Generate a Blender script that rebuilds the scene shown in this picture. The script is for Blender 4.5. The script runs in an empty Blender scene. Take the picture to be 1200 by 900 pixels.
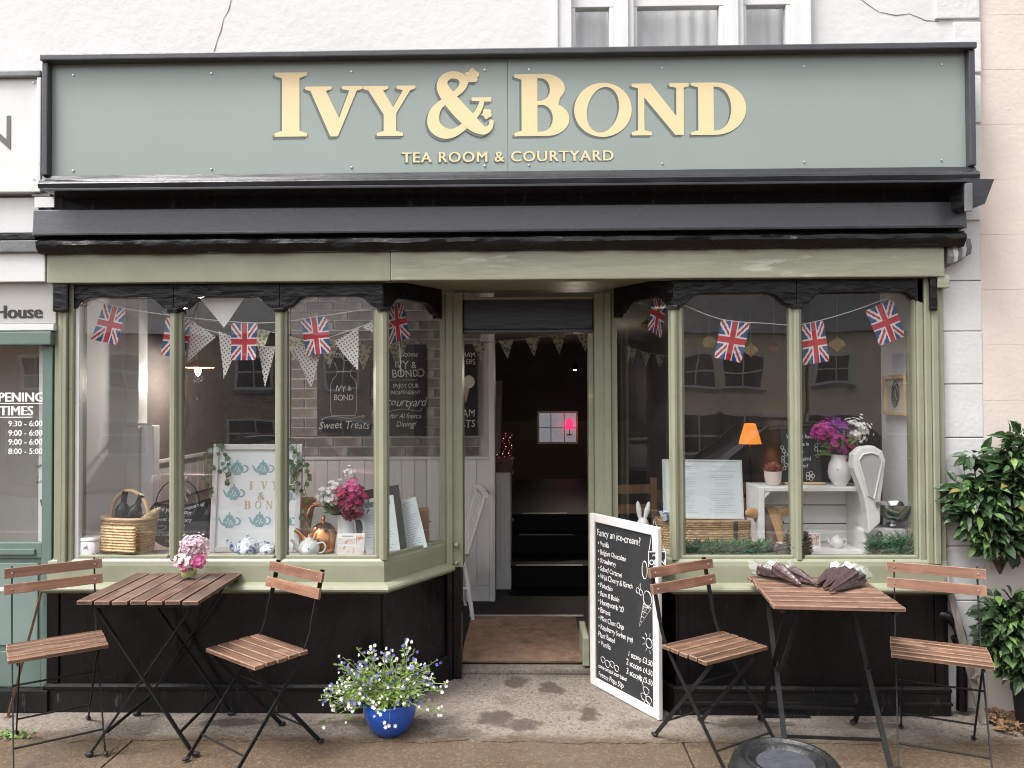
import bpy, bmesh, math, random
from mathutils import Vector, Matrix, noise as mnoise
from math import sin, cos, pi, radians, sqrt, atan2
rnd = random.Random(11)
SC = bpy.context.scene
COL = SC.collection

# ------------------------------------------------------------------ camera
CAM = Vector((0.0, -3.92, 1.60))
FPX = 900.0
PITCH, YAW, ROLL = 0.955, 1.2, -0.23
RC = Matrix.Rotation(radians(YAW), 3, 'Z') @ Matrix.Rotation(radians(90 + PITCH), 3, 'X') @ Matrix.Rotation(radians(ROLL), 3, 'Z')
cd = bpy.data.cameras.new('camera')
cd.sensor_width = 36.0; cd.lens = 36.0 * FPX / 1200.0; cd.clip_start = 0.05; cd.clip_end = 3000
cam = bpy.data.objects.new('camera', cd); COL.objects.link(cam)
cam.matrix_world = Matrix.Translation(CAM) @ RC.to_4x4()
SC.camera = cam
# ------------------------------------------------------------------ sky and sun (overcast)
SUN_EL, SUN_AZ = 60.0, 238.0          # azimuth clockwise from +Y
wd = bpy.data.worlds.new('World'); SC.world = wd; wd.use_nodes = True
wn = wd.node_tree; wn.nodes.clear()
sky = wn.nodes.new('ShaderNodeTexSky'); sky.sky_type = 'NISHITA'; sky.sun_disc = False
sky.sun_elevation = radians(SUN_EL); sky.sun_rotation = radians(SUN_AZ)
sky.air_density = 1.0; sky.dust_density = 6.0; sky.ozone_density = 1.0
hs = wn.nodes.new('ShaderNodeHueSaturation'); hs.inputs['Saturation'].default_value = 0.18
bg = wn.nodes.new('ShaderNodeBackground'); bg.inputs['Strength'].default_value = 0.15
wo = wn.nodes.new('ShaderNodeOutputWorld')
wn.links.new(sky.outputs[0], hs.inputs['Color']); wn.links.new(hs.outputs[0], bg.inputs['Color']); wn.links.new(bg.outputs[0], wo.inputs[0])
sd = bpy.data.lights.new('sun', 'SUN'); sd.energy = 1.0; sd.angle = radians(18); sd.color = (1.0, 0.97, 0.93)
sun = bpy.data.objects.new('sun', sd); COL.objects.link(sun)
sdir = Vector((sin(radians(SUN_AZ)) * cos(radians(SUN_EL)), cos(radians(SUN_AZ)) * cos(radians(SUN_EL)), sin(radians(SUN_EL))))
sun.rotation_euler = sdir.to_track_quat('Z', 'Y').to_euler()
sun.location = (-4, -12, 14)
SC.view_settings.view_transform = 'Standard'; SC.view_settings.look = 'None'
SC.view_settings.gamma = 1.0; SC.view_settings.exposure = 1.36; SC.view_settings.use_curve_mapping = False
SC.render.engine = 'CYCLES'
SC.cycles.max_bounces = 6; SC.cycles.diffuse_bounces = 4; SC.cycles.glossy_bounces = 2
SC.cycles.transparent_max_bounces = 16; SC.cycles.transmission_bounces = 6
SC.cycles.use_adaptive_sampling = True; SC.cycles.adaptive_threshold = 0.02; SC.cycles.filter_width = 1.05
SC.cycles.sample_clamp_indirect = 6.0; SC.cycles.caustics_reflective = False; SC.cycles.caustics_refractive = False

# pixel -> place (photograph coordinates, 1200 x 900), used to measure the real positions
def ray(px, py): return RC @ Vector(((px - 600) / FPX, -(py - 450) / FPX, -1))
def P(px, py, Y=0.0):
    d = ray(px, py); return CAM + d * ((Y - CAM.y) / d.y)
def PZ(px, py, z=0.0):
    d = ray(px, py); return CAM + d * ((z - CAM.z) / d.z)
def FX(px, Y=0.0, py=480): return P(px, py, Y).x
def FZ(py, Y=0.0, px=600): return P(px, py, Y).z
def S(Y): return (Y - CAM.y) / FPX      # metres per photo pixel at depth Y

# ------------------------------------------------------------------ materials
MATS = {}
def _new(name):
    m = bpy.data.materials.new(name); m.use_nodes = True; nt = m.node_tree
    return m, nt, nt.nodes['Principled BSDF']
def mat(name, col=(0.5, 0.5, 0.5), rough=0.6, var=0.12, scale=6.0, bump=0.15, bscale=60.0, metal=0.0, spec=0.5,
        col2=None, patch=None, pscale=3.0, pthr=0.6, stretch=(1, 1, 1), rvar=0.0, emit=None, estr=0.0, objrand=0.0, coat=0.0, sheen=0.0, trans=0.0, subs=0.0, uvspace='Object'):
    if name in MATS: return MATS[name]
    m, nt, b = _new(name); N = nt.nodes.new; L = nt.links.new
    tc = N('ShaderNodeTexCoord'); mp = N('ShaderNodeMapping'); mp.inputs['Scale'].default_value = stretch
    L(tc.outputs[uvspace], mp.inputs[0]); vec = mp.outputs[0]
    b.inputs['Roughness'].default_value = rough; b.inputs['Metallic'].default_value = metal
    b.inputs['Specular IOR Level'].default_value = spec
    b.inputs['Coat Weight'].default_value = coat; b.inputs['Coat Roughness'].default_value = 0.08
    if trans: b.inputs['Transmission Weight'].default_value = trans
    n1 = N('ShaderNodeTexNoise'); n1.inputs['Scale'].default_value = scale; n1.inputs['Detail'].default_value = 6; n1.inputs['Roughness'].default_value = 0.6
    L(vec, n1.inputs['Vector'])
    c2 = col2 if col2 else tuple(c * (1 - var) for c in col); c1 = col if col2 else tuple(min(1, c * (1 + var)) for c in col)
    mx = N('ShaderNodeMix'); mx.data_type = 'RGBA'
    rp = N('ShaderNodeMapRange'); rp.inputs[1].default_value = 0.32; rp.inputs[2].default_value = 0.68
    L(n1.outputs[0], rp.inputs[0]); L(rp.outputs[0], mx.inputs[0])
    mx.inputs[6].default_value = (*c2, 1); mx.inputs[7].default_value = (*c1, 1)
    out = mx.outputs[2]
    if patch:
        n2 = N('ShaderNodeTexNoise'); n2.inputs['Scale'].default_value = pscale; n2.inputs['Detail'].default_value = 8; n2.inputs['Roughness'].default_value = 0.65
        L(vec, n2.inputs['Vector'])
        r2 = N('ShaderNodeMapRange'); r2.inputs[1].default_value = pthr; r2.inputs[2].default_value = pthr + 0.07
        L(n2.outputs[0], r2.inputs[0])
        m2 = N('ShaderNodeMix'); m2.data_type = 'RGBA'; L(r2.outputs[0], m2.inputs[0]); L(out, m2.inputs[6]); m2.inputs[7].default_value = (*patch, 1)
        out = m2.outputs[2]
    if objrand:
        oi = N('ShaderNodeObjectInfo'); h = N('ShaderNodeHueSaturation'); mr = N('ShaderNodeMapRange')
        mr.inputs[3].default_value = 1 - objrand; mr.inputs[4].default_value = 1 + objrand
        L(oi.outputs['Random'], mr.inputs[0]); L(mr.outputs[0], h.inputs['Value']); L(out, h.inputs['Color']); out = h.outputs[0]
    L(out, b.inputs['Base Color'])
    if rvar:
        r3 = N('ShaderNodeMapRange'); r3.inputs[3].default_value = max(0.02, rough - rvar); r3.inputs[4].default_value = min(1, rough + rvar)
        L(n1.outputs[0], r3.inputs[0]); L(r3.outputs[0], b.inputs['Roughness'])
    if bump:
        n3 = N('ShaderNodeTexNoise'); n3.inputs['Scale'].default_value = bscale; n3.inputs['Detail'].default_value = 5
        L(vec, n3.inputs['Vector'])
        bp = N('ShaderNodeBump'); bp.inputs['Strength'].default_value = bump; bp.inputs['Distance'].default_value = 0.01
        L(n3.outputs[0], bp.inputs['Height']); L(bp.outputs[0], b.inputs['Normal'])
    if emit:
        b.inputs['Emission Color'].default_value = (*emit, 1); b.inputs['Emission Strength'].default_value = estr
    if subs: b.inputs['Subsurface Weight'].default_value = subs; b.inputs['Subsurface Radius'].default_value = (0.02, 0.015, 0.01)
    MATS[name] = m; return m

def glass_mat(name='window_glass', tint=(0.985, 0.99, 0.988), ior=1.75, dust=0.0, rough=0.0, bumpy=0.01):
    if name in MATS: return MATS[name]
    m = bpy.data.materials.new(name); m.use_nodes = True; nt = m.node_tree; nt.nodes.clear(); N = nt.nodes.new; L = nt.links.new
    o = N('ShaderNodeOutputMaterial'); mx = N('ShaderNodeMixShader'); t = N('ShaderNodeBsdfTransparent'); g = N('ShaderNodeBsdfGlossy')
    t.inputs[0].default_value = (*tint, 1); g.inputs['Roughness'].default_value = rough
    fr = N('ShaderNodeFresnel'); ge = N('ShaderNodeNewGeometry'); mr = N('ShaderNodeMapRange')
    mr.inputs[3].default_value = ior; mr.inputs[4].default_value = 1 / ior
    L(ge.outputs['Backfacing'], mr.inputs[0]); L(mr.outputs[0], fr.inputs['IOR'])
    if bumpy:
        n = N('ShaderNodeTexNoise'); n.inputs['Scale'].default_value = 1.6; tc = N('ShaderNodeTexCoord'); L(tc.outputs['Object'], n.inputs['Vector'])
        bp = N('ShaderNodeBump'); bp.inputs['Strength'].default_value = 0.25; bp.inputs['Distance'].default_value = bumpy
        L(n.outputs[0], bp.inputs['Height']); L(bp.outputs[0], g.inputs['Normal'])
    L(fr.outputs[0], mx.inputs[0]); L(t.outputs[0], mx.inputs[1]); L(g.outputs[0], mx.inputs[2])
    if dust:          # thin uneven film of dust and smears on the pane
        df = N('ShaderNodeBsdfDiffuse'); df.inputs[0].default_value = (.75, .77, .8, 1); m2 = N('ShaderNodeMixShader'); tc2 = N('ShaderNodeTexCoord')
        n2 = N('ShaderNodeTexNoise'); n2.inputs['Scale'].default_value = 3.5; n2.inputs['Detail'].default_value = 8; n2.inputs['Roughness'].default_value = .7; L(tc2.outputs['Object'], n2.inputs['Vector'])
        r2 = N('ShaderNodeMapRange'); r2.inputs[1].default_value = .35; r2.inputs[2].default_value = .75; r2.inputs[3].default_value = dust * .5; r2.inputs[4].default_value = dust * 2.2; L(n2.outputs[0], r2.inputs[0])
        L(r2.outputs[0], m2.inputs[0]); L(mx.outputs[0], m2.inputs[1]); L(df.outputs[0], m2.inputs[2]); L(m2.outputs[0], o.inputs[0])
    else: L(mx.outputs[0], o.inputs[0])
    MATS[name] = m; return m
def attr_mat(name, rough=0.7):
    if name in MATS: return MATS[name]
    m, nt, b = _new(name); a = nt.nodes.new('ShaderNodeAttribute'); a.attribute_name = 'print'
    nt.links.new(a.outputs['Color'], b.inputs['Base Color']); b.inputs['Roughness'].default_value = rough
    # thin cloth lets some of the daylight through
    b.inputs['Subsurface Weight'].default_value = 0.0
    MATS[name] = m; return m

# ------------------------------------------------------------------ mesh helpers
WORLD = set()
class MB:
    def __init__(s): s.v = []; s.f = []
    def add(s, vs, fs):
        n = len(s.v); s.v += [tuple(v) for v in vs]; s.f += [tuple(i + n for i in f) for f in fs]; return s
    def box(s, x0, x1, y0, y1, z0, z1):
        return s.add([(x0, y0, z0), (x1, y0, z0), (x1, y1, z0), (x0, y1, z0), (x0, y0, z1), (x1, y0, z1), (x1, y1, z1), (x0, y1, z1)],
                     [(0, 3, 2, 1), (4, 5, 6, 7), (0, 1, 5, 4), (1, 2, 6, 5), (2, 3, 7, 6), (3, 0, 4, 7)])
    def cbox(s, cx, cy, cz, w, d, h): return s.box(cx - w / 2, cx + w / 2, cy - d / 2, cy + d / 2, cz - h / 2, cz + h / 2)
    def xf(s, M):
        s.v = [tuple(M @ Vector(v)) for v in s.v]; return s
    def bar(s, a, b, w, t, up=(0, 0, 1)):
        a = Vector(a); b = Vector(b); d = (b - a).normalized(); u = Vector(up)
        if abs(d.dot(u)) > 0.98: u = Vector((0, 1, 0))
        x = d.cross(u).normalized(); y = x.cross(d)
        q = [x * (w / 2) + y * (t / 2), -x * (w / 2) + y * (t / 2), -x * (w / 2) - y * (t / 2), x * (w / 2) - y * (t / 2)]
        return s.add([a + k for k in q] + [b + k for k in q], [(0, 1, 2, 3), (7, 6, 5, 4), (0, 4, 5, 1), (1, 5, 6, 2), (2, 6, 7, 3), (3, 7, 4, 0)])
    def tube(s, pts, r, n=8, closed=False):
        pts = [Vector(p) for p in pts]; m = len(pts); rs = r if isinstance(r, (list, tuple)) else [r] * m
        vs = []; prev = None
        for i, p in enumerate(pts):
            if closed: t = pts[(i + 1) % m] - pts[i - 1]
            else: t = pts[min(i + 1, m - 1)] - pts[max(i - 1, 0)]
            t = t.normalized() if t.length > 1e-9 else Vector((0, 0, 1))
            if prev is None:
                u = Vector((0, 0, 1)) if abs(t.z) < 0.9 else Vector((1, 0, 0)); x = t.cross(u).normalized()
            else:
                x = (prev - t * prev.dot(t)); x = x.normalized() if x.length > 1e-6 else t.orthogonal().normalized()
            prev = x; y = t.cross(x)
            for k in range(n):
                a = 2 * pi * k / n; vs.append(p + (x * cos(a) + y * sin(a)) * rs[i])
        fs = []
        for i in range(m if closed else m - 1):
            j = (i + 1) % m
            for k in range(n): fs.append((i * n + k, i * n + (k + 1) % n, j * n + (k + 1) % n, j * n + k))
        if not closed: fs += [tuple(range(n))[::-1], tuple((m - 1) * n + k for k in range(n))]
        return s.add(vs, fs)
    def lathe(s, prof, n=24, c=(0, 0, 0), sx=1, sy=1):
        vs = []; fs = []; m = len(prof)
        for r, z in prof:
            for k in range(n): a = 2 * pi * k / n; vs.append((c[0] + r * cos(a) * sx, c[1] + r * sin(a) * sy, c[2] + z))
        for i in range(m - 1):
            for k in range(n): fs.append((i * n + k, i * n + (k + 1) % n, (i + 1) * n + (k + 1) % n, (i + 1) * n + k))
        if prof[0][0] > 1e-5: fs.append(tuple(range(n))[::-1])
        if prof[-1][0] > 1e-5: fs.append(tuple((m - 1) * n + k for k in range(n)))
        return s.add(vs, fs)
    def ball(s, c, r, nu=10, nv=7, R=None):
        rx, ry, rz = r if isinstance(r, (list, tuple)) else (r, r, r); vs = []; fs = []
        for j in range(1, nv):
            t = pi * j / nv
            for k in range(nu): a = 2 * pi * k / nu; vs.append(Vector((rx * sin(t) * cos(a), ry * sin(t) * sin(a), -rz * cos(t))))
        vs += [Vector((0, 0, -rz)), Vector((0, 0, rz))]; b = len(vs) - 2
        for j in range(nv - 2):
            for k in range(nu): fs.append((j * nu + k, j * nu + (k + 1) % nu, (j + 1) * nu + (k + 1) % nu, (j + 1) * nu + k))
        for k in range(nu):
            fs.append((b, (k + 1) % nu, k)); fs.append(((nv - 2) * nu + k, (nv - 2) * nu + (k + 1) % nu, b + 1))
        if R: vs = [R @ v for v in vs]
        return s.add([Vector(c) + v for v in vs], fs)
    def prism(s, poly, y0, y1):           # polygon in XZ, extruded along Y
        n = len(poly); return s.add([(x, y0, z) for x, z in poly] + [(x, y1, z) for x, z in poly],
            [tuple(range(n)), tuple(range(2 * n - 1, n - 1, -1))] + [(i, i + n, (i + 1) % n + n, (i + 1) % n) for i in range(n)])
    def prismz(s, poly, z0, z1):          # polygon in XY, extruded along Z
        n = len(poly); return s.add([(x, y, z0) for x, y in poly] + [(x, y, z1) for x, y in poly],
            [tuple(range(n - 1, -1, -1)), tuple(range(n, 2 * n))] + [(i, (i + 1) % n, (i + 1) % n + n, i + n) for i in range(n)])
    def sweep(s, prof, path):             # prof: (outward offset, z) closed; path: XY polyline, outward = right of travel
        pp = [Vector((p[0], p[1])) for p in path]; n = len(prof); m = len(pp); vs = []
        for i in range(m):
            d1 = (pp[i] - pp[i - 1]).normalized() if i > 0 else None
            d2 = (pp[i + 1] - pp[i]).normalized() if i < m - 1 else None
            if d1 is None: d1 = d2
            if d2 is None: d2 = d1
            n1 = Vector((d1.y, -d1.x)); n2 = Vector((d2.y, -d2.x)); mv = (n1 + n2).normalized(); mv = mv / max(0.3, mv.dot(n1))
            for o, z in prof: q = pp[i] + mv * o; vs.append((q.x, q.y, z))
        fs = []
        for i in range(m - 1):
            for k in range(n): fs.append((i * n + k, i * n + (k + 1) % n, (i + 1) * n + (k + 1) % n, (i + 1) * n + k))
        fs += [tuple(range(n))[::-1], tuple((m - 1) * n + k for k in range(n))]
        return s.add(vs, fs)
    def mesh(s, name, bevel=0.0, smooth=False, fixn=True, bmat=-1):
        me = bpy.data.meshes.new(name); me.from_pydata(s.v, [], s.f)
        if bevel or fixn:
            bm = bmesh.new(); bm.from_mesh(me)
            if fixn: bmesh.ops.recalc_face_normals(bm, faces=bm.faces)
            if bevel:
                es = [e for e in bm.edges if len(e.link_faces) == 2 and e.calc_face_angle(0) > 0.5]
                bmesh.ops.bevel(bm, geom=es, offset=bevel, segments=2, affect='EDGES', profile=0.6, clamp_overlap=True, material=bmat)
            bm.to_mesh(me); bm.free()
        if smooth:
            for p in me.polygons: p.use_smooth = True
            if smooth != 'all': 
                try: me.set_sharp_from_angle(angle=radians(40))
                except Exception: pass
        return me
    def build(s, name, m, parent=None, bevel=0.0, smooth=False, fixn=True, edge=None, **kw):
        me = s.mesh(name, bevel, smooth, fixn, 1 if edge else -1)
        if edge: me.materials.append(m); me.materials.append(edge)
        return put(name, me, m, parent, **kw)
def put(name, me, m=None, parent=None, loc=None, rot=None, label=None, cat=None, group=None, kind=None):
    o = bpy.data.objects.new(name, me); COL.objects.link(o)
    if m is not None and me is not None and not me.materials: me.materials.append(m if not isinstance(m, str) else MATS[m])
    if loc is not None: o.location = loc
    if rot is not None: o.rotation_euler = rot
    if parent is not None:
        o.parent = parent
        root = parent
        if parent in WORLD and loc is None: o.location = -parent.location
    tag(o, label, cat, group, kind); return o
def tag(o, label=None, cat=None, group=None, kind=None):
    if label: o['label'] = label
    if cat: o['category'] = cat
    if group: o['group'] = group
    if kind: o['kind'] = kind
    return o
def thing(name, label, cat, loc=(0, 0, 0), rz=0.0, group=None, world=False, rot=None):
    o = bpy.data.objects.new(name, None); COL.objects.link(o); o.empty_display_size = 0.1
    o.location = loc; o.rotation_euler = rot if rot else (0, 0, rz)
    if world: WORLD.add(o)
    return tag(o, label, cat, group)
def copy_tree(o, parent=None):
    c = o.copy(); COL.objects.link(c)
    if parent: c.parent = parent
    for ch in list(o.children): copy_tree(ch, c)
    return c
def catmull(pts, k=6, closed=False):
    out = []; n = len(pts)
    for i in range(n if closed else n - 1):
        g = (lambda j: pts[j % n]) if closed else (lambda j: pts[max(0, min(n - 1, j))])
        p0, p1, p2, p3 = g(i - 1), g(i), g(i + 1), g(i + 2)
        for q in range(k):
            t = q / k
            out.append(tuple(0.5 * (2 * b + (c - a) * t + (2 * a - 5 * b + 4 * c - d) * t * t + (3 * b - a - 3 * c + d) * t ** 3) for a, b, c, d in zip(p0, p1, p2, p3)))
    if not closed: out.append(tuple(pts[-1]))
    return out
# flat print and lettering ------------------------------------------------------
RX90 = Matrix.Rotation(pi / 2, 4, 'X')
def text_mesh(body, size, align='LEFT', shear=0.0, bold=0.0, ext=0.0008, spacing=1.0, res=3, line=1.0, fat=0.0):
    c = bpy.data.curves.new('lettering', 'FONT'); c.body = body; c.size = size; c.align_x = align; c.shear = shear
    c.offset = bold; c.extrude = ext; c.resolution_u = res; c.space_character = spacing; c.space_line = line
    o = bpy.data.objects.new('lettering', c); COL.objects.link(o)
    me = bpy.data.meshes.new_from_object(o.evaluated_get(bpy.context.evaluated_depsgraph_get()))
    bpy.data.objects.remove(o); bpy.data.curves.remove(c)
    me.name = 'lettering'
    if fat:         # heavier stroke: the same outline laid three times, a hair apart
        bm = bmesh.new()
        for dx, dz in ((0, 0), (-fat, .0001), (fat, .0002)):
            m2 = me.copy(); m2.transform(Matrix.Translation((dx, 0, dz))); bm.from_mesh(m2); bpy.data.meshes.remove(m2)
        bm.to_mesh(me); bm.free()
    return me
def text(body, size, m, parent, x, y, z, name='lettering', rz=0.0, tilt=0.0, **kw):   # stands in the local XZ plane, faces -Y
    nar = 1.0
    if m in (MATS.get('chalk'), MATS.get('chalk_faint')): nar = .86
    me = text_mesh(body, size, **kw); me.transform(Matrix.Scale(nar, 4, (1, 0, 0)))
    if nar < 1:           # hand lettering: every letter sits a little differently
        r_ = random.Random(len(body) * 7 + int(size * 1e4)); bm = bmesh.new()
        for im in islands(me, 1):
            c_ = sum((v.co for v in im.vertices), Vector()) / len(im.vertices); k_ = r_.uniform(.86, 1.12)
            if len(im.vertices) > 40 or size > .02:
                im.transform(Matrix.Translation(c_ + Vector((0, r_.uniform(-.05, .05) * size, 0))) @ Matrix.Rotation(r_.uniform(-.13, .13), 4, 'Z') @ Matrix.Scale(k_, 4) @ Matrix.Translation(-c_))
            bm.from_mesh(im); bpy.data.meshes.remove(im)
        bm.to_mesh(me); bm.free()
    M = Matrix.Translation((x, y, z)) @ Matrix.Rotation(tilt, 4, 'Y') @ RX90
    me.transform(M)
    return put(name, me, m, parent)
def islands(me, ax=2):
    n = len(me.vertices); par = list(range(n))
    def fd(a):
        while par[a] != a: par[a] = par[par[a]]; a = par[a]
        return a
    # glyph sides and caps may be loose: join by position first
    seen = {}
    for v in me.vertices:
        k = (round(v.co.x, 5), round(v.co[ax], 5))
        if k in seen: par[fd(v.index)] = fd(seen[k])
        else: seen[k] = v.index
    for p in me.polygons:
        vs = list(p.vertices)
        for q in vs[1:]: par[fd(q)] = fd(vs[0])
    groups = {}
    for p in me.polygons: groups.setdefault(fd(p.vertices[0]), []).append(p)
    out = []
    for ps in groups.values():
        ids = {}; vs = []; fs = []
        for p in ps:
            f = []
            for q in p.vertices:
                if q not in ids: ids[q] = len(vs); vs.append(tuple(me.vertices[q].co))
                f.append(ids[q])
            fs.append(f)
        m2 = bpy.data.meshes.new('letter'); m2.from_pydata(vs, [], fs); out.append(m2)
    return sorted(out, key=lambda m: m.vertices[0].co.x)
def fill_mesh(loops, ext):
    c = bpy.data.curves.new('shape', 'CURVE'); c.dimensions = '2D'; c.fill_mode = 'BOTH'; c.extrude = ext
    for lp in loops:
        sp = c.splines.new('POLY'); sp.points.add(len(lp) - 1); sp.use_cyclic_u = True
        for q, (x, y) in zip(sp.points, lp): q.co = (x, y, 0, 1)
    o = bpy.data.objects.new('shape', c); COL.objects.link(o)
    me = bpy.data.meshes.new_from_object(o.evaluated_get(bpy.context.evaluated_depsgraph_get()))
    bpy.data.objects.remove(o); bpy.data.curves.remove(c); return me
def arc(cx, cy, rx, ry, a0, a1, n=10): return [(cx + rx * cos(radians(a0 + (a1 - a0) * i / n)), cy + ry * sin(radians(a0 + (a1 - a0) * i / n))) for i in range(n + 1)]
GLY = {
 'I': [[(0,0),(1,0),(1,.05),(.77,.09),(.77,.91),(1,.95),(1,1),(0,1),(0,.95),(.23,.91),(.23,.09),(0,.05)]],
 'V': [[(0,1),(.46,1),(.46,.94),(.36,.91),(.59,.36),(.77,.91),(.64,.94),(.64,1),(1,1),(1,.94),(.9,.91),(.57,0),(.44,0),(.09,.91),(0,.94)]],
 'Y': [[(0,1),(.48,1),(.48,.94),(.38,.91),(.57,.57),(.76,.91),(.64,.94),(.64,1),(1,1),(1,.94),(.9,.91),(.63,.45),(.63,.1),(.76,.06),(.76,0),(.26,0),(.26,.06),(.39,.1),(.39,.43),(.1,.91),(0,.94)]],
 'B': [[(0,0),(.6,0)] + arc(.6,.27,.40,.27,-88,60,10) + arc(.55,.765,.37,.235,-40,88,9) + [(.5,1),(0,1),(0,.95),(.13,.91),(.13,.09),(0,.05)],
       [(.42,.565),(.42,.93),(.48,.93)] + arc(.48,.75,.17,.18,80,-80,8) + [(.48,.565)],
       [(.42,.07),(.42,.5),(.5,.5)] + arc(.5,.285,.2,.215,80,-80,8) + [(.5,.07)]],
 'O': [arc(.5,.5,.5,.51,0,354,40), [(.5 + (x-.5)*cos(.12) + (y-.5)*.12, .5 + (y-.5)) for x, y in arc(.5,.5,.28,.43,0,354,36)]],
 'N': [[(0,1),(.33,1),(.78,.36),(.78,.91),(.66,.94),(.66,1),(1,1),(1,.94),(.91,.91),(.91,0),(.76,0),(.22,.73),(.22,.1),(.35,.06),(.35,0),(0,0),(0,.06),(.11,.1),(.11,.91),(0,.94)]],
 'D': [[(0,0),(.45,0)] + arc(.45,.5,.55,.5,-88,88,16) + [(.42,1),(0,1),(0,.95),(.13,.91),(.13,.09),(0,.05)],
       [(.41,.08),(.41,.92),(.46,.92)] + arc(.46,.5,.27,.42,85,-85,12) + [(.46,.08)]],
}
AMP0 = [(500,350,6),(482,395,8),(442,438,9),(400,468,11),(360,470,15),(328,445,17),(325,405,15),(347,370,10),(390,340,8),(423,312,10),(432,284,12),(412,266,10),(380,265,10),(358,285,13),(360,315,17),(395,365,20),(440,415,20),(475,448,17),(505,463,11),(526,450,7),(531,425,5)]
AMP = [(x, y, h * 1.32) for x, y, h in AMP0]
def leafpoly(cx, cy, r, a0):        # small three-lobed ivy leaf
    out = []
    for k, (a, q) in enumerate([(0,1),(25,.68),(48,.82),(66,.9),(95,.62),(135,.72),(165,.6),(180,.42),(195,.6),(225,.72),(265,.62),(294,.9),(312,.82),(335,.68)]):
        out.append((cx + r * q * cos(radians(a + a0)), cy + r * q * sin(radians(a + a0))))
    return out
def glyph_mesh(ch, x0, x1, z0, z1, ext):
    """lettering outline scaled into a box, in the XZ plane"""
    if ch == '&':
        pts = catmull(AMP, 5); mb = MB(); vs = []
        for i, (x, y, h) in enumerate(pts):
            a = pts[max(0, i - 1)]; b = pts[min(len(pts) - 1, i + 1)]; t = Vector((b[0] - a[0], b[1] - a[1])).normalized(); nx, ny = -t.y, t.x
            for sgn in (1, -1): vs.append(((x + nx * h * sgn - 305) / 235, (490 - y - ny * h * sgn) / 235, i))
        n = len(pts); V3 = []
        for u, w, i in vs: V3.append((x0 + u * (x1 - x0), -ext - 0.0006 - 0.00002 * i, z0 + w * (z1 - z0)))
        for u, w, i in vs: V3.append((x0 + u * (x1 - x0), ext, z0 + w * (z1 - z0)))
        F = []
        for i in range(n - 1):
            a, b, c, d = 2 * i, 2 * i + 1, 2 * i + 3, 2 * i + 2
            F += [(a, b, c, d), (a, d, d + 2 * n, a + 2 * n), (b, b + 2 * n, c + 2 * n, c)]
        mb.add(V3, F)
        def sc(p): return [(x0 + (x - 305) / 235 * (x1 - x0), z0 + (490 - y) / 235 * (z1 - z0)) for x, y in p]
        mb.prism(sc([(460, 344), (530, 344), (530, 360), (460, 357)]), -ext, ext)
        mb.prism(sc(leafpoly(466, 268, 34, 200)), -ext * .9, ext); mb.prism(sc(leafpoly(517, 402, 24, 170)), -ext * .9, ext)
        mb.prism(sc([(430, 296), (450, 276), (453, 281), (434, 300)]), -ext * .8, ext)
        return mb.mesh('letter')
    me = fill_mesh([[(x0 + u * (x1 - x0), z0 + w * (z1 - z0)) for u, w in lp] for lp in GLY[ch]], ext)
    me.transform(RX90); return me
# ------------------------------------------------------------------ palette
mat('white_render', (0.61, 0.60, 0.598), 0.8, var=0.05, scale=2.2, bump=0.25, bscale=26, patch=(0.52, 0.50, 0.49), pscale=1.5, pthr=0.62)
mat('white_gloss', (0.63, 0.63, 0.625), 0.4, var=0.04, scale=8, bump=0.08, bscale=40)
mat('white_block', (0.60, 0.595, 0.595), 0.75, var=0.05, scale=5, bump=0.25, bscale=40, patch=(0.62, 0.6, 0.58), pscale=6, pthr=0.68, objrand=0.03)
mat('pink_render', (0.63, 0.55, 0.495), 0.85, var=0.05, scale=4, bump=0.2, bscale=45, patch=(0.55, 0.45, 0.39), pscale=3, pthr=0.62, objrand=0.012)
mat('sage_paint', (0.255, 0.262, 0.185), 0.42, var=0.08, scale=5, bump=0.12, bscale=30, patch=(0.31, 0.315, 0.235), pscale=7, pthr=0.66, stretch=(1, 1, 1), rvar=0.12)
mat('sage_worn', (0.275, 0.28, 0.205), 0.36, var=0.1, scale=6, bump=0.3, bscale=14, patch=(0.40, 0.40, 0.32), pscale=4, pthr=0.6, stretch=(0.5, 1, 2.4), rvar=0.15)
mat('sign_green', (0.255, 0.30, 0.277), 0.3, var=0.04, scale=1.2, bump=0.015, bscale=6, patch=(0.28, 0.322, 0.30), pscale=2.0, pthr=0.64)
mat('sign_cream', (0.72, 0.575, 0.33), 0.5, var=0.03, bump=0)
mat('sign_cream_pale', (0.70, 0.575, 0.33), 0.5, var=0.03, bump=0)
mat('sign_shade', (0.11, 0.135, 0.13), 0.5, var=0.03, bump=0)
mat('fascia_black', (0.078, 0.078, 0.09), 0.28, var=0.12, scale=5, bump=0.1, bscale=22, stretch=(0.6, 1, 2), rvar=0.1, patch=(0.035, 0.035, 0.04), pscale=14, pthr=0.66)
mat('black_gloss', (0.024, 0.024, 0.028), 0.2, var=0.2, scale=6, bump=0.14, bscale=22, stretch=(0.6, 1, 2), rvar=0.1)
mat('black_frame', (0.052, 0.052, 0.058), 0.34, var=0.15, scale=6, bump=0.1, bscale=60, rvar=0.1)
mat('black_rough', (0.007, 0.0065, 0.0065), 0.3, spec=0.3, var=0.3, scale=12, bump=0.9, bscale=16, stretch=(0.7, 1, 1.6), patch=(0.16, 0.155, 0.15), pscale=13, pthr=0.67, rvar=0.12)
mat('black_riser', (0.004, 0.004, 0.0044), 0.27, spec=0.34, var=0.3, scale=5, bump=0.22, bscale=16, stretch=(1.6, 1.6, .5), patch=(0.02, 0.019, 0.017), pscale=9, pthr=0.66, rvar=0.16)
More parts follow.
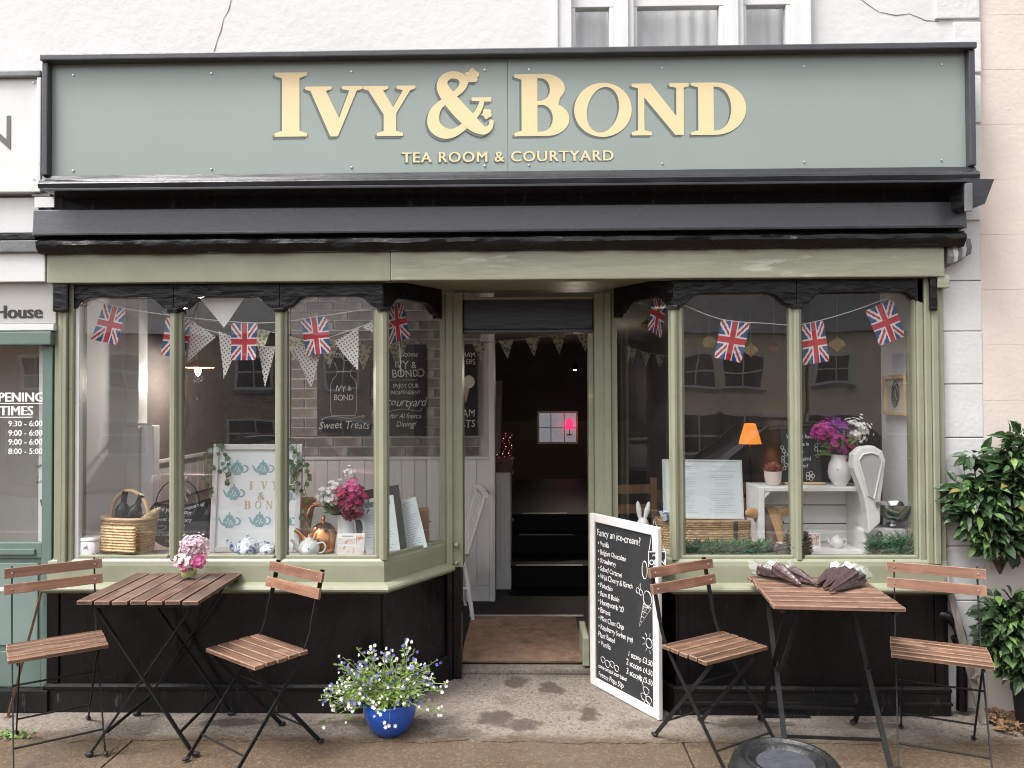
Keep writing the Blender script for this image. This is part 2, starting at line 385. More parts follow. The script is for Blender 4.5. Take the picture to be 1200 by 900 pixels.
mat('black_plinth', (0.006, 0.0057, 0.0054), 0.6, spec=0.3, var=0.3, scale=20, bump=0.5, bscale=60, stretch=(3, 1, 0.6), patch=(0.06, 0.055, 0.05), pscale=10, pthr=0.6)
mat('lead_grey', (0.16, 0.16, 0.165), 0.55, var=0.2, scale=8, bump=0.3, bscale=30)
mat('teal_paint', (0.125, 0.18, 0.158), 0.4, var=0.06, scale=5, bump=0.08, bscale=20, patch=(0.19, 0.25, 0.22), pscale=5, pthr=0.66)
mat('teal_panel', (0.185, 0.25, 0.225), 0.45, var=0.06, scale=3, bump=0.08, bscale=20, patch=(0.30, 0.37, 0.34), pscale=5, pthr=0.64)
mat('cream_lintel', (0.40, 0.385, 0.37), 0.6, var=0.05, scale=4, bump=0.12, bscale=30)
mat('crack_dark', (0.16, 0.13, 0.12), 0.9, bump=0)
mat('joint_soft', (0.36, 0.33, 0.31), 0.95, bump=0.2)
mat('joint_pink', (0.54, 0.455, 0.405), 0.95, bump=0.2)
mat('joint_dark', (0.18, 0.16, 0.15), 0.95, bump=0.2)
mat('screw_metal', (0.6, 0.6, 0.6), 0.35, metal=0.9, bump=0)
mat('print_black', (0.02, 0.02, 0.02), 0.6, bump=0)
mat('print_grey', (0.12, 0.12, 0.12), 0.6, bump=0)
mat('print_white', (0.85, 0.85, 0.85), 0.6, bump=0)
mat('chalk', (0.72, 0.72, 0.70), 0.95, var=0.2, scale=80, bump=0)
mat('chalk_faint', (0.42, 0.42, 0.41), 0.95, var=0.25, scale=40, bump=0)
mat('slate_board', (0.022, 0.023, 0.025), 0.7, var=0.2, scale=9, bump=0.03, patch=(0.045, 0.046, 0.048), pscale=5, pthr=0.6)
mat('brass', (0.7, 0.48, 0.2), 0.3, metal=1.0, bump=0)
mat('dark_iron', (0.012, 0.012, 0.012), 0.6, var=0.25, scale=14, bump=0.15, bscale=70, spec=0.2)
mat('rust', (0.13, 0.062, 0.04), 0.8, var=0.35, scale=30, bump=0.4, bscale=80)
GLASS = glass_mat(dust=.0045)

# ------------------------------------------------------------------ ground
def ground_mat(name, base, dark, speck, sscale, spots=(), fade=None):
    m, nt, b = _new(name); N = nt.nodes.new; L = nt.links.new
    ge = N('ShaderNodeNewGeometry'); pos = ge.outputs['Position']
    def nz(scale, det=6, ro=0.65):
        n = N('ShaderNodeTexNoise'); n.inputs['Scale'].default_value = scale; n.inputs['Detail'].default_value = det; n.inputs['Roughness'].default_value = ro
        L(pos, n.inputs['Vector']); return n.outputs[0]
    def rng(x, a, bb, c=0.0, d=1.0):
        r = N('ShaderNodeMapRange'); r.inputs[1].default_value = a; r.inputs[2].default_value = bb; r.inputs[3].default_value = c; r.inputs[4].default_value = d
        L(x, r.inputs[0]); return r.outputs[0]
    def mixc(f, a, bb):
        x = N('ShaderNodeMix'); x.data_type = 'RGBA'; L(f, x.inputs[0])
        for s_, v in ((6, a), (7, bb)):
            if isinstance(v, tuple): x.inputs[s_].default_value = (*v, 1)
            else: L(v, x.inputs[s_])
        return x.outputs[2]
    def math_(op, a, bb=None):
        x = N('ShaderNodeMath'); x.operation = op
        for i_, v in ((0, a), (1, bb)):
            if v is None: continue
            if isinstance(v, (int, float)): x.inputs[i_].default_value = v
            else: L(v, x.inputs[i_])
        return x.outputs[0]
    c = mixc(rng(nz(2.2), 0.35, 0.65), dark, base)
    if fade:
        y0, y1, fc = fade
        sp = N('ShaderNodeSeparateXYZ'); L(pos, sp.inputs[0])
        yy = math_('ADD', sp.outputs[1], math_('MULTIPLY', math_('SUBTRACT', nz(5.0, 8), 0.5), 0.28))
        fz = rng(yy, y0, y1); c = mixc(fz, fc, c)
    vo = N('ShaderNodeTexVoronoi'); vo.inputs['Scale'].default_value = sscale; L(pos, vo.inputs['Vector'])
    hs_ = N('ShaderNodeSeparateColor'); L(vo.outputs['Color'], hs_.inputs[0])
    spk = speck
    if fade: spk = mixc(fz, (0.175, 0.122, 0.075), speck)
    c = mixc(rng(hs_.outputs[0], 0.45, 0.95, 0, 0.6), c, spk)
    c = mixc(rng(hs_.outputs[1], 0.6, 1.0, 0, 0.7), c, tuple(k * 0.42 for k in dark))
    c = mixc(rng(nz(17, 9, .7), 0.60, 0.70, 0, 0.5), c, tuple(k * 0.55 for k in dark))
    c = mixc(rng(nz(1.1, 5), 0.5, 0.72, 0, 0.45), c, tuple(k * 0.8 for k in dark))
    rough = rng(nz(5), 0.3, 0.7, 0.7, 0.95)
    wet = None
    if spots:
        dn = N('ShaderNodeTexNoise'); dn.inputs['Scale'].default_value = 13; dn.inputs['Detail'].default_value = 5; L(pos, dn.inputs['Vector'])
        for (x, y, rx, ry, amt) in spots:
            s_ = N('ShaderNodeVectorMath'); s_.operation = 'SUBTRACT'; L(pos, s_.inputs[0]); s_.inputs[1].default_value = (x, y, 0)
            k = N('ShaderNodeVectorMath'); k.operation = 'MULTIPLY'; L(s_.outputs[0], k.inputs[0]); k.inputs[1].default_value = (1 / rx, 1 / ry, 0)
            l = N('ShaderNodeVectorMath'); l.operation = 'LENGTH'; L(k.outputs[0], l.inputs[0])
            q = math_('ADD', l.outputs['Value'], math_('MULTIPLY', math_('SUBTRACT', dn.outputs[0], 0.5), 2.4))
            q = math_('MULTIPLY', rng(q, 1.1, 0.7), amt * .9)
            wet = q if wet is None else math_('MAXIMUM', wet, q)
        c = mixc(wet, c, (0.055, 0.042, 0.032))
        rough = math_('SUBTRACT', rough, math_('MULTIPLY', wet, 0.3))
    L(c, b.inputs['Base Color']); L(rough, b.inputs['Roughness'])
    bp = N('ShaderNodeBump'); bp.inputs['Strength'].default_value = 0.5; bp.inputs['Distance'].default_value = 0.006
    L(math_('ADD', nz(90, 4), math_('MULTIPLY', vo.outputs['Distance'], 0.6)), bp.inputs['Height']); L(bp.outputs[0], b.inputs['Normal'])
    MATS[name] = m; return m
ground_mat('brown_pavement', (0.145, 0.10, 0.062), (0.10, 0.068, 0.043), (0.215, 0.155, 0.105), 130)
SPOTPX = [(275, 848, 46, 5, .8), (385, 848, 16, 3, .6), (605, 800, 13, 7, .8), (645, 808, 14, 9, .85), (668, 830, 10, 4, .4), (690, 838, 11, 10, .9), (580, 842, 22, 10, .85), (612, 850, 24, 7, .8),
          (540, 860, 30, 6, .6), (592, 822, 12, 6, .4), (870, 848, 36, 6, .7), (925, 850, 9, 3, .6), (1018, 851, 24, 4, .55), (420, 846, 16, 8, .7), (1048, 852, 8, 3, .6), (660, 793, 40, 3, .35), (750, 850, 30, 5, .5)]
spots = []
for px, py, rx, ry, a in SPOTPX:
    c = PZ(px, py, 0); e = PZ(px + rx, py, 0); u = PZ(px, py - ry, 0)
    spots.append((c.x, c.y, max(.02, (e - c).length), max(.03, abs(u.y - c.y)), a))
ground_mat('pale_concrete', (0.225, 0.19, 0.158), (0.165, 0.136, 0.112), (0.285, 0.247, 0.21), 95, spots, fade=(-0.33, -0.24, (0.082, 0.052, 0.029)))
ground_mat('asphalt', (0.06, 0.06, 0.06), (0.045, 0.045, 0.047), (0.1, 0.1, 0.1), 60)
ground_mat('kerb_stone', (0.3, 0.29, 0.27), (0.22, 0.21, 0.2), (0.4, 0.39, 0.37), 90)

SLABS = []
XJ = [-4.1, PZ(118, 900, 0).x, PZ(813, 898, 0).x, 3.3, 5.8]
pave = MB().box(-60, 60, -5.3, 12, -0.35, -0.06).build('pavement', MATS['joint_dark'], kind='structure')
for x0, x1 in zip([-60] + XJ, XJ + [60]):
    for y0, y1 in ((-5.15, -2.75), (-2.742, 1.2)):
        SLABS.append((x0, x1, y0, y1))
for x0, x1, y0, y1 in SLABS: MB().box(x0 + .004, x1 - .004, y0, y1 - .004, -0.058, 0.0).build('paving_slab', MATS['pale_concrete'], pave, bevel=0.004)
MB().box(-60, 60, -5.30, -5.155, -0.3, 0.003).build('kerb', MATS['kerb_stone'], bevel=0.015, kind='structure')
rd = MB(); rd.add([(-60, -5.3, -0.12), (60, -5.3, -0.12), (60, -19.2, -1.35), (-60, -19.2, -1.35)], [(0, 3, 2, 1)]); rd.build('road', MATS['asphalt'], kind='structure')
MB().box(-60, 60, -21.0, -19.2, -1.8, -1.22).build('far_pavement', MATS['brown_pavement'], kind='structure')
MB().box(-900, 900, -900, 900, -2.2, -1.85).build('ground', MATS['asphalt'], kind='structure')
# apron of pale concrete against the shopfront, running into the recess
XF0, XC0, XB0 = FX(58), FX(449), FX(522, .45)
XB1, XC1, XF1 = FX(716, .45), FX(791), FX(1106)
YB = 0.45
edge_ = [(-3.6 + 7 * i_ / 240, -.34 + .05 * mnoise.noise(Vector((i_ * .11, 3, 0))) + .025 * mnoise.noise(Vector((i_ * .53, 9, 0)))) for i_ in range(241)]
ap = MB().prismz(edge_ + [(3.4, .03), (XF1, .03), (XC1, .03), (XB1 + .05, .75), (XB0 - .05, .75), (XC0, .03), (-3.6, .03)], 0.0008, 0.004)
ap.build('concrete_apron', MATS['pale_concrete'], kind='structure')

# ------------------------------------------------------------------ heights on the front
ZL0, ZL1 = FZ(328, -.05), FZ(293, -.05)          # green lintel
ZH0, ZH1 = FZ(345.5, .01), FZ(326, .0)           # black window head boards
ZBR = FZ(363, .0)
ZS_T = FZ(655, .0); ZS_M = FZ(683, -.02); ZS_B = FZ(697, -.05)
ZFL, ZCEIL = 0.036, 2.46

# ------------------------------------------------------------------ the tea-room building
bld = thing('tea_room_building', 'white rendered building above and beside the tea room shopfront', 'building', (0, 0.3, 0), world=True)
XU0, XU1 = FX(656, .02, 40), FX(941, .02, 40)
zw0, zw1 = FZ(80, 0.02), FZ(-260, .02)
XR = FX(1151, .03)
up = MB(); zb = FZ(262, 0.02)
up.box(-3.9, XU0, .02, .35, zb, 6.4); up.box(XU1, XR, .02, .35, zb, 6.4); up.box(XU0, XU1, .02, .35, zb, zw0); up.box(XU0, XU1, .02, .35, zw1, 6.4)
up.build('upper_wall', MATS['white_render'], bld)
# crack in the render
cp = [(272, -6), (268, 12), (262, 22), (259, 36), (255, 46), (251, 60)]
cr = MB(); vs = []
for i, (x, y) in enumerate(cp):
    p = P(x, y, .0185); w = .0016 + .0012 * (i % 2); vs += [(p.x - w, .0185, p.z), (p.x + w, .0185, p.z)]
cr.add(vs, [(2 * i, 2 * i + 1, 2 * i + 3, 2 * i + 2) for i in range(len(cp) - 1)])
cr.build('crack', MATS['crack_dark'], bld)
cp = [(1005, -4), (1018, 6), (1030, 14), (1050, 18), (1066, 16), (1085, 24), (1100, 25)]
cr = MB(); vs = []
for i, (x, y) in enumerate(cp):
    p = P(x, y, .0185); w = .0014 + .0012 * (i % 2); vs += [(p.x, .0185, p.z - w), (p.x, .0185, p.z + w)]
cr.add(vs, [(2 * i, 2 * i + 1, 2 * i + 3, 2 * i + 2) for i in range(len(cp) - 1)])
cr.build('crack', MATS['crack_dark'], bld)
# right-hand pier of rendered blocks
px0, px1 = FX(1107, .03), FX(1152, .03)
MB().box(px0, px1, .045, .34, 0.0, zb + .02).build('pier', MATS['joint_soft'], bld)
ys = [842, 768, 704, 640, 576, 513, 450, 388, 329]
for a, b_ in zip(ys[:-1], ys[1:]):
    j = rnd.uniform(-.002, .002)
    MB().box(px0 - .002, px1 + .002, .03 + j, .335, max(.0, FZ(a, .03, 1130)) + .0018, FZ(b_, .03, 1130) - .0018).build('wall_block', MATS['white_block'], bld, bevel=.005)
MB().box(px0 - .1, px1 + .002, .033, .335, FZ(329, .03, 1130) + .003, zb + .021).build('wall_block', MATS['white_block'], bld, bevel=.004)
for (a, b_, c, d) in ((1096, 1147, -40, 23), (1118, 1149, 25, 86), (1096, 1149, 88, 145), (1118, 1149, 147, 203)):
    A = P(a, d, .012); B = P(b_, c, .012)
    MB().box(A.x, B.x, .008, .03, A.z + .003, B.z - .003).build('quoin_block', MATS['white_block'], bld, bevel=.005)
# upper sash window in three lights, net curtain inside
w = MB().box(XU0 - .03, XU0 + .06, -.006, .1, zw0 - .05, zw1 + .1).box(XU1 - .06, XU1 + .03, -.006, .1, zw0 - .05, zw1 + .1).box(XU0 - .03, XU1 + .03, -.008, .1, zw1 + .101, zw1 + .18)
w.box(XU0 - .03, XU0 - .01, -.018, -.0061, zw0 - .05, zw1 + .1).box(XU1 + .01, XU1 + .03, -.018, -.0061, zw0 - .05, zw1 + .1)
win = w.build('window', MATS['white_gloss'], bld, bevel=.004)
lights = [(675, 719), (742, 848), (870, 915)]
edges = [XU0 + .06] + [None] * 4 + [XU1 - .06]
mull = [(719, 742), (848, 870)]
for a, b_ in mull:
    x0, x1 = FX(a, .03, 40), FX(b_, .03, 40); MB().box(x0, x1, .004, .09, zw0 - .05, zw1 + .1).box(x0 + .03, x1 - .03, -.012, .0039, zw0 - .05, zw1 + .1).build('mullion', MATS['white_gloss'], win, bevel=.003)
zr = FZ(6, .04)
for a, b_ in lights:
    x0, x1 = FX(a, .04, 40), FX(b_, .04, 40)
    if a == 675: xa = XU0 + .06
    else: xa = FX(a, .03, 40)
    xb = XU1 - .06 if a == 870 else FX(b_, .03, 40)
    MB().box(xa, xb, .03, .08, zr - .022, zr + .022).box(xa, xa + .022, .032, .08, zw0 - .05, zr - .022).box(xb - .022, xb, .032, .08, zw0 - .05, zr - .022).build('sash', MATS['white_gloss'], win, bevel=.003)
    MB().box(xa, xb, .055, .059, zw0 - .05, zw1 + .1).build('pane', GLASS, win)
mat('net_curtain', (0.62, 0.61, 0.60), 0.9, var=0.12, scale=3, bump=0.3, bscale=8, stretch=(3, 1, .3))
cu = MB(); n = 90; vs = []; fs = []
for i in range(n + 1):
    x = XU0 + (XU1 - XU0) * i / n; y = .16 + .012 * sin(i * 1.1) + .008 * sin(i * .37)
    vs += [(x, y, zw0 - .05), (x, y + .004, zw1 + .1)]
fs = [(2 * i, 2 * i + 2, 2 * i + 3, 2 * i + 1) for i in range(n)]
cu.add(vs, fs).build('net_curtain', MATS['net_curtain'], win, smooth='all', fixn=False)
MB().box(XU0, XU1, .3, .34, zw0 - .05, zw1 + .1).build('room_darkness', MATS['lead_grey'], win)

# ------------------------------------------------------------------ shopfront joinery
sf = thing('shopfront', 'sage green timber shopfront with black stall risers and recessed doorway', 'shopfront', (0, 0, 0), world=True)
def sweepb(name, prof, path, m, bevel=0, parent=sf): return MB().sweep(prof, path).build(name, m, parent, bevel=bevel)
PL = [(XF0, 0), (XC0, 0), (XB0, YB)]
PR = [(XB1, YB), (XC1, 0), (XF1, 0)]
sill = [(-.10, ZS_T), (-.005, ZS_T), (.006, ZS_T - .012), (.010, ZS_T - .035), (.012, ZS_M), (.045, ZS_M - .006), (.062, ZS_M - .014), (.068, ZS_M - .024), (.066, ZS_M - .034), (.05, ZS_M - .042), (.046, ZS_B + .006), (.035, ZS_B), (-.10, ZS_B)]
riser = [(-.08, 0.0), (.012, 0.0), (.012, ZS_B), (-.08, ZS_B)]
zp = FZ(803, -.02)
plinth = [(.0125, 0.0), (.034, 0.0), (.034, zp - .028), (.040, zp - .022), (.042, zp - .008), (.026, zp), (.0125, zp)]
for path in (PL, PR):
    sweepb('sill', sill, path, MATS['sage_paint'])
    sweepb('stall_riser', riser, path, MATS['black_riser'])
    sweepb('plinth', plinth, path, MATS['black_plinth'])
sweepb('plinth_rail', [(.035, zp - .085), (.05, zp - .085), (.05, zp - .073), (.035, zp - .07)], [(XC1, 0), (XF1, 0)], MATS['black_plinth'])
# panel stiles on the risers
for x in (XC0 - .03, XC1 + .03, XF1 - .045, XF0 + .045):
    MB().box(x - .022, x + .022, -.022, -.0122, zp + .001, ZS_B - .001).build('riser_stile', MATS['black_riser'], sf, bevel=.003)
# lintel and fascia boards
XLN0, XLN1 = FX(54, -.05), FX(1109, -.05); xj = FX(458, -.05)
MB().box(XLN0, xj, -.050, .03, ZL0, ZL1).build('lintel_board', MATS['sage_paint'], sf, bevel=.005)
MB().box(xj + .001, XLN1, -.053, .03, ZL0 + .001, ZL1 - .001).build('lintel_board', MATS['sage_worn'], sf, bevel=.006)
# rough black drip moulding
zr0, zr1 = FZ(292, -.09), FZ(276, -.09)
def lumpy(x0, x1, prof, n, amp, seed):
    vs = []; m = len(prof); r = random.Random(seed)
    for i in range(n + 1):
        x = x0 + (x1 - x0) * i / n
        for k, (y, z) in enumerate(prof):
            q = mnoise.noise(Vector((x * 5.5, k * 1.7, seed))) * amp + mnoise.noise(Vector((x * 19, k * 2.3, seed))) * amp * .5
            vs.append((x, y + q * .8, z + q * .7))
    fs = []
    for i in range(n):
        for k in range(m): fs.append((i * m + k, i * m + (k + 1) % m, (i + 1) * m + (k + 1) % m, (i + 1) * m + k))
    fs += [tuple(range(m)), tuple(n * m + k for k in range(m))]
    return MB().add(vs, fs)
xa, xb = FX(42, -.09), FX(1134, -.09)
hz = zr1 - zr0
lumpy(xa, xb, [(.0, zr0), (-.075, zr0), (-.095, zr0 + hz * .35), (-.105, zr0 + hz * .55), (-.10, zr0 + hz * .85), (-.08, zr1), (0, zr1)], 160, .011, 3).build('drip_moulding', MATS['black_rough'], sf, smooth=True)
MB().box(XLN0, XLN1, -.066, .03, ZL1 + .0005, zr0 - .0).build('drip_fillet', MATS['black_gloss'], sf)
# glossy black fascia board
zf0, zf1 = FZ(273.5, -.04), FZ(226, -.04); zfm = FZ(240, -.09)
fx0, fx1 = FX(40, -.06), FX(1133, -.06)
MB().add([(fx0, -.085, zf0), (fx1, -.085, zf0), (fx1, .019, zf0), (fx0, .019, zf0), (fx0, -.076, zfm), (fx1, -.076, zfm), (fx1, .019, zfm), (fx0, .019, zfm)],
         [(0, 3, 2, 1), (4, 5, 6, 7), (0, 1, 5, 4), (1, 2, 6, 5), (2, 3, 7, 6), (3, 0, 4, 7)]).build('fascia_board', MATS['fascia_black'], sf, bevel=.004)
MB().box(FX(40, -.02), FX(1133, -.02), -.02, .019, zr1 + .001, zf0 - .001).build('fascia_gap', MATS['black_plinth'], sf)
MB().box(FX(44, -.06), FX(1128, -.06), -.10, -.0855, zf0 - .004, zf0 + .010).build('fascia_bead', MATS['black_gloss'], sf, bevel=.003)
MB().box(FX(58, -.03), FX(1130, -.03), -.03, .019, zfm + .001, zf1 + .03).build('fascia_recess', MATS['black_plinth'], sf)
# canopy lid under the sign
zl = FZ(219, -.2)
MB().box(FX(50, -.2), FX(1138, -.2), -.205, .019, zl, zl + .014).build('canopy_lid', MATS['black_gloss'], sf, bevel=.003)
A, B, C, D, E = P(1130, 208, -.2), P(1167, 209, -.2), P(1156, 238, -.2), P(1140, 244, -.2), P(1131, 240, -.2)
MB().prism([(A.x, A.z), (B.x, B.z), (C.x, C.z), (D.x, D.z), (E.x, E.z)], -.19, .018).build('canopy_end', MATS['black_gloss'], sf, bevel=.003)
A, B = P(1132, 214, -.21), P(1141, 247, -.21)
MB().box(A.x, B.x, -.205, -.1905, B.z, A.z).build('canopy_bracket', MATS['lead_grey'], sf, bevel=.003)
# curled moulding return on the right of the lintel
for i, (x, y0, y1, w) in enumerate(((1108, 291, 312, 5), (1114, 287, 309, 5), (1120, 284, 307, 5), (1126, 281, 303, 5), (1132, 279, 299, 6))):
    a = P(x, y1, -.03); b_ = P(x + w, y0, -.03)
    lumpy(a.x, b_.x + .004, [(.025, a.z), (-.05 + i * .008, a.z + .01), (-.062 + i * .008, (a.z + b_.z) / 2), (-.05 + i * .008, b_.z), (.025, b_.z)], 4, .006, 20 + i).build('moulding_return', MATS['lead_grey'] if i % 2 == 0 else MATS['white_block'], sf, smooth=True)
A = P(1096, 338, -.02); B = P(1110, 320, -.02)
MB().box(A.x, B.x, -.045, .03, A.z, B.z - .01).build('lintel_end_block', MATS['sage_worn'], sf, bevel=.005)
# window head boards with shaped brackets, one for each light
def head_board(a, b, y0=.0, y1=.045):
    k = .15; r = [(0, ZBR), (.028, ZBR), (.034, ZBR + .018), (.055, ZBR + .022), (.075, ZBR + .04), (.095, ZH0 - .018), (.12, ZH0 - .004), (k, ZH0)]
    s_ = min(1, (b - a) / .40)
    poly = [(a, ZH1 + .02)] + [(a + x * s_, z) for x, z in r] + [(b - x * s_, z) for x, z in reversed(r)] + [(b, ZH1 + .02)]
    return MB().prism(poly, y0, y1)
mulL = [FX(75), FX(203), FX(327.5), XC0]; mulR = [XC1, FX(935), FX(1092)]
for seq in (mulL, mulR):
    for a, b_ in zip(seq[:-1], seq[1:]): head_board(a + .0005, b_ - .0005).build('head_board', MATS['black_rough'], sf, bevel=.004)
def splay_xf(x0, y0, x1, y1):
    return Matrix.Translation((x0, y0, 0)) @ Matrix.Rotation(atan2(y1 - y0, x1 - x0), 4, 'Z')
LSP = sqrt((XB0 - XC0) ** 2 + YB ** 2); RSP = sqrt((XC1 - XB1) ** 2 + YB ** 2)
ML = splay_xf(XC0, 0, XB0, YB); MR = splay_xf(XB1, YB, XC1, 0)
head_board(.002, LSP - .03).xf(ML).build('head_board', MATS['black_rough'], sf, bevel=.004)
head_board(.03, RSP - .002).xf(MR).build('head_board', MATS['black_rough'], sf, bevel=.004)
# mullions: moulded bars
MU = [(-.031, .06), (-.031, .022), (-.019, .016), (-.015, -.004), (-.008, -.012), (.008, -.012), (.015, -.004), (.019, .016), (.031, .022), (.031, .06)]
def mullion(x, y, rot=0, k=1.0, ztop=None):
    M = Matrix.Translation((x, y, 0)) @ Matrix.Rotation(rot, 4, 'Z')
    MB().prismz([(a * k, b_ * k) for a, b_ in MU], ZS_T - .004, ztop or ZBR + .004).xf(M).build('mullion', MATS['sage_paint'], sf)
    MB().box(-.026 * k, .026 * k, -.022 * k, .02, ZBR - .004, ZBR + .016).xf(M).build('mullion_cap', MATS['black_rough'], sf, bevel=.004)
for x in (mulL[1], mulL[2], mulR[1]): mullion(x, .004)
mullion(XC0 + .004, .006, radians(28), 1.15); mullion(XC1 - .004, .006, -radians(28), 1.15)
# fluted pilasters at both ends
def pilaster(x0, x1, y=.0):
    n = 4; w = (x1 - x0) / n; poly = [(x0, y + .12)]
    for i in range(n):
        a = x0 + i * w; d = (0, -.012, -.02, -.004)[i]
        poly += [(a, y + d + .006), (a + w * .15, y + d), (a + w * .85, y + d), (a + w, y + d + .006)]
    poly += [(x1, y + .12)]
    return MB().prismz(poly, ZS_T - .02, ZL0 - .002)
pilaster(FX(63), FX(86)).build('pilaster', MATS['sage_paint'], sf)
pilaster(FX(1076), FX(1107)).build('pilaster', MATS['sage_paint'], sf)
MB().box(FX(66), FX(84), -.04, -.0205, ZBR, ZL0 - .003).build('pilaster_bracket', MATS['black_rough'], sf, bevel=.008)
MB().box(FX(1087), FX(1096), -.04, -.0205, FZ(368), ZL0 - .003).build('pilaster_bracket', MATS['black_rough'], sf, bevel=.008)
# white putty-coloured inner stops beside the pilasters
MB().box(FX(86) + .001, FX(91), .012, .05, ZS_T, ZH0 + .03).build('glazing_stop', MATS['white_gloss'], sf, bevel=.003)
MB().box(FX(1074), FX(1076) - .001, .012, .05, ZS_T, ZH0 + .03).build('glazing_stop', MATS['sage_paint'], sf, bevel=.003)
# splay end posts and door casing
def casing(x0, x1, sgn):
    # x0: outer end (splay side), x1: opening side; stepped section
    xs = [x0 + (x1 - x0) * t for t in (0, .22, .30, .55, .62, 1.0)]
    ds = [(.0), (-.0), (-.022), (-.022), (-.006), (-.006)]
    poly = [(xs[0], YB + .13)] + [(xs[0], YB - .01), (xs[1], YB - .01), (xs[2], YB - .028), (xs[3], YB - .028), (xs[4], YB - .008), (xs[5], YB - .008)] + [(xs[5], YB + .13)]
    return poly if sgn > 0 else poly
xd0, xd1 = FX(542, YB), FX(697, YB)
cz = FZ(664, YB)
MB().prismz(casing(XB0 - .03, xd0, 1), cz, ZL0 - .004).build('door_casing', MATS['sage_paint'], sf)
MB().prismz(casing(XB0 - .02, xd0 - .012, 1), 0.007, cz - .001).build('door_casing_base', MATS['black_riser'], sf)
MB().prismz(casing(XB1 + .035, xd1, 1), 0.007, ZL0 - .004).build('door_casing', MATS['sage_paint'], sf)
zd1 = FZ(349, .5); zd2 = FZ(386, .52)
xi0, xi1 = FX(542.5, .52), FX(689, .56)
MB().box(xd0 + .001, xd1 - .001, YB + .005, YB + .12, zd1, ZL0 - .03).build('door_head', MATS['sage_paint'], sf, bevel=.006)
MB().box(xd0 + .001, xd1 - .001, YB + .07, YB + .11, zd2, zd1 - .001).build('transom_panel', MATS['black_gloss'], sf, bevel=.004)
MB().box(xd0 + .001, xd1 - .001, YB + .06, YB + .12, zd2 - .022, zd2 - .001).build('transom_rail', MATS['black_frame'], sf, bevel=.004)
MB().box(xi1, xd1 - .001, YB + .05, YB + .159, .037, zd2 - .023).build('door_stop', MATS['sage_worn'], sf, bevel=.004)
MB().box(xi1 - .04, xi1 - .001, YB + .08, YB + .42, .048, .21).build('ramp_cheek', MATS['sage_worn'], sf, bevel=.006)
p = P(535, 639, YB - .04); MB().ball((p.x, YB - .03, p.z), (.016, .022, .018), 10, 8).build('bolt_knob', MATS['sage_paint'], sf, smooth=True)
p = P(535, 660, YB - .04); MB().ball((p.x, YB - .03, p.z), (.012, .016, .012), 10, 8).build('bolt_knob', MATS['sage_paint'], sf, smooth=True)
# recess soffit and hidden carcass over the windows
MB().prismz([(XC0 + .0, .046), (XC1, .046), (XB1 + .15, YB + .13), (XB0 - .15, YB + .13)], ZL0 + .02, ZL0 + .04).build('soffit', MATS['sage_paint'], sf)
MB().box(XF0 - .1, XF1 + .1, .05, .16, ZH1 + .01, 2.9).build('carcass', MATS['black_plinth'], sf)
MB().box(XC0 - .3, XC1 + .3, .161, YB + .14, ZL0 + .045, 2.9).build('carcass', MATS['black_plinth'], sf)
# panes of glass
def pane(a, b): return MB().box(a, b, .036, .040, ZS_T - .02, ZH1 + .005)
for seq in ([FX(90), mulL[1], mulL[2], XC0], [XC1, mulR[1], FX(1074)]):
    for a, b_ in zip(seq[:-1], seq[1:]): pane(a + .005, b_ - .005).build('pane', GLASS, sf)
pane(.02, LSP - .0).xf(ML).build('pane', GLASS, sf)
pane(.0, RSP - .02).xf(MR).build('pane', GLASS, sf)
# thin bottom rails and stops in front of the glass
for x0, x1 in ((FX(91), mulL[1] - .03), (mulL[1] + .03, mulL[2] - .03), (mulL[2] + .03, XC0 - .03), (XC1 + .03, mulR[1] - .03), (mulR[1] + .03, FX(1074))):
    MB().box(x0, x1, .004, .035, ZS_T - .003, ZS_T + .016).build('glazing_rail', MATS['sage_paint'], sf, bevel=.005)
MB().box(.04, LSP - .02, .004, .035, ZS_T - .003, ZS_T + .016).xf(ML).build('glazing_rail', MATS['sage_paint'], sf, bevel=.005)
MB().box(.02, RSP - .04, .004, .035, ZS_T - .003, ZS_T + .016).xf(MR).build('glazing_rail', MATS['sage_paint'], sf, bevel=.005)
# display shelves behind the glass
ZD = ZS_T - .012
mat('shelf_cloth', (0.60, 0.50, 0.49), 0.85, var=0.25, scale=16, bump=0.2, patch=(0.70, 0.66, 0.64), pscale=9, pthr=0.55)
mat('shelf_paint', (0.6, 0.59, 0.57), 0.6, var=0.05)
MB().prismz([(FX(91), .045), (XC0 - .03, .045), (XB0 - .10, YB + .02), (XB0 - .12, .60), (FX(91), .60)], ZD - .03, ZD).build('display_shelf', MATS['shelf_cloth'], sf)
MB().prismz([(XC1 + .03, .045), (FX(1074), .045), (FX(1074), .62), (XB1 + .14, .62), (XB1 + .12, YB + .02)], ZD - .03, ZD).build('display_shelf', MATS['shelf_paint'], sf)
MB().box(FX(91), XB0 - .12, .58, .60, 0.02, ZD - .031).build('shelf_back', MATS['black_riser'], sf)
MB().box(XB1 + .14, FX(1074), .60, .62, 0.02, ZD - .031).build('shelf_back', MATS['black_riser'], sf)
# threshold step
MB().box(xd0 - .02, xd1 + .02, YB + .07, YB + .16, 0.0045, .034).build('threshold', MATS['pale_concrete'], bld, bevel=.008)

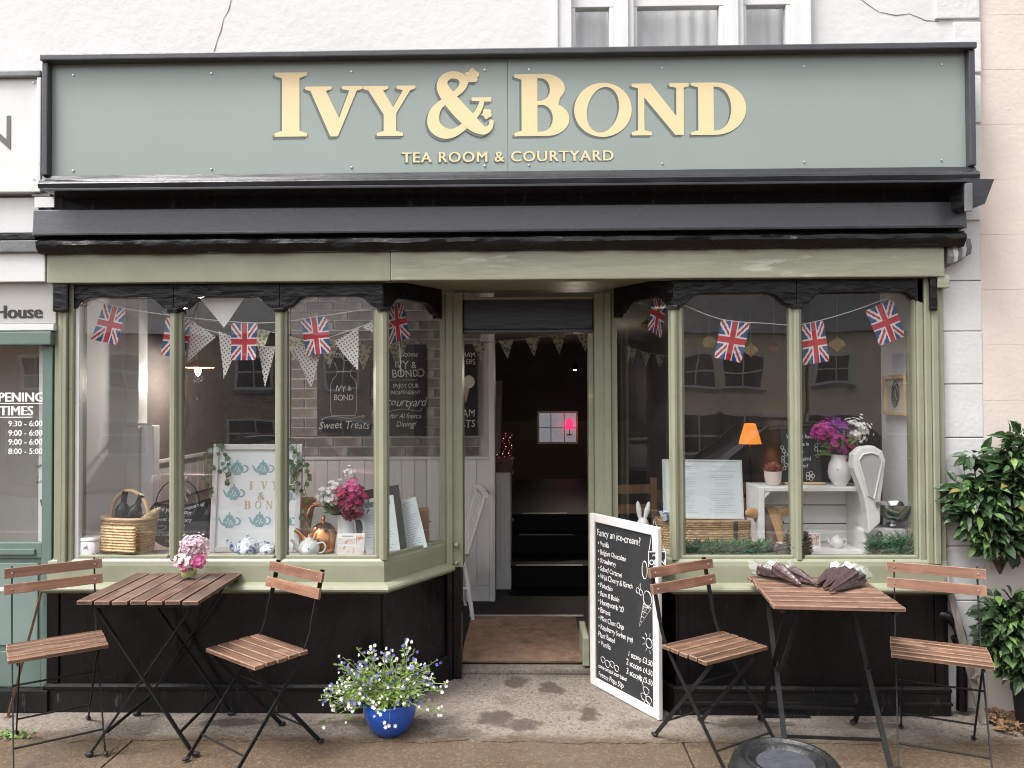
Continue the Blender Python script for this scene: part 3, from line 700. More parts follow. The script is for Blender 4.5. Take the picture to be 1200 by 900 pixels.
# ------------------------------------------------------------------ fascia sign
sg = thing('fascia_sign', 'long sage green shop sign lettered IVY & BOND TEA ROOM & COURTYARD in cream', 'sign', (0, -.1, FZ(210, -.1)), world=True)
YS = -.100
x0, xm, x1 = FX(61, YS, 140), FX(595, YS, 140), FX(1131, YS, 140); z0, z1 = FZ(202, YS), FZ(69, YS)
MB().box(x0, xm - .001, YS, -.06, z0, z1).build('sign_panel', MATS['sign_green'], sg)
MB().box(xm + .001, x1, YS - .0015, -.06, z0, z1).build('sign_panel', MATS['sign_green'], sg)
f0, f1 = FX(49.5, YS - .03, 140), FX(1143, YS - .03, 140); zt, zbm = FZ(58.5, YS - .03), FZ(216, -.14)
MB().box(f0, f1, -.155, .015, z1, zt).build('frame_rail', MATS['black_frame'], sg, bevel=.006)
MB().box(f0 + .001, x0 - .0005, -.138, .015, z0, z1 - .0005).build('frame_stile', MATS['black_frame'], sg, bevel=.006)
MB().box(x1 + .0005, f1 - .001, -.138, .015, z0, z1 - .0005).build('frame_stile', MATS['black_frame'], sg, bevel=.006)
hz = z0 - zbm
lumpy(f0 - .002, f1 + .002, [(.015, zbm), (-.155, zbm), (-.16, zbm + hz * .3), (-.145, zbm + hz * .62), (-.128, zbm + hz * .72), (-.122, z0 - .001), (.015, z0 - .001)], 80, .0025, 8).build('frame_sill', MATS['black_gloss'], sg, smooth=True)
LET = [('I', 322, 360, 85, 160.5), ('V', 358, 425, 101, 160.5), ('Y', 426, 487, 100.5, 160), ('&', 502, 579, 85, 163), ('B', 603, 667, 86.5, 160), ('O', 673, 740, 97.5, 160.5), ('N', 740.5, 807, 97.5, 159), ('D', 810, 874, 96.5, 158.5)]
for ch, a, b_, t, bt in LET:
    A = P(a, bt, YS); B = P(b_, t, YS)
    o = put('letter', glyph_mesh(ch, A.x, B.x, A.z, B.z, .0006), MATS['sign_cream'], sg); o.location.y += YS - .0030
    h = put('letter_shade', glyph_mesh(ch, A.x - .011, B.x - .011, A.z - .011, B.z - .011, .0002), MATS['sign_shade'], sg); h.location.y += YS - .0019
A = P(595, 189.5, YS)
wsub = FX(718, YS, 140) - FX(471, YS, 140)
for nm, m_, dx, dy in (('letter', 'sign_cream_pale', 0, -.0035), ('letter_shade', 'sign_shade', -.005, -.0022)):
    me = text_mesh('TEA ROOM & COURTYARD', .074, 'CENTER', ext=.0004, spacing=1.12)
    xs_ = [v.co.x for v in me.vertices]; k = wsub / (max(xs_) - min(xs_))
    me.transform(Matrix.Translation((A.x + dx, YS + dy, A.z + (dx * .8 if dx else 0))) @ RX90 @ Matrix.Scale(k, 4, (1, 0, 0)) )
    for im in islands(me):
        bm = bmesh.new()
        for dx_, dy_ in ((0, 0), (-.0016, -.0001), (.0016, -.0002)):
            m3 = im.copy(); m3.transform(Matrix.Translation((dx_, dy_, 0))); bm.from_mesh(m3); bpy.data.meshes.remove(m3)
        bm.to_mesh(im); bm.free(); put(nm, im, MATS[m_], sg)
sb = MB().lathe([(.0, .0), (.0065, .0), (.005, .004), (.0, .005)], 10); sme = sb.mesh('screw')
for px in (86, 248, 412, 568, 620, 776, 942, 1103):
    for py in (82 - (px - 600) * .012, 194 - (px - 600) * .012):
        p = P(px, py, YS); s_ = put('screw', sme, MATS['screw_metal'], sg, loc=Vector((p.x, YS - .001, p.z)) - sg.location, rot=(pi / 2, 0, 0))

# ------------------------------------------------------------------ neighbours
nb = thing('neighbour_shop', 'grey-green glazed door and white lintel of the shop next door on the left', 'building', (FX(20), .1, 0), world=True)
xl = FX(62)
XN = -4.6
MB().box(XN, FX(48), -.03, .019, FZ(268, -.03), FZ(226, -.03)).build('fascia_board', MATS['white_gloss'], nb, bevel=.004)
MB().box(XN, FX(40, -.05), -.05, .019, FZ(276, -.05), FZ(268.5, -.05)).build('fascia_moulding', MATS['black_rough'], nb, bevel=.004)
MB().box(XN, FX(53, -.06), -.06, .019, FZ(291, -.06), FZ(276.5, -.06)).build('fascia_moulding', MATS['lead_grey'], nb, bevel=.006)
MB().box(XN, FX(53, -.03), -.04, .019, FZ(326, -.04), FZ(291.5, -.04)).build('lintel_board', MATS['white_gloss'], nb, bevel=.004)
MB().box(XN, FX(65, -.01), -.012, .05, FZ(376, -.012), FZ(326.5, -.012)).build('name_board', MATS['cream_lintel'], nb, bevel=.003)
MB().box(XN, FX(65, -.01), -.03, .05, FZ(384, -.03), FZ(376.5, -.03)).build('cornice', MATS['white_gloss'], nb, bevel=.004)
MB().box(XN, FX(63, -.01), -.04, .05, FZ(401, -.04), FZ(385, -.04)).build('door_head', MATS['teal_paint'], nb, bevel=.006)
p = P(50, 372.5, -.013); text('House', .096, MATS['print_black'], nb, p.x, -.0135, p.z, align='RIGHT', fat=.004, ext=.0005)
# the door: glazed upper half with printed opening times
xg = FX(50); zg0, zg1 = FZ(636), FZ(402)
dr = MB().box(XN + .2, xg - 1.0, .0, .05, .12, FZ(401.5)).build('shop_wall', MATS['teal_paint'], nb)
d = MB().box(xg, xl - .002, -.004, .05, .12, FZ(401.5)).box(xg - 1.0, xg - .0005, -.003, .05, FZ(654), zg0).box(xg - 1.0, xg - .0005, -.003, .05, .12, FZ(765)).box(xg - 1.0, xg - .0005, .008, .045, FZ(765) + .0005, FZ(654) - .0005)
door = d.build('door', MATS['teal_paint'], nb, bevel=.003)
MB().box(xg - 1.0, xg - .03, -.014, -.0035, FZ(650), FZ(643)).build('door_moulding', MATS['teal_paint'], door, bevel=.004)
MB().box(xg - .95, xg - .02, .0, .0078, FZ(758), FZ(660)).build('door_panel', MATS['teal_panel'], door, bevel=.004)
A = P(31, 693, .0); MB().box(A.x - .4, A.x, -.0025, -.0005, A.z, A.z + .022).build('letter_plate', MATS['white_gloss'], door, bevel=.0008)
MB().box(xg - 1.0, xg, .018, .022, zg0, zg1).build('pane', GLASS, door)
for (t, px, py, sz, bo) in (('OPENING', 52, 470.5, .080, .003), ('TIMES', 39, 486.5, .080, .003), ('9:30 - 6:00', 50, 499.5, .049, .0006), ('9:00 - 6:00', 50, 510.5, .049, .0006), ('9:00 - 6:00', 50, 521, .049, .0006), ('8:00 - 5:00', 50, 532, .049, .0006)):
    sz *= .86; bo *= .8; p = P(px, py, .016); text(t, sz, MATS['print_white'], door, p.x, .0165, p.z, align='RIGHT', fat=bo, ext=.0003)
for px0_, px1_, py in ((-8, 51, 472.5), (0, 38, 488.5)):
    A = P(px0_, py, .016); B = P(px1_, py, .016); MB().box(A.x, B.x, .0158, .0168, A.z - .004, A.z).build('underline', MATS['print_white'], door)
MB().box(XN, xl + .01, -.05, .05, 0.0065, .118).build('door_step', MATS['black_plinth'], nb, bevel=.006)
mat('blind_beige', (0.50, 0.46, 0.42), 0.85, var=0.05, scale=2, bump=0.1)
MB().box(xg - 1.05, xg + .04, .5, .52, .1, 2.4).build('blind', MATS['blind_beige'], nb)
MB().box(xg + .03, xl + .02, .051, .5, .1, 2.4).build('reveal', MATS['blind_beige'], nb)
MB().box(xg - 1.06, xg + .05, .051, .52, 2.41, 2.45).build('shop_ceiling', MATS['blind_beige'], nb)
MB().box(xg - 1.06, xg + .05, .051, .52, .08, .1).build('shop_floor', MATS['blind_beige'], nb)
MB().box(xg - 1.1, xg - 1.06, .051, .52, .08, 2.45).build('reveal', MATS['blind_beige'], nb)
ns = thing('neighbour_sign', 'white framed sign board ending in a grey N at the left edge', 'sign', (XN + .8, -.04, FZ(222)), world=True)
A = P(45, 219, -.05); B = P(45, 92, -.05)
MB().box(XN, A.x, -.05, .019, A.z, B.z).build('sign_panel', MATS['white_gloss'], ns)
T = P(48, 82, -.07)
MB().box(XN, T.x, -.075, .019, B.z + .0005, T.z).build('frame_rail', MATS['lead_grey'], ns, bevel=.008)
MB().box(A.x + .0005, T.x, -.07, .019, A.z, B.z).build('frame_stile', MATS['white_gloss'], ns, bevel=.004)
Bm = P(48, 225, -.07)
MB().box(XN, T.x, -.07, .019, Bm.z, A.z - .0005).build('frame_rail', MATS['white_gloss'], ns, bevel=.006)
A = P(12.5, 175, -.051); B = P(-24, 136, -.051); hN = B.z - A.z; wN = A.x - B.x
MB().prism([(B.x, A.z), (B.x + .022, A.z), (B.x + .022, A.z + hN * .7), (A.x - .005, A.z), (A.x, A.z), (A.x, B.z), (A.x - .022, B.z), (A.x - .022, A.z + hN * .3), (B.x + .005, B.z), (B.x, B.z)], -.0522, -.0503).build('letter', MATS['print_grey'], ns)
for py in (97, 210):
    p = P(40, py, -.05); put('screw', sme, MATS['screw_metal'], ns, loc=Vector((p.x, -.051, p.z)) - ns.location, rot=(pi / 2, 0, 0))
MB().box(FX(36, -.06), FX(57, -.06), -.06, .019, FZ(224.5, -.06), FZ(221.5, -.06)).build('frame_lip', MATS['lead_grey'], ns)
MB().box(FX(45, -.02), FX(68, -.02), -.062, -.0605, FZ(238, -.06), FZ(225.5, -.06)).build('white_strip', MATS['white_gloss'], sf)
MB().box(XN - .1, xl + .05, .1, .34, 2.0, FZ(226)).box(XN - 4, XN, -.02, .34, 0, 6.4).build('party_wall', MATS['white_render'], nb)
# pink neighbour on the right
pk = thing('pink_house', 'pale pink rendered house wall at the right edge behind the shrubs', 'building', (FX(1152) + .5, .2, 0), world=True)
xp = XR + .004
MB().box(xp, xp + 5, .034, .4, 0, 6.4).build('wall', MATS['joint_pink'], pk)
z = -0.12; row = 0
while z < 6.3:
    x = xp + .001 - (0.0)
    first = True
    while x < xp + 3.0:
        L_ = (2.3 if row % 2 else 1.5) if first else 1.9
        x1_ = min(x + L_, xp + 5)
        MB().box(x, x1_ - .001, .033 + rnd.uniform(-.0003, .0003), .036, max(z, 0.0) + .0006, z + .2812).build('wall_block', MATS['pink_render'], pk, bevel=.0006)
        x = x1_; first = False
    z += .282; row += 1
# ------------------------------------------------------------------ the room behind the glass
XWL, XWR = FX(91, .06), FX(1075, .06)
YBK = 8.6
mat('inner_white', (0.80, 0.80, 0.81), 0.7, var=0.05, scale=3, bump=0.1)
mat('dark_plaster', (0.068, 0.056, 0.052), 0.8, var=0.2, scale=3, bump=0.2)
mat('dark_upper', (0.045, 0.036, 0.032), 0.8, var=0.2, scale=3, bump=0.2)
mat('brown_dado', (0.10, 0.078, 0.055), 0.7, var=0.1, scale=3)
mat('black_floor', (0.007, 0.007, 0.0075), 0.5, spec=0.15, var=0.3, scale=6, bump=0.1)
mat('dado_grey', (0.46, 0.44, 0.43), 0.55, var=0.06, scale=5, bump=0.05, objrand=0.05)
mat('dado_white', (0.85, 0.835, 0.83), 0.5, var=0.04, scale=5, bump=0.05, objrand=0.03)
mat('ceiling_dark', (0.30, 0.285, 0.27), 0.9, var=0.1)
mat('coir', (0.31, 0.195, 0.13), 0.95, var=0.25, scale=14, bump=0.8, bscale=240, patch=(0.2, 0.125, 0.085), pscale=5, pthr=0.56)
mat('alu', (0.5, 0.5, 0.49), 0.45, metal=1.0, bump=0.05)
MB().box(XWL - .3, XWR + .3, .61, YBK, -.0, ZFL).build('interior_floor', MATS['black_floor'], kind='structure')
MB().box(XWL - .3, XWR + .3, .162, YBK + .1, ZCEIL, ZCEIL + .1).build('interior_ceiling', MATS['ceiling_dark'], kind='structure')
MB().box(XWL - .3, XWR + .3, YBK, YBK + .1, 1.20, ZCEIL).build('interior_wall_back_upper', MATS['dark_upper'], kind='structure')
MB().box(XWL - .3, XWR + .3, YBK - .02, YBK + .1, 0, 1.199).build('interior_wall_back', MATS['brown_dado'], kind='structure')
YT = .60
MB().box(XWL - .2, XWL, .051, YT, 0, ZCEIL).build('window_return_left', MATS['inner_white'], kind='structure')
MB().box(XWR, XWR + .2, .051, .46, 0, ZCEIL).build('window_return_right', MATS['inner_white'], kind='structure')
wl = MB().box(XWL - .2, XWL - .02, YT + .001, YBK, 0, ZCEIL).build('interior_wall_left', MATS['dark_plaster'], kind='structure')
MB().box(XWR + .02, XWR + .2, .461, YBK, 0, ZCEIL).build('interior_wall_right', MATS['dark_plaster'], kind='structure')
# boxed pipe and little shelf end where the white return stops
pb = thing('boxed_pipe', 'white boxed-in pipe at the back edge of the left window return', 'pipe box', (XWL + .04, YT - .04, ZD), world=True)
MB().box(XWL, XWL + .075, YT - .06, YT + .05, ZD, 2.44).build('casing', MATS['white_gloss'], pb, bevel=.006)
MB().box(XWL + .076, XWL + .15, YT - .03, YT + .05, ZD, FZ(497, YT)).build('lower_casing', MATS['inner_white'], pb, bevel=.006)
MB().box(XWL - .0, XWL + .16, YT - .07, YT - .0605, FZ(497, YT), FZ(494, YT)).build('ledge', MATS['white_gloss'], pb, bevel=.002)
# grey boarded dado along the left wall
for i in range(34):
    y = YT + .09 + i * .105
    MB().box(XWL - .021, XWL - .004, y, y + .1, .93, 1.18).build('dado_board', MATS['dado_grey'], wl, bevel=.003)
MB().box(XWL - .021, XWL + .012, YT + .08, 4.3, 1.181, 1.205).build('dado_rail', MATS['dado_grey'], wl, bevel=.004)
MB().box(XWL - .021, XWL + .20, YT + .12, 4.3, .86, .925).build('bench_back', MATS['dark_plaster'], wl, bevel=.01)
# partition: brick above, white boarded dado below
YP = 2.0
XP0, XP1 = FX(341, YP), FX(573, YP)
part = MB().box(XP0, XP1, YP, YP + .12, ZFL, ZCEIL).build('interior_partition', MATS['joint_dark'], kind='structure')
mat('wall_brick', (0.225, 0.20, 0.198), 0.85, var=0.3, scale=9, bump=0.4, bscale=40, patch=(0.38, 0.36, 0.352), pscale=8, pthr=0.58, objrand=0.28)
mat('brick_mortar', (0.52, 0.50, 0.485), 0.9, var=0.1)
part.data.materials.clear(); part.data.materials.append(MATS['brick_mortar'])
zdd = FZ(538, YP); bw, bh = .225, .075
bme = MB().box(0, bw - .012, -.012, .002, 0, bh - .012).mesh('brick', bevel=.003)
bhm = MB().box(0, bw / 2 - .012, -.012, .002, 0, bh - .012).mesh('brick', bevel=.003)
r = 0; z = zdd + .03
while z + bh < ZCEIL:
    x = XP0 + .004
    if r % 2: put('brick', bhm, MATS['wall_brick'], part, loc=(x, YP - .0, z)); x += bw / 2
    while x + bw / 2 < XP1 + .01:
        full = x + bw <= XP1 + .005
        put('brick', bme if full else bhm, MATS['wall_brick'], part, loc=(x, YP + rnd.uniform(-.002, .002), z)); x += bw if full else bw / 2
    z += bh; r += 1
n = 16; wdt = (XP1 - XP0) / n
for i in range(n):
    MB().box(XP0 + i * wdt + .001, XP0 + (i + 1) * wdt - .001, YP - .018, YP - .001, ZFL + .12, zdd - .001).build('dado_board', MATS['dado_white'], part, bevel=.002)
MB().box(XP0, XP1 + .004, YP - .035, YP - .001, zdd, zdd + .022).build('dado_rail', MATS['dado_white'], part, bevel=.004)
MB().box(XP0, XP1, YP - .024, YP - .001, ZFL, ZFL + .118).build('skirting', MATS['dado_white'], part, bevel=.004)
MB().box(XP1 + .001, XP1 + .045, YP - .03, YP + .12, ZFL, ZCEIL).build('corner_post', MATS['dado_white'], part, bevel=.004)
MB().box(XP0 - .05, XP0 - .001, YP - .02, YP + .12, ZFL, ZCEIL).build('corner_post', MATS['dado_grey'], part, bevel=.004)
# coir mat, metal threshold strip, steps with nosings
mt = thing('door_mat', 'brown coir mat filling the doorway threshold', 'mat', (FX(612, .9), .9, ZFL), world=True)
xm0, xm1 = FX(538, .62), FX(684, .62)
mm = MB(); nx, ny = 40, 30; vs = []
yb = PZ(612, 722, ZFL + .01).y
for j in range(ny + 1):
    for i in range(nx + 1):
        x = xm0 + (xm1 - xm0) * i / nx; y = .62 + (yb - .62) * j / ny
        vs.append((x, y, ZFL + .010 + .0025 * mnoise.noise(Vector((x * 9, y * 9, 1)))))
mm.add(vs, [(j * (nx + 1) + i, j * (nx + 1) + i + 1, (j + 1) * (nx + 1) + i + 1, (j + 1) * (nx + 1) + i) for j in range(ny) for i in range(nx)])
mm.box(xm0, xm1, .62, yb, ZFL + .001, ZFL + .006)
mm.build('pile', MATS['coir'], mt, smooth='all', fixn=False)
MB().box(xm0 - .02, xm1 + .06, yb + .002, yb + .035, ZFL + .001, ZFL + .012).build('metal_strip', MATS['alu'], mt, bevel=.003)
st = thing('indoor_steps', 'dark steps with thin metal nosings rising at the back of the room', 'steps', (FX(640, 2.3), 2.3, ZFL), world=True)
for k, (py, px0_, px1_) in enumerate(((663, 604, 682), (627, 608, 672), (602, 612, 664))):
    zz = ZFL + .17 * (k + 1) - .01 * k; q = PZ(640, py, zz)
    x0, x1 = FX(px0_, q.y), FX(px1_, q.y)
    MB().box(x0 - .12, XWR + .01 if k < 2 else XWR, q.y + .003, q.y + (.8 if k < 2 else 3.0), ZFL + .001 if k == 0 else zz - .16, zz - .003 * k).build('step', MATS['black_floor'], st)
    MB().box(x0, x1, q.y - .006, q.y + .026, zz + .0005, zz + .005).build('nosing', MATS['alu'], st)
# far hatch window with a pink lamp beyond
mat('hatch_glow', (0.5, 0.52, 0.55), 0.8, emit=(0.75, 0.82, 0.9), estr=0.085, var=0.3, scale=8)
hw = thing('hatch_window', 'small bright paned window in the far back wall', 'window', (FX(653, YBK), YBK - .06, FZ(520, YBK)), world=True)
A = P(630, 520, YBK - .05); B = P(677, 482, YBK - .05)
MB().box(A.x, B.x, YBK - .029, YBK - .024, A.z, B.z).build('pane', MATS['hatch_glow'], hw)
for a, b_, c, d_ in ((A.x, A.x + .03, A.z, B.z), (B.x - .03, B.x, A.z, B.z), (A.x + .03, B.x - .03, B.z - .03, B.z), (A.x + .03, B.x - .03, A.z, A.z + .03)):
    MB().box(a, b_, YBK - .06, YBK - .03, c, d_).build('frame_bar', MATS['dado_white'], hw)
for t in (1 / 3, 2 / 3): x = A.x + (B.x - A.x) * t; MB().box(x - .008, x + .008, YBK - .05, YBK - .031, A.z + .03, B.z - .03).build('glazing_bar', MATS['dado_white'], hw)
zc = (A.z + B.z) / 2; MB().box(A.x + .03, B.x - .03, YBK - .054, YBK - .0505, zc - .008, zc + .008).build('glazing_bar', MATS['dado_white'], hw)
mat('pink_glow', (0.8, 0.05, 0.15), 0.6, emit=(1.0, 0.03, 0.12), estr=0.7, bump=0)
p = P(667, 499, YBK - .1)
pl = thing('pink_lamp', 'glowing pink lampshade seen against the far hatch window', 'lamp', (p.x, YBK - .14, p.z - .03), world=True)
MB().lathe([(.075, -.05), (.05, .11)], 16, (p.x, YBK - .14, p.z)).build('lamp_shade', MATS['pink_glow'], pl, smooth=True)
MB().tube([(p.x, YBK - .14, p.z - .14), (p.x, YBK - .14, p.z + .12)], .006, 6).lathe([(.05, -.15), (.05, -.14), (.01, -.13)], 12, (p.x, YBK - .14, p.z)).build('stem', MATS['dark_iron'], pl)
# white panelled cupboard past the partition
YC = 2.35
A = P(577, 689, YC); B = P(598, 549, YC)
cb = thing('white_cupboard', 'white panelled cupboard with brown top behind the partition', 'cupboard', (A.x + .1, YC + .3, ZFL), world=True)
zt = B.z
MB().box(A.x - .02, B.x, YC, YC + .6, ZFL + .05, zt - .03).box(A.x, B.x + .004, YC - .008, YC + .6, ZFL, ZFL + .15).build('carcass', MATS['dado_white'], cb, bevel=.005)
for i in range(3): MB().box(A.x + .005 + i * .033, A.x + .035 + i * .033, YC - .012, YC - .001, ZFL + .18, zt - .07).build('panel_board', MATS['dado_white'], cb, bevel=.002)
mat('brown_top', (0.12, 0.045, 0.025), 0.5, var=0.2)
MB().box(A.x - .03, B.x + .02, YC - .02, YC + .62, zt - .029, zt + .05).build('worktop', MATS['brown_top'], cb, bevel=.006)
for i, zz in enumerate((.55, .95)): MB().ball((B.x + .012, YC + .3, zz), .014, 8, 6).build('knob', MATS['alu'], cb, smooth=True)
# dark shelf clutter: cloth hanging from a peg, fairy lights
mat('linen', (0.42, 0.38, 0.35), 0.9, var=0.15, scale=9)
A = P(582, 446, 2.6)
cl = MB(); vs = []
for i in range(9):
    for k in range(14):
        x = A.x - .05 + .1 * i / 8 * (1 - .2 * k / 13); z = A.z - .62 * k / 13; vs.append((x, 2.6 + .012 * sin(i * 1.9 + k * .3), z))
cl.add(vs, [(i * 14 + k, i * 14 + k + 1, (i + 1) * 14 + k + 1, (i + 1) * 14 + k) for i in range(8) for k in range(13)])
tw = cl.build('hanging_cloth', MATS['linen'], smooth='all', fixn=False, label='pale linen cloth hanging from a hook inside the doorway', cat='cloth')
MB().tube([(A.x, 2.66, A.z + .02), (A.x, 2.58, A.z + .03), (A.x, 2.575, A.z + .0)], .006, 6).build('hook', MATS['dark_iron'], tw)
fl = thing('fairy_lights', 'red and pink fairy lights dangling inside the doorway', 'fairy lights', (FX(592, 2.75), 2.75, FZ(540, 2.75)), world=True)
mat('red_bulb', (0.8, 0.05, 0.06), 0.4, emit=(1.0, 0.06, 0.08), estr=0.5, bump=0)
mat('warm_bulb', (0.9, 0.8, 0.6), 0.4, emit=(1.0, 0.5, 0.45), estr=0.7, bump=0)
for i in range(3):
    pts = []
    for k in range(12):
        q = P(584 + i * 7 + 2 * sin(k * 1.3 + i), 506 + k * 3 + i * 2, 2.75); pts.append((q.x, 2.75 + .01 * sin(k), q.z))
    wr = MB().tube(pts, .0022, 5).build('wire', MATS['dark_iron'], fl)
    for k in range(0, 12, 1): MB().ball(pts[k], .0042, 6, 4).build('bulb', MATS['red_bulb'] if (k + i) % 3 else MATS['warm_bulb'], wr)
# pendant lamp over the left side (lit)
q = P(232, 431, .98)
pd = thing('pendant_lamp', 'lit pendant lamp with shallow rust shade inside the left window', 'lamp', (q.x, .98, q.z), world=True)
mat('shade_rust', (0.45, 0.22, 0.12), 0.6, var=0.1)
mat('bulb_glow', (1, .9, .6), 0.3, emit=(1.0, 0.80, 0.35), estr=9.0, bump=0)
MB().lathe([(.1, 0), (.096, .010), (.05, .03), (.015, .05), (.012, .09), (.0, .09)], 24, q).build('lamp_shade', MATS['shade_rust'], pd, smooth=True)
MB().lathe([(.0, -.055), (.012, -.045), (.022, -.02), (.020, .0), (.01, .015), (.0, .015)], 12, q).build('bulb', MATS['bulb_glow'], pd, smooth=True)
MB().tube([(q.x, .98, q.z + .08), (q.x, .98, ZCEIL)], .003, 5).build('flex', MATS['dark_iron'], pd)
lt = bpy.data.lights.new('pendant_light', 'POINT'); lt.energy = 9; lt.specular_factor = .15; lt.color = (1, .93, .84); lt.shadow_soft_size = .03
lo = bpy.data.objects.new('pendant_light', lt); COL.objects.link(lo); lo.parent = pd; lo.location = (0, 0, -.08)
# wooden chairs and table, dresser and lit orange lamp inside the right window
mat('pine', (0.36, 0.19, 0.085), 0.5, var=0.2, scale=5, bump=0.1, stretch=(6, 6, .8))
mat('dark_pine', (0.17, 0.09, 0.045), 0.5, var=0.2, scale=5, bump=0.1, stretch=(6, 6, .8))
def dining_chair(label, x, y, rz, m):
    t = thing('dining_chair', label, 'chair', (x, y, ZFL), rz, 'wooden chairs in the tea room')
    for sx in (-1, 1):
        MB().bar((sx * .19, .19, 0), (sx * .19, .24, .98), .04, .03).build('rear_leg', m, t, bevel=.004)
        MB().bar((sx * .19, -.19, 0), (sx * .19, -.19, .44), .04, .04).build('front_leg', m, t, bevel=.004)
    MB().box(-.22, .22, -.22, .21, .44, .475).build('seat', m, t, bevel=.01)
    for z in (.62, .76, .90): MB().box(-.172, .172, .205 + (z - .5) * .06, .223 + (z - .5) * .06, z - .03, z + .035).build('back_rail', m, t, bevel=.006)
    for s_ in ((-.19, -.19, -.19, .19), (.19, -.19, .19, .19), (-.19, 0, .19, 0)): MB().bar((s_[0], s_[1], .2), (s_[2], s_[3], .2), .025, .02).build('stretcher', m, t)
    return t
dining_chair('pine ladder-back chair behind the white rabbit ornament', FX(750, 1.25), 1.35, radians(10), MATS['pine'])
dining_chair('pine ladder-back chair behind the framed menu in the right window', FX(885, 1.4), 1.45, radians(-20), MATS['pine'])
dt = thing('dining_table', 'wooden dining table carrying the orange lamp inside the right window', 'table', (FX(850, 2.6), 2.6, ZFL))
MB().box(-.6, .6, -.4, .4, .69, .725).build('table_top', MATS['dark_pine'], dt, bevel=.006)
for sx in (-.54, .54):
    for sy in (-.34, .34): MB().bar((sx, sy, 0), (sx, sy, .69), .05, .05).build('leg', MATS['dark_pine'], dt)
q = P(879, 520, 2.5)
lp = thing('table_lamp', 'lit orange pleated table lamp inside the right window', 'lamp', (q.x, 2.5, ZFL + .726))
mat('orange_shade', (0.85, 0.36, 0.08), 0.7, emit=(1.0, 0.30, 0.035), estr=0.42, var=0.25, scale=30, stretch=(1, 1, .05), bump=0.3, bscale=40)
zb_ = q.z - (ZFL + .726)
prof = []
sh = MB(); vs = []; nn = 48
for j, (rr, zz) in enumerate(((.09, 0), (.075, .06), (.06, .11), (.045, .165))):
    for k in range(nn): a = 2 * pi * k / nn; r2 = rr * (1 + (.03 if k % 2 else 0)); vs.append((r2 * cos(a), r2 * sin(a), zb_ + zz))
sh.add(vs, [(j * nn + k, j * nn + (k + 1) % nn, (j + 1) * nn + (k + 1) % nn, (j + 1) * nn + k) for j in range(3) for k in range(nn)])
sh.build('lamp_shade', MATS['orange_shade'], lp)
MB().lathe([(.06, 0), (.06, .01), (.02, .03), (.03, .08), (.012, .14), (.008, zb_ + .05), (0, zb_ + .05)], 14).build('lamp_base', MATS['dark_iron'], lp, smooth=True)
lt = bpy.data.lights.new('lamp_light', 'POINT'); lt.energy = 0.8; lt.color = (1, .5, .15); lt.shadow_soft_size = .02
lo = bpy.data.objects.new('lamp_light', lt); COL.objects.link(lo); lo.parent = lp; lo.location = (0, 0, zb_ + .06)
ds = thing('glazed_dresser', 'tall wooden dresser with open lattice shelves inside the right window', 'dresser', (FX(912, 3.6), 3.6, ZFL), world=True)
x0, x1 = FX(888, 3.5), FX(936, 3.5)
MB().box(x0, x1, 3.75, 3.78, ZFL, 2.1).build('back_board', MATS['dark_pine'], ds)
for x in (x0, (x0 + x1) / 2, x1): MB().box(x - .02, x + .02, 3.5, 3.749, ZFL, 2.1).build('upright', MATS['pine'], ds, bevel=.004)
for z in (.6, .95, 1.25, 1.5, 1.75, 2.08): MB().box(x0 + .021, (x0 + x1) / 2 - .021, 3.51, 3.748, z - .015, z + .015).box((x0 + x1) / 2 + .021, x1 - .021, 3.51, 3.748, z - .015, z + .015).build('shelf', MATS['pine'], ds)
fe = thing('fire_extinguisher', 'red fire extinguisher beside the orange lamp', 'extinguisher', (FX(901, 3.3), 3.3, FZ(536, 3.3)))
mat('red_paint', (0.5, 0.03, 0.03), 0.35, bump=0)
MB().lathe([(0, 0), (.05, 0), (.052, .02), (.052, .2), (.035, .24), (.018, .25), (.018, .27), (0, .27)], 16).build('cylinder', MATS['red_paint'], fe, smooth=True)
MB().bar((-.03, 0, .285), (.045, 0, .295), .02, .014).build('handle', MATS['dark_iron'], fe)
MB().tube([(0.02, 0, .27), (.07, 0, .24), (.075, 0, .1)], .008, 6).build('hose', MATS['dark_iron'], fe)

# small hanging spotlights, lit
def spot(label, px, py, Y, e):
    q = P(px, py, Y); t = thing('hanging_spotlight', label, 'lamp', q, 0, 'hanging spotlights deep in the room')
    MB().lathe([(.03, 0), (.032, .01), (.026, .07), (.01, .09), (0, .09)], 14).build('lamp_can', MATS['dark_iron'], t, smooth=True)
    MB().ball((0, 0, .0), (.02, .02, .016), 10, 6).build('bulb', mat('spot_glow', (1, .95, .85), .3, emit=(1, .88, .7), estr=14, bump=0), t, smooth=True)
    MB().tube([(0, 0, .088), (0, 0, ZCEIL - q.z)], .003, 5).build('flex', MATS['dark_iron'], t)
    l_ = bpy.data.lights.new('spot_light', 'POINT'); l_.energy = e; l_.color = (1, .86, .68); l_.shadow_soft_size = .03
    o_ = bpy.data.objects.new('spot_light', l_); COL.objects.link(o_); o_.parent = t; o_.location = (0, 0, -.04)
spot('tiny lit spotlight hanging deep in the doorway view', 674, 433, 5.4, 7)
spot('tiny lit spotlight hanging behind the second left pane', 304, 466, 5.0, 5)
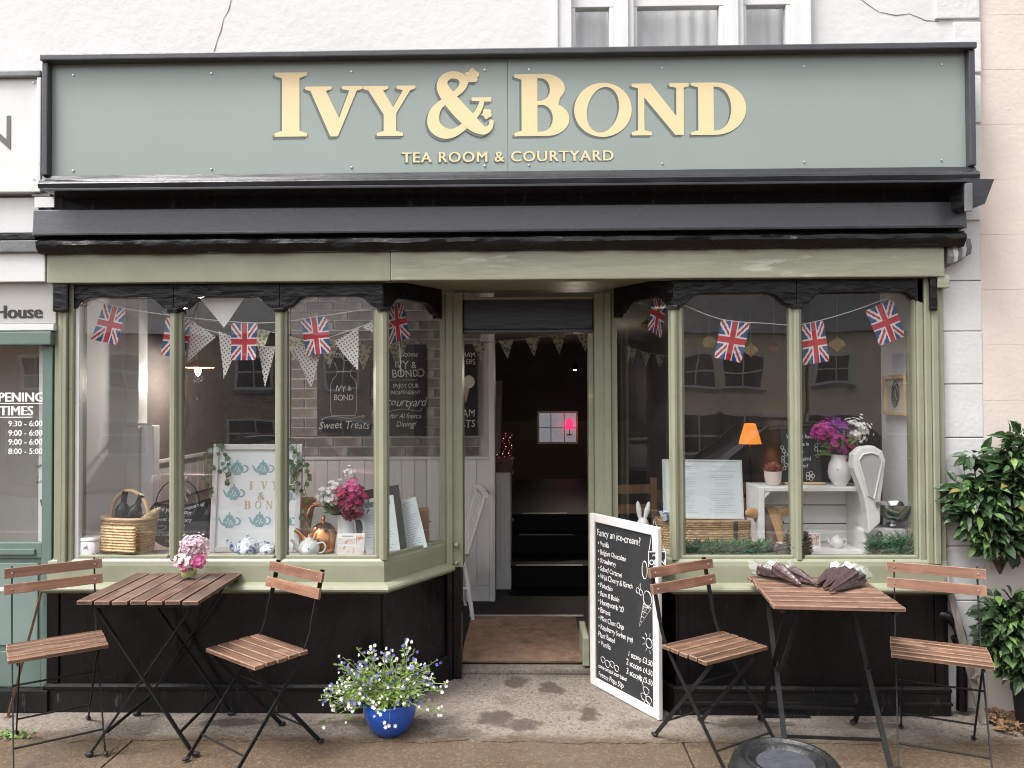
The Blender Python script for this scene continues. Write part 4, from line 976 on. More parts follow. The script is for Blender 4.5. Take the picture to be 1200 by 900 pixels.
# ------------------------------------------------------------------ window display
def D(px, py, lo=.09, hi=.52):
    v = PZ(px, py, ZD); y = max(lo, min(hi, v.y)); return Vector((FX(px, y, py), y, ZD + .001))
def rim(w, d, n=40, e=3.2):
    out = []
    for k in range(n):
        a = 2 * pi * k / n; c, s_ = cos(a), sin(a)
        out.append((w / 2 * (abs(c) ** (2 / e)) * (1 if c >= 0 else -1), d / 2 * (abs(s_) ** (2 / e)) * (1 if s_ >= 0 else -1)))
    return out
def wicker(mb, w, d, h, taper=.85, rows=10, z0=0, n=44, r=None):
    r = r or h / rows * .52
    for j in range(rows):
        t = (j + .5) / rows; k = taper + (1 - taper) * t; pts = []
        for i, (x, y) in enumerate(rim(w * k, d * k, n)):
            o = 1 + (.022 if (i + j) % 2 else -.012); pts.append((x * o, y * o, z0 + h * t))
        mb.tube(pts, r, 5, closed=True)
    for i, (x, y) in enumerate(rim(w, d, n)):
        if i % 2 == 0: mb.tube([(x * taper, y * taper, z0), (x, y, z0 + h)], r * .8, 4)
    return mb
def flower(mb, c, nrm, r, petals=5, cup=.25, rr=rnd):
    nrm = Vector(nrm).normalized(); x = nrm.orthogonal().normalized(); y = nrm.cross(x); a0 = rr.uniform(0, 6); c = Vector(c)
    for k in range(petals):
        a = a0 + 2 * pi * k / petals; d = x * cos(a) + y * sin(a); e = x * cos(a + 1.571) + y * sin(a + 1.571)
        mb.add([c, c + d * r * .6 + e * r * .38 + nrm * r * cup * .6, c + d * r + nrm * r * cup, c + d * r * .6 - e * r * .38 + nrm * r * cup * .6], [(0, 1, 2, 3)])
def leaf(mb, c, d, l, w, nrm=None, droop=.3, rr=rnd):
    c = Vector(c); d = Vector(d).normalized(); n_ = Vector(nrm) if nrm else Vector((rr.uniform(-.4, .4), rr.uniform(-1, -.2), rr.uniform(.2, 1)))
    sd_ = d.cross(n_); sd_ = sd_.normalized() if sd_.length > 1e-4 else d.orthogonal().normalized(); up_ = sd_.cross(d)
    a, b_, e = c + d * l * .35 - up_ * l * droop * .08, c + d * l * .72 - up_ * l * droop * .3, c + d * l - up_ * l * droop * .65
    f = up_ * w * .18
    mb.add([c, a + sd_ * w * .5 + f, a, a - sd_ * w * .5 + f, b_ + sd_ * w * .4 + f, b_, b_ - sd_ * w * .4 + f, e], [(0, 2, 1), (0, 3, 2), (1, 2, 5, 4), (2, 3, 6, 5), (4, 5, 7), (5, 6, 7)])
def bunch(parent, spec, c, spread, seed, stem_to=None):
    """spec: list of (name, material, count, flower radius, (dx,dy,dz), radius of head)"""
    rr = random.Random(seed)
    for (nm, m, cnt, fr, off, hr) in spec:
        mb = MB()
        for i in range(cnt):
            v = Vector((rr.gauss(0, 1), rr.gauss(0, 1), rr.gauss(0, 1))).normalized(); q = Vector(c) + Vector(off) + Vector((v.x * 1.15, v.y, v.z)) * hr * (rr.uniform(.55, 1.0) + abs(rr.gauss(0, .22)))
            flower(mb, q, v + Vector((0, -.4, .3)), fr * rr.uniform(.75, 1.2), rr=rr)
        mb.build(nm, m, parent, fixn=False, kind='stuff')
mat('wicker', (0.50, 0.33, 0.17), 0.65, var=0.3, scale=22, bump=0.3, bscale=90)
mat('wicker_dark', (0.40, 0.25, 0.13), 0.65, var=0.3, scale=22, bump=0.3, bscale=90)
mat('cane', (0.62, 0.42, 0.24), 0.5, var=0.15, scale=20)
mat('bottle_black', (0.012, 0.014, 0.012), 0.12, var=0.1, bump=0, spec=0.6)
mat('bottle_foil', (0.03, 0.03, 0.03), 0.5, bump=0.2)
mat('bread', (0.40, 0.30, 0.18), 0.8, var=0.45, scale=26, stretch=(1, 1, 1), bump=0.3)
mat('china', (0.78, 0.78, 0.77), 0.12, var=0.03, bump=0, spec=0.6)
mat('china_blue', (0.76, 0.78, 0.80), 0.12, bump=0, patch=(0.09, 0.16, 0.36), pscale=42, pthr=0.50, spec=0.6)
mat('china_spot', (0.74, 0.70, 0.71), 0.2, bump=0, patch=(0.22, 0.10, 0.16), pscale=24, pthr=0.56, spec=0.6)
mat('copper', (0.72, 0.32, 0.14), 0.22, metal=1.0, var=0.2, bump=0.05)
mat('lid_wood', (0.42, 0.22, 0.11), 0.5, var=0.25, scale=9, stretch=(1, 6, 6))
mat('leaf_green', (0.055, 0.11, 0.035), 0.55, var=0.35, scale=12, bump=0.1)
mat('leaf_light', (0.13, 0.21, 0.05), 0.55, var=0.3, scale=12, bump=0.1)
mat('ivy_leaf', (0.075, 0.13, 0.055), 0.5, var=0.4, scale=25, bump=0.05)
mat('petal_white', (0.75, 0.73, 0.68), 0.7, var=0.05, bump=0)
mat('petal_pale_pink', (0.70, 0.45, 0.50), 0.7, var=0.15, bump=0)
mat('petal_pink', (0.62, 0.12, 0.30), 0.7, var=0.2, bump=0)
mat('petal_crimson', (0.36, 0.02, 0.09), 0.7, var=0.3, bump=0)
mat('petal_magenta', (0.42, 0.02, 0.22), 0.7, var=0.3, bump=0)
mat('petal_purple', (0.20, 0.02, 0.22), 0.7, var=0.3, bump=0)
mat('petal_lilac', (0.50, 0.37, 0.46), 0.7, var=0.2, bump=0)
mat('petal_blue', (0.16, 0.13, 0.48), 0.7, var=0.25, bump=0)
mat('poster_paper', (0.74, 0.77, 0.78), 0.6, var=0.03, bump=0)
mat('poster_blue', (0.25, 0.41, 0.45), 0.6, var=0.1, bump=0)
mat('poster_gold', (0.55, 0.45, 0.30), 0.6, bump=0)
mat('menu_paper', (0.70, 0.77, 0.79), 0.6, var=0.02, bump=0)
mat('menu_print', (0.30, 0.35, 0.40), 0.6, bump=0)
mat('menu_teal', (0.16, 0.26, 0.27), 0.6, bump=0)
mat('card_print', (0.75, 0.7, 0.68), 0.6, bump=0, patch=(0.55, 0.30, 0.20), pscale=26, pthr=0.52)
mat('rabbit_glaze', (0.76, 0.76, 0.73), 0.3, var=0.05, bump=0.05)
mat('wood_tan', (0.46, 0.27, 0.12), 0.5, var=0.25, scale=14, stretch=(1, 1, .3), bump=0.1)
mat('wood_umber', (0.10, 0.05, 0.035), 0.45, var=0.3, scale=14, bump=0.15)
mat('crate_white', (0.74, 0.73, 0.71), 0.55, var=0.05, scale=9, bump=0.15, stretch=(.4, 1, 2), objrand=0.03)
mat('pot_pink', (0.66, 0.56, 0.52), 0.55, var=0.04)
mat('succulent', (0.42, 0.15, 0.10), 0.6, var=0.3, scale=20)
mat('tinsel_green', (0.035, 0.13, 0.06), 0.45, var=0.4, scale=20, bump=0)
mat('cone_brown', (0.13, 0.10, 0.075), 0.75, var=0.35, scale=30, bump=0.2)
mat('steel', (0.62, 0.63, 0.63), 0.16, metal=1.0, bump=0)
mat('scale_grey', (0.42, 0.42, 0.42), 0.3, var=0.05)
mat('gold_paper', (0.42, 0.30, 0.12), 0.55, var=0.2, scale=30)
mat('red_paper', (0.28, 0.06, 0.06), 0.6, var=0.2)
mat('bag_brown', (0.30, 0.18, 0.11), 0.8, var=0.3)
mat('rope', (0.42, 0.36, 0.28), 0.9, var=0.2)
mat('flower_glass_water', (0.35, 0.36, 0.12), 0.15, bump=0, trans=0.5)
TGLASS = glass_mat('thin_glass', (0.95, 0.97, 0.96), 1.45, 0.0, 0)
VEN = [(0, 1)]
def teapot(t, r, h, m, lidm=None, side=1, fat=1.0):
    MB().lathe([(r * .5, 0), (r * .55, h * .03), (r * .8, h * .12), (r, h * .35), (r * .97, h * .52), (r * .7, h * .7), (r * .42, h * .76), (0, h * .76)], 24).build('body', m, t, smooth=True)
    MB().lathe([(r * .44, h * .755), (r * .40, h * .80), (r * .2, h * .86), (r * .07, h * .89), (r * .1, h * .94), (r * .06, h * .985), (0, h)], 18).build('lid', lidm or m, t, smooth=True)
    sp = catmull([(-side * r * .8, 0, h * .28), (-side * r * 1.25, 0, h * .38), (-side * r * 1.4, 0, h * .6), (-side * r * 1.72, 0, h * .75)], 5)
    MB().tube(sp, [r * (.24 - .13 * i / (len(sp) - 1)) for i in range(len(sp))], 10).build('spout', m, t, smooth=True)
    hd = catmull([(side * r * .85, 0, h * .60), (side * r * 1.35, 0, h * .66), (side * r * 1.62, 0, h * .48), (side * r * 1.35, 0, h * .25), (side * r * .9, 0, h * .2)], 5)
    MB().tube(hd, r * .075, 8).build('handle', m, t, smooth=True)
# 1 canister
v = D(107, 654); t = thing('canister', 'white floral canister with lid beside the wicker basket', 'canister', v)
s_ = S(v.y); MB().lathe([(0, 0), (.068, 0), (.07, .01), (.07, .09), (.066, .095), (0, .095)], 28).build('body', MATS['china_spot'], t, smooth=True)
MB().lathe([(.071, .096), (.072, .104), (.068, .112), (0, .116)], 28).build('lid', MATS['china'], t, smooth=True)
# 2 cactus in tiny basket
v = D(113, 640); t = thing('potted_cactus', 'small green cactus in a square wicker pot behind the canister', 'cactus', v)
mb = wicker(MB(), .07, .07, .13, .95, 9, 0, 20); mb.build('wicker_pot', MATS['wicker_dark'], t, smooth=True, kind='stuff')
MB().box(-.032, .032, -.032, .032, .001, .12).build('soil', MATS['cone_brown'], t)
MB().lathe([(0, .12), (.016, .125), (.02, .15), (.02, .20), (.014, .225), (0, .232)], 10, (.012, 0, 0)).tube([(.012, 0, .16), (.035, 0, .165), (.037, 0, .195)], .009, 8).build('cactus_body', MATS['leaf_green'], t, smooth=True)
# 3 wicker basket with bottles and bread
v = D(152, 650, .15); t = thing('wicker_basket', 'wicker basket with tall hoop handle in the left window', 'basket', v, radians(-14))
W, Dp, H = .27, .18, .20
wicker(MB(), W, Dp, H, .82, 13).build('weave', MATS['wicker'], t, smooth=True, kind='stuff')
MB().prismz([(x * .80, y * .80) for x, y in rim(W, Dp)], .004, .15).build('lining', MATS['wicker_dark'], t)
MB().tube([(x * 1.02, y * 1.02, H) for x, y in rim(W, Dp)], .010, 6, closed=True).build('rim', MATS['cane'], t, smooth=True)
hp = [(-W * .46 + .03 * 0, 0, H * .6)] + [(W * .44 * cos(a), 0, H + .135 * sin(a) + .005) for a in [pi - pi * i / 14 for i in range(15)]] + [(W * .46, 0, H * .6)]
MB().tube(hp, .011, 8).build('handle', MATS['cane'], t, smooth=True)
mat('wicker_lid', (0.55, 0.36, 0.19), 0.65, var=0.3, scale=30, bump=0.5, bscale=120)
wl_ = wicker(MB(), .20, .02, .13, 1.0, 9, 0, 30); wl_.xf(Matrix.Translation((.035, -Dp / 2 - .03, .04))).build('front_flap', MATS['wicker_lid'], t, smooth=True, kind='stuff')
for i, (dx, dy, tx) in enumerate(((-.055, 0.01, .18), (.0, -.005, .42))):
    b_ = thing('wine_bottle', ('dark wine bottle standing upright in the wicker basket', 'dark wine bottle leaning right in the wicker basket')[i], 'bottle', v + Vector((dx, dy, .155)), 0, 'bottles in the wicker basket', rot=(.1, tx, 0))
    MB().lathe([(0, 0), (.036, 0), (.037, .01), (.037, .085), (.03, .105), (.014, .125), (.013, .135)], 18).build('bottle_body', MATS['bottle_black'], b_, smooth=True)
    MB().lathe([(.0145, .125), (.0145, .175), (.016, .178), (.015, .186), (0, .186)], 14).build('foil', MATS['bottle_foil'], b_, smooth=True)
bl = thing('bread_stick', 'seeded bread stick poking out of the wicker basket', 'bread', v + Vector((.05, -.02, .152)), rot=(0, radians(52), 0))
pts = [(0, 0, .16 * i / 8) for i in range(9)]
MB().tube(pts, [.012, .02, .023, .024, .024, .023, .021, .017, .006], 10).build('loaf', MATS['bread'], bl, smooth=True)
MB().tube([(0.02, -.013, .04), (.018, -.02, .07)], .004, 5).build('crust_slash', MATS['cane'], bl)
# 4 round slate with wire hanger
v = D(206, 644, .2); t = thing('round_slate', 'oval slate sign with chalk writing and wire bow handle', 'chalkboard', v, rot=(-.12, 0, radians(3)))
RW, RH = .175, .15
poly = [(RW * cos(a), .155 + RH * sin(a)) for a in [2 * pi * i / 44 for i in range(44)]]
poly = [(x, min(z, .245 + .25 * (abs(x) / RW) ** 2 * .14)) for x, z in poly]
MB().prism(poly, 0, .012).build('slate', MATS['slate_board'], t, bevel=.002)
MB().tube([(-.115, -.006, .22)] + [(.12 * cos(a) , -.008, .245 + .14 * sin(a)) for a in [pi - pi * i / 12 for i in range(13)]] + [(.115, -.006, .22)], .0028, 6).build('wire_handle', MATS['dark_iron'], t)
for (w_, x, z, sz, rot_) in (('Have you had our', -.135, .215, .034, .12), ('afternoon tea?', .0, .205, .030, -.22), ('Sweet or savoury', -.13, .155, .034, .02), ('Ask inside for details', -.12, .075, .024, .03), ('Call today', -.06, .04, .022, .0)):
    text(w_, sz, MATS['chalk'], t, x, -.0012, z, shear=.2, ext=.0004, tilt=rot_)
MB().tube(catmull([(-.12, -.0015, .125), (-.10, -.0015, .105), (-.075, -.0015, .108), (-.06, -.0015, .127), (-.12, -.0015, .127)], 4), .0014, 4).build('cup_drawing', MATS['chalk'], t)
MB().tube(catmull([(-.01, -.0015, .135), (.0, -.0015, .1), (.03, -.0015, .1), (.04, -.0015, .135), (-.01, -.0015, .135)], 4), .0014, 4).build('cup_drawing', MATS['chalk'], t)
bunch(t, [('bow_flower', MATS['petal_pale_pink'], 26, .02, (.015, -.02, .385), .022)], (0, 0, 0), 0, 4)
MB().tube([(.01, -.02, .37), (.06, -.02, .26)], .004, 5).tube([(.015, -.02, .37), (.075, -.02, .30)], .004, 5).build('ribbon_tail', MATS['rope'], t)
# 6 framed teapot poster with ivy
v = D(298, 651, .22); t = thing('framed_poster', 'white framed poster of blue teapots lettered IVY & BOND trailed with ivy', 'poster', v, rot=(-.10, 0, 0))
PW, PH = 107 * S(v.y), 127 * S(v.y); fw = .032
for a, b_, c, d_ in ((-PW / 2, -PW / 2 + fw, 0, PH), (PW / 2 - fw, PW / 2, 0, PH), (-PW / 2 + fw, PW / 2 - fw, PH - fw, PH), (-PW / 2 + fw, PW / 2 - fw, 0, fw)):
    MB().box(a + .0005, b_ - .0005, -.008, .018, c + .0005, d_ - .0005).build('frame_bar', MATS['white_gloss'], t, bevel=.005)
MB().box(-PW / 2 + fw, PW / 2 - fw, .004, .012, fw, PH - fw).build('paper', MATS['poster_paper'], t)
mat('poster_white', (0.80, 0.82, 0.82), 0.6, bump=0)
def pot_print(cx, cz, k, flip=1):
    m = MB(); y = .0034
    m.prism(arc(cx, cz, .042 * k, .034 * k, 0, 350, 22), y - .0004, y)
    m.prism([(cx - .026 * k, cz - .036 * k), (cx + .026 * k, cz - .036 * k), (cx + .02 * k, cz - .029 * k), (cx - .02 * k, cz - .029 * k)], y - .0007, y - .0003)
    m.prism(arc(cx, cz + .030 * k, .026 * k, .016 * k, 0, 180, 10), y - .0006, y - .0002)
    m.prism(arc(cx, cz + .053 * k, .006 * k, .009 * k, 0, 340, 10), y - .0005, y)
    m.prism([(cx - flip * .036 * k, cz - .014 * k), (cx - flip * .064 * k, cz + .028 * k), (cx - flip * .072 * k, cz + .026 * k), (cx - flip * .056 * k, cz - .008 * k), (cx - flip * .036 * k, cz - .026 * k)], y - .0008, y - .0001)
    o = arc(cx + flip * .044 * k, cz + .004 * k, .030 * k, .026 * k, -100 if flip > 0 else 80, 100 if flip > 0 else 280, 14); i_ = arc(cx + flip * .042 * k, cz + .004 * k, .021 * k, .018 * k, 100 if flip > 0 else 280, -100 if flip > 0 else 80, 14)
    m.prism(o + i_, y - .00055, y - .00005)
    ob = m.build('teapot_motif', MATS['poster_blue'], t)
    d = MB()
    for q in range(7):
        a = q * 2.4; d.prism(arc(cx + .027 * k * cos(a) * (.3 + .1 * q), cz + .022 * k * sin(a) * (.3 + .1 * q), .0042 * k, .0042 * k, 0, 330, 8), y - .0014, y - .0009)
    d.build('motif_dots', MATS['poster_white'], ob, kind='stuff')
sx = PW / 107
def pp(px, py): return ((px - 298.5) * sx, (655 - py) * PH / 127)
for (px, py) in ((274, 558), (305, 558), (271, 587), (338, 590), (267, 620), (303, 619), (335, 560), (334, 620)):
    x, z = pp(px, py); x = max(-PW / 2 + fw + .045, min(PW / 2 - fw - .05, x)); pot_print(x, z, .86)
for word, py0, py1, pxs in (('IVY', 582, 572, (289, 303, 316)), ('BOND', 605, 595, (284, 297, 310, 323))):
    for ch, px in zip(word, pxs):
        x, z = pp(px, py0); wdt_ = .022 if ch == 'I' else .036
        me = glyph_mesh(ch, x, x + wdt_, z, z + .046, .0003); o = put('letter', me, MATS['poster_gold'], t); o.location.y = .0035
x, z = pp(300, 594); me = glyph_mesh('&', x, x + .034, z, z + .04, .0003); o = put('letter', me, MATS['poster_gold'], t); o.location.y = .0035
def ivy(side, x0, z_top, ln, seed, y=-.02):
    rr = random.Random(seed); st_ = MB(); pts = []
    for i in range(16): pts.append((x0 + .012 * sin(i * .9 + seed) + side * .004 * i * .3, y + .006 * sin(i * 1.7), z_top - ln * i / 15))
    st_.tube(pts, .0018, 5).build('ivy_stem', MATS['leaf_green'], t)
    lv = MB()
    for i in range(1, 16):
        for q in range(1):
            p_ = Vector(pts[i]); r_ = rr.uniform(.011, .020); a = rr.uniform(0, 360); lp_ = leafpoly(0, 0, r_, a); cx, cz_ = p_.x + rr.uniform(-.022, .022), p_.z + rr.uniform(-.012, .012); ty, tz = rr.uniform(-.5, .5), rr.uniform(-.5, .5)
            vs_ = [(cx + a_, p_.y - .006 + a_ * ty + b__ * tz, cz_ + b__) for a_, b__ in lp_]
            lv.add(vs_, [tuple(range(len(vs_)))])
    lv.build('ivy_leaves', MATS['ivy_leaf'], t, fixn=False, kind='stuff')
ivy(-1, -PW / 2 + .005, PH + .02, .30, 1); ivy(1, -PW / 2 + .06, PH + .015, .22, 2); ivy(1, PW / 2 - .05, PH + .04, .28, 3); ivy(1, PW / 2 + .025, PH * .9, .36, 4); ivy(-1, PW / 2 - .02, PH * .84, .16, 5)
# blue and white china in front of the poster
v = D(290, 654.5); t = thing('blue_teapot', 'blue and white patterned china teapot in front of the poster', 'teapot', v, radians(10)); teapot(t, .06, .125, MATS['china_blue'])
v = D(314, 655, .07); t = thing('blue_bowl', 'small blue and white lidded bowl beside the patterned teapot', 'bowl', v)
MB().lathe([(.022, 0), (.024, .008), (.042, .03), (.045, .05), (.04, .058), (0, .058)], 20).build('bowl', MATS['china_blue'], t, smooth=True)
MB().lathe([(.042, .059), (.03, .07), (.008, .076), (.01, .084), (0, .088)], 16).build('lid', MATS['china_blue'], t, smooth=True)
# copper kettle, wooden horn, white teapot
v = D(379, 648, .24); t = thing('copper_kettle', 'copper kettle with turned wooden handle behind the white jug', 'kettle', v, radians(14))
MB().lathe([(.07, 0), (.082, .01), (.085, .07), (.075, .11), (.055, .13), (.05, .135), (0, .135)], 28).build('body', MATS['copper'], t, smooth=True)
MB().lathe([(.052, .136), (.035, .152), (.01, .16), (.008, .17), (.012, .178), (.006, .195), (0, .198)], 18).build('lid', MATS['copper'], t, smooth=True)
sp = catmull([(-.06, 0, .05), (-.1, 0, .06), (-.12, 0, .1), (-.15, 0, .125)], 5); MB().tube(sp, [.024 - .0008 * i for i in range(len(sp))], 10).build('spout', MATS['copper'], t, smooth=True)
MB().tube(catmull([(-.07, 0, .115), (-.09, 0, .17), (-.07, 0, .24), (-.04, 0, .255)], 5), .0045, 6).tube(catmull([(.07, 0, .115), (.09, 0, .17), (.07, 0, .24), (.04, 0, .255)], 5), .0045, 6).build('bail', MATS['copper'], t, smooth=True)
MB().tube([(-.055, 0, .255), (-.045, 0, .256), (0, 0, .258), (.045, 0, .256), (.055, 0, .255)], [.008, .013, .014, .013, .008], 10).build('handle', MATS['lid_wood'], t, smooth=True)
v = D(357, 647, .36); t = thing('wooden_horn', 'brown wooden funnel standing behind the poster edge', 'funnel', v)
MB().lathe([(.02, 0), (.025, .01), (.03, .08), (.04, .15), (.055, .22), (.062, .27), (.058, .272), (.03, .2), (0, .15)], 22).build('horn', MATS['lid_wood'], t, smooth=True)
MB().lathe([(.05, -.0), (.05, .012), (.021, .0125)], 20).build('foot', MATS['wood_umber'], t, smooth=True)
v = D(362, 655.5); t = thing('white_teapot', 'white china teapot with a green flower sprig', 'teapot', v, radians(-6)); teapot(t, .056, .12, MATS['china'])
rr = random.Random(5); mb = MB()
for i in range(9): leaf(mb, (.012 + rr.uniform(-.02, .02), -.0565 + .004, .045 + rr.uniform(-.012, .012)), (rr.uniform(-1, 1), 0, rr.uniform(-1, 1)), .014, .007, (0, -1, 0), 0)
mb.build('sprig', MATS['menu_teal'], t, fixn=False, kind='stuff')
# white jug of flowers
v = D(405, 650, .2); t = thing('flower_jug', 'tall white jug holding crimson, pink and white flowers', 'flowers', v)
MB().lathe([(0, .003), (.055, 0), (.06, .01), (.054, .06), (.044, .12), (.042, .16), (.05, .21), (.047, .21), (.04, .16), (.03, .1), (0, .08)], 24).build('jug', MATS['china'], t, smooth=True)
MB().tube(catmull([(.046, 0, .185), (.085, 0, .18), (.1, 0, .13), (.085, 0, .08), (.055, 0, .06)], 5), .007, 8).build('handle', MATS['china'], t, smooth=True)
bunch(t, [('crimson_flowers', MATS['petal_crimson'], 190, .016, (.015, 0, .29), .07), ('pink_flowers', MATS['petal_pink'], 110, .015, (.035, -.015, .345), .042), ('white_flowers', MATS['petal_white'], 110, .014, (-.09, -.01, .30), .05),
          ('white_spire', MATS['petal_white'], 36, .013, (.02, 0, .43), .028), ('white_cluster', MATS['petal_white'], 40, .013, (-.05, 0, .355), .035), ('dark_flowers', mat('petal_wine', (0.22, 0.015, 0.05), .7, var=.3, bump=0), 90, .017, (.035, -.03, .24), .05)], (0, 0, 0), 0, 8)
mb = MB(); rr = random.Random(3)
for i in range(44): a = rr.uniform(0, 6.28); leaf(mb, (.03 * cos(a) - .01, .03 * sin(a), .21), (cos(a) * .9 - .2, sin(a) * .7 - .2, rr.uniform(.2, 1.2)), rr.uniform(.06, .11), .022)
mb.build('foliage', MATS['leaf_green'], t, fixn=False, kind='stuff')
# card and menus
v = D(411, 655.5, .08); t = thing('printed_card', 'small printed card with food pictures in front of the flower jug', 'card', v, rot=(-.15, 0, 0))
MB().box(-.07, .07, 0, .003, 0, .125).build('card', MATS['print_white'], t); MB().box(-.066, .02, -.0012, -.0003, .07, .1).box(.025, .066, -.0012, -.0003, .004, .12).build('picture', MATS['card_print'], t); MB().box(-.066, .02, -.0013, -.0003, .004, .06).build('picture', MATS['card_print'], t)
MB().box(-.05, .01, -.0012, -.0003, .108, .113).build('caption', MATS['menu_print'], t)
def menu(label, px, py, w, h, rz, tilt, board, ybias, header=True, lean=-.25, bwid=.02):
    v = D(px, py, *ybias); t = thing('menu_board', label, 'menu', v, rot=(lean, tilt, rz))
    MB().box(-w / 2 - bwid, w / 2 + bwid, .002, .008, -.005, h + bwid * 1.4).build('backing', MATS['slate_board'] if board else MATS['menu_paper'], t, bevel=.001)
    MB().box(-w / 2, w / 2, .0, .0018, 0, h).build('paper', MATS['menu_paper'], t)
    if header: MB().box(-w * .38, w * .38, -.001, -.0002, h * .84, h * .93).build('heading_band', MATS['menu_teal'], t); text('menu', h * .07, MATS['print_white'], t, 0, -.0012, h * .862, align='CENTER', ext=.0002)
    mb = MB(); rr = random.Random(px); z = h * .78 if header else h * .92
    while z > h * .06:
        a = rr.uniform(.2, .4) * w
        mb.box(-a, a, -.0008, -.0002, z, z + h * .009); z -= h * .048
    mb.build('printed_lines', MATS['menu_print'], t, kind='stuff'); return t
menu('blue-headed menu on a black clipboard in the angled pane', 449, 648, .185, .30, radians(4), radians(-9), True, (.20, .30), bwid=.036)
menu('white menu sheet leaning right beside the black clipboard', 483, 645, .165, .275, radians(6), radians(-14), False, (.24, .30), False, bwid=.002)
v = D(476, 640, .45); t = thing('display_box', 'brown card box behind the menus in the angled pane', 'box', v + Vector((.03, 0, 0)), radians(10))
MB().box(-.10, .10, -.05, .05, 0, .20).build('box', MATS['bag_brown'], t, bevel=.004); MB().box(-.1, .1, -.052, -.0505, .085, .092).build('box_seam', MATS['rope'], t)
b_ = thing('small_bottle', 'small dark corked bottle standing on the brown box', 'bottle', v + Vector((.02, 0, .201)))
MB().box(-.022, .022, -.018, .018, 0, .04).build('bottle_body', MATS['bottle_black'], b_, bevel=.006); MB().lathe([(.009, .04), (.009, .055), (.011, .06), (.008, .075), (0, .075)], 10).build('cork', MATS['cane'], b_)
# wire basket shape near the splay end
v = D(500, 636, .4, .5); t = thing('wire_stand', 'curled dark wire stand at the end of the angled pane', 'stand', v + Vector((-.03, 0, 0)))
MB().tube(catmull([(-.05, 0, 0), (-.05, 0, .1), (-.02, 0, .15), (.02, 0, .11), (.0, 0, .06), (-.03, 0, .08)], 6), .004, 6).build('scroll', MATS['dark_iron'], t); MB().tube(catmull([(-.02, .02, 0), (.02, .02, .04), (.03, .02, .1), (.05, .02, .12)], 6), .005, 6).build('scroll', MATS['dark_iron'], t)
MB().lathe([(.05, 0), (.05, .006), (.0, .008)], 14).build('base', MATS['dark_iron'], t)
# sea shells / pink roses scattered at the sill
for i, (px, py) in enumerate(((430, 655), (441, 654))):
    v = D(px, py, .07); t = thing('sugar_rose', ('pink sugar rose on the sill beside the printed card', 'pink sugar rose on the sill beside the corner post')[i], 'ornament', v, 0, 'sugar roses on the sill')
    mb = MB()
    for q in range(3):
        for k in range(7): flower(mb, (0, 0, .008 + .005 * q), (0.1 * k, -.3, 1), .022 - .005 * q, 6, .6)
    mb.build('rose', MATS['petal_pale_pink'], t, fixn=False, kind='stuff')

# ---------------- right window
v = D(751, 630, .34, .45); v = Vector((FX(752, .36), .36, ZD + .001))
t = thing('rabbit_figurine', 'white china rabbit figurine with upright ears', 'figurine', v)
k = 1.0; h_ = (FZ(588, .36) - v.z)
t.scale = (h_ / .2,) * 3
MB().lathe([(0, 0), (.035, 0), (.04, .02), (.038, .05), (.028, .075), (.018, .085), (0, .087)], 16).ball((0, -.012, .105), (.026, .03, .028), 12, 8).build('body', MATS['rabbit_glaze'], t, smooth=True)
for sx_, tl in ((-1, .12), (1, -.25)):
    M = Matrix.Translation((sx_ * .011, 0, .125)) @ Matrix.Rotation(-tl, 4, 'Y')
    MB().ball((0, 0, .036), (.011, .007, .042), 10, 8).xf(M).build('ear', MATS['rabbit_glaze'], t, smooth=True)
MB().ball((-.022, -.02, .03), (.014, .02, .02), 8, 6).ball((.022, -.02, .03), (.014, .02, .02), 8, 6).build('haunch', MATS['rabbit_glaze'], t, smooth=True)
# hamper with framed menu on it
v = D(824, 640, .22); t = thing('wicker_hamper', 'closed wicker hamper with dark straps supporting the framed menu', 'hamper', v)
hw_, hh = 108 * S(.24), 33 * S(.24)
wicker(MB(), hw_, .22, hh * .8, .95, 9, 0, 70).build('weave', MATS['wicker'], t, smooth=True, kind='stuff')
wicker(MB(), hw_ * 1.02, .23, hh * .22, 1, 3, hh * .8, 70).build('lid_weave', MATS['wicker_dark'], t, smooth=True, kind='stuff')
MB().prismz([(x * .97, y * .97) for x, y in rim(hw_, .22)], .003, hh * .98).build('lining', MATS['wicker_dark'], t)
for x in (-hw_ * .33, hw_ * .3): MB().box(x - .012, x + .012, -.125, -.118, hh * .35, hh * 1.03).build('strap', MATS['bottle_foil'], t, bevel=.002)
pm = v + Vector((0, -.02, hh * 1.06)); t = thing('framed_menu', 'white framed double-page menu resting on the wicker hamper', 'menu', pm, rot=(-.18, radians(.8), 0))
mw, mh = 93 * S(.22), 68 * S(.22)
MB().box(-mw / 2, mw / 2, 0, .012, 0, mh).build('paper', MATS['menu_paper'], t)
for a, b_, c, d_ in ((-mw / 2 - .008, -mw / 2, -.008, mh + .008), (mw / 2, mw / 2 + .008, -.008, mh + .008), (-mw / 2, mw / 2, mh, mh + .008), (-mw / 2, mw / 2, -.008, 0)): MB().box(a, b_, -.006, .014, c, d_).build('frame_bar', MATS['white_gloss'], t)
mb = MB(); rr = random.Random(9)
for cx in (-mw * .25, mw * .25):
    z = mh * .9
    while z > mh * .08:
        a = rr.uniform(.08, .2) * mw; mb.box(cx - a, cx + a, -.0012, -.0003, z, z + .0022); z -= .0125 + (.01 if rr.random() < .12 else 0)
mb.build('printed_lines', mat('menu_faint', (0.45, 0.52, 0.56), .6, bump=0), t, kind='stuff')
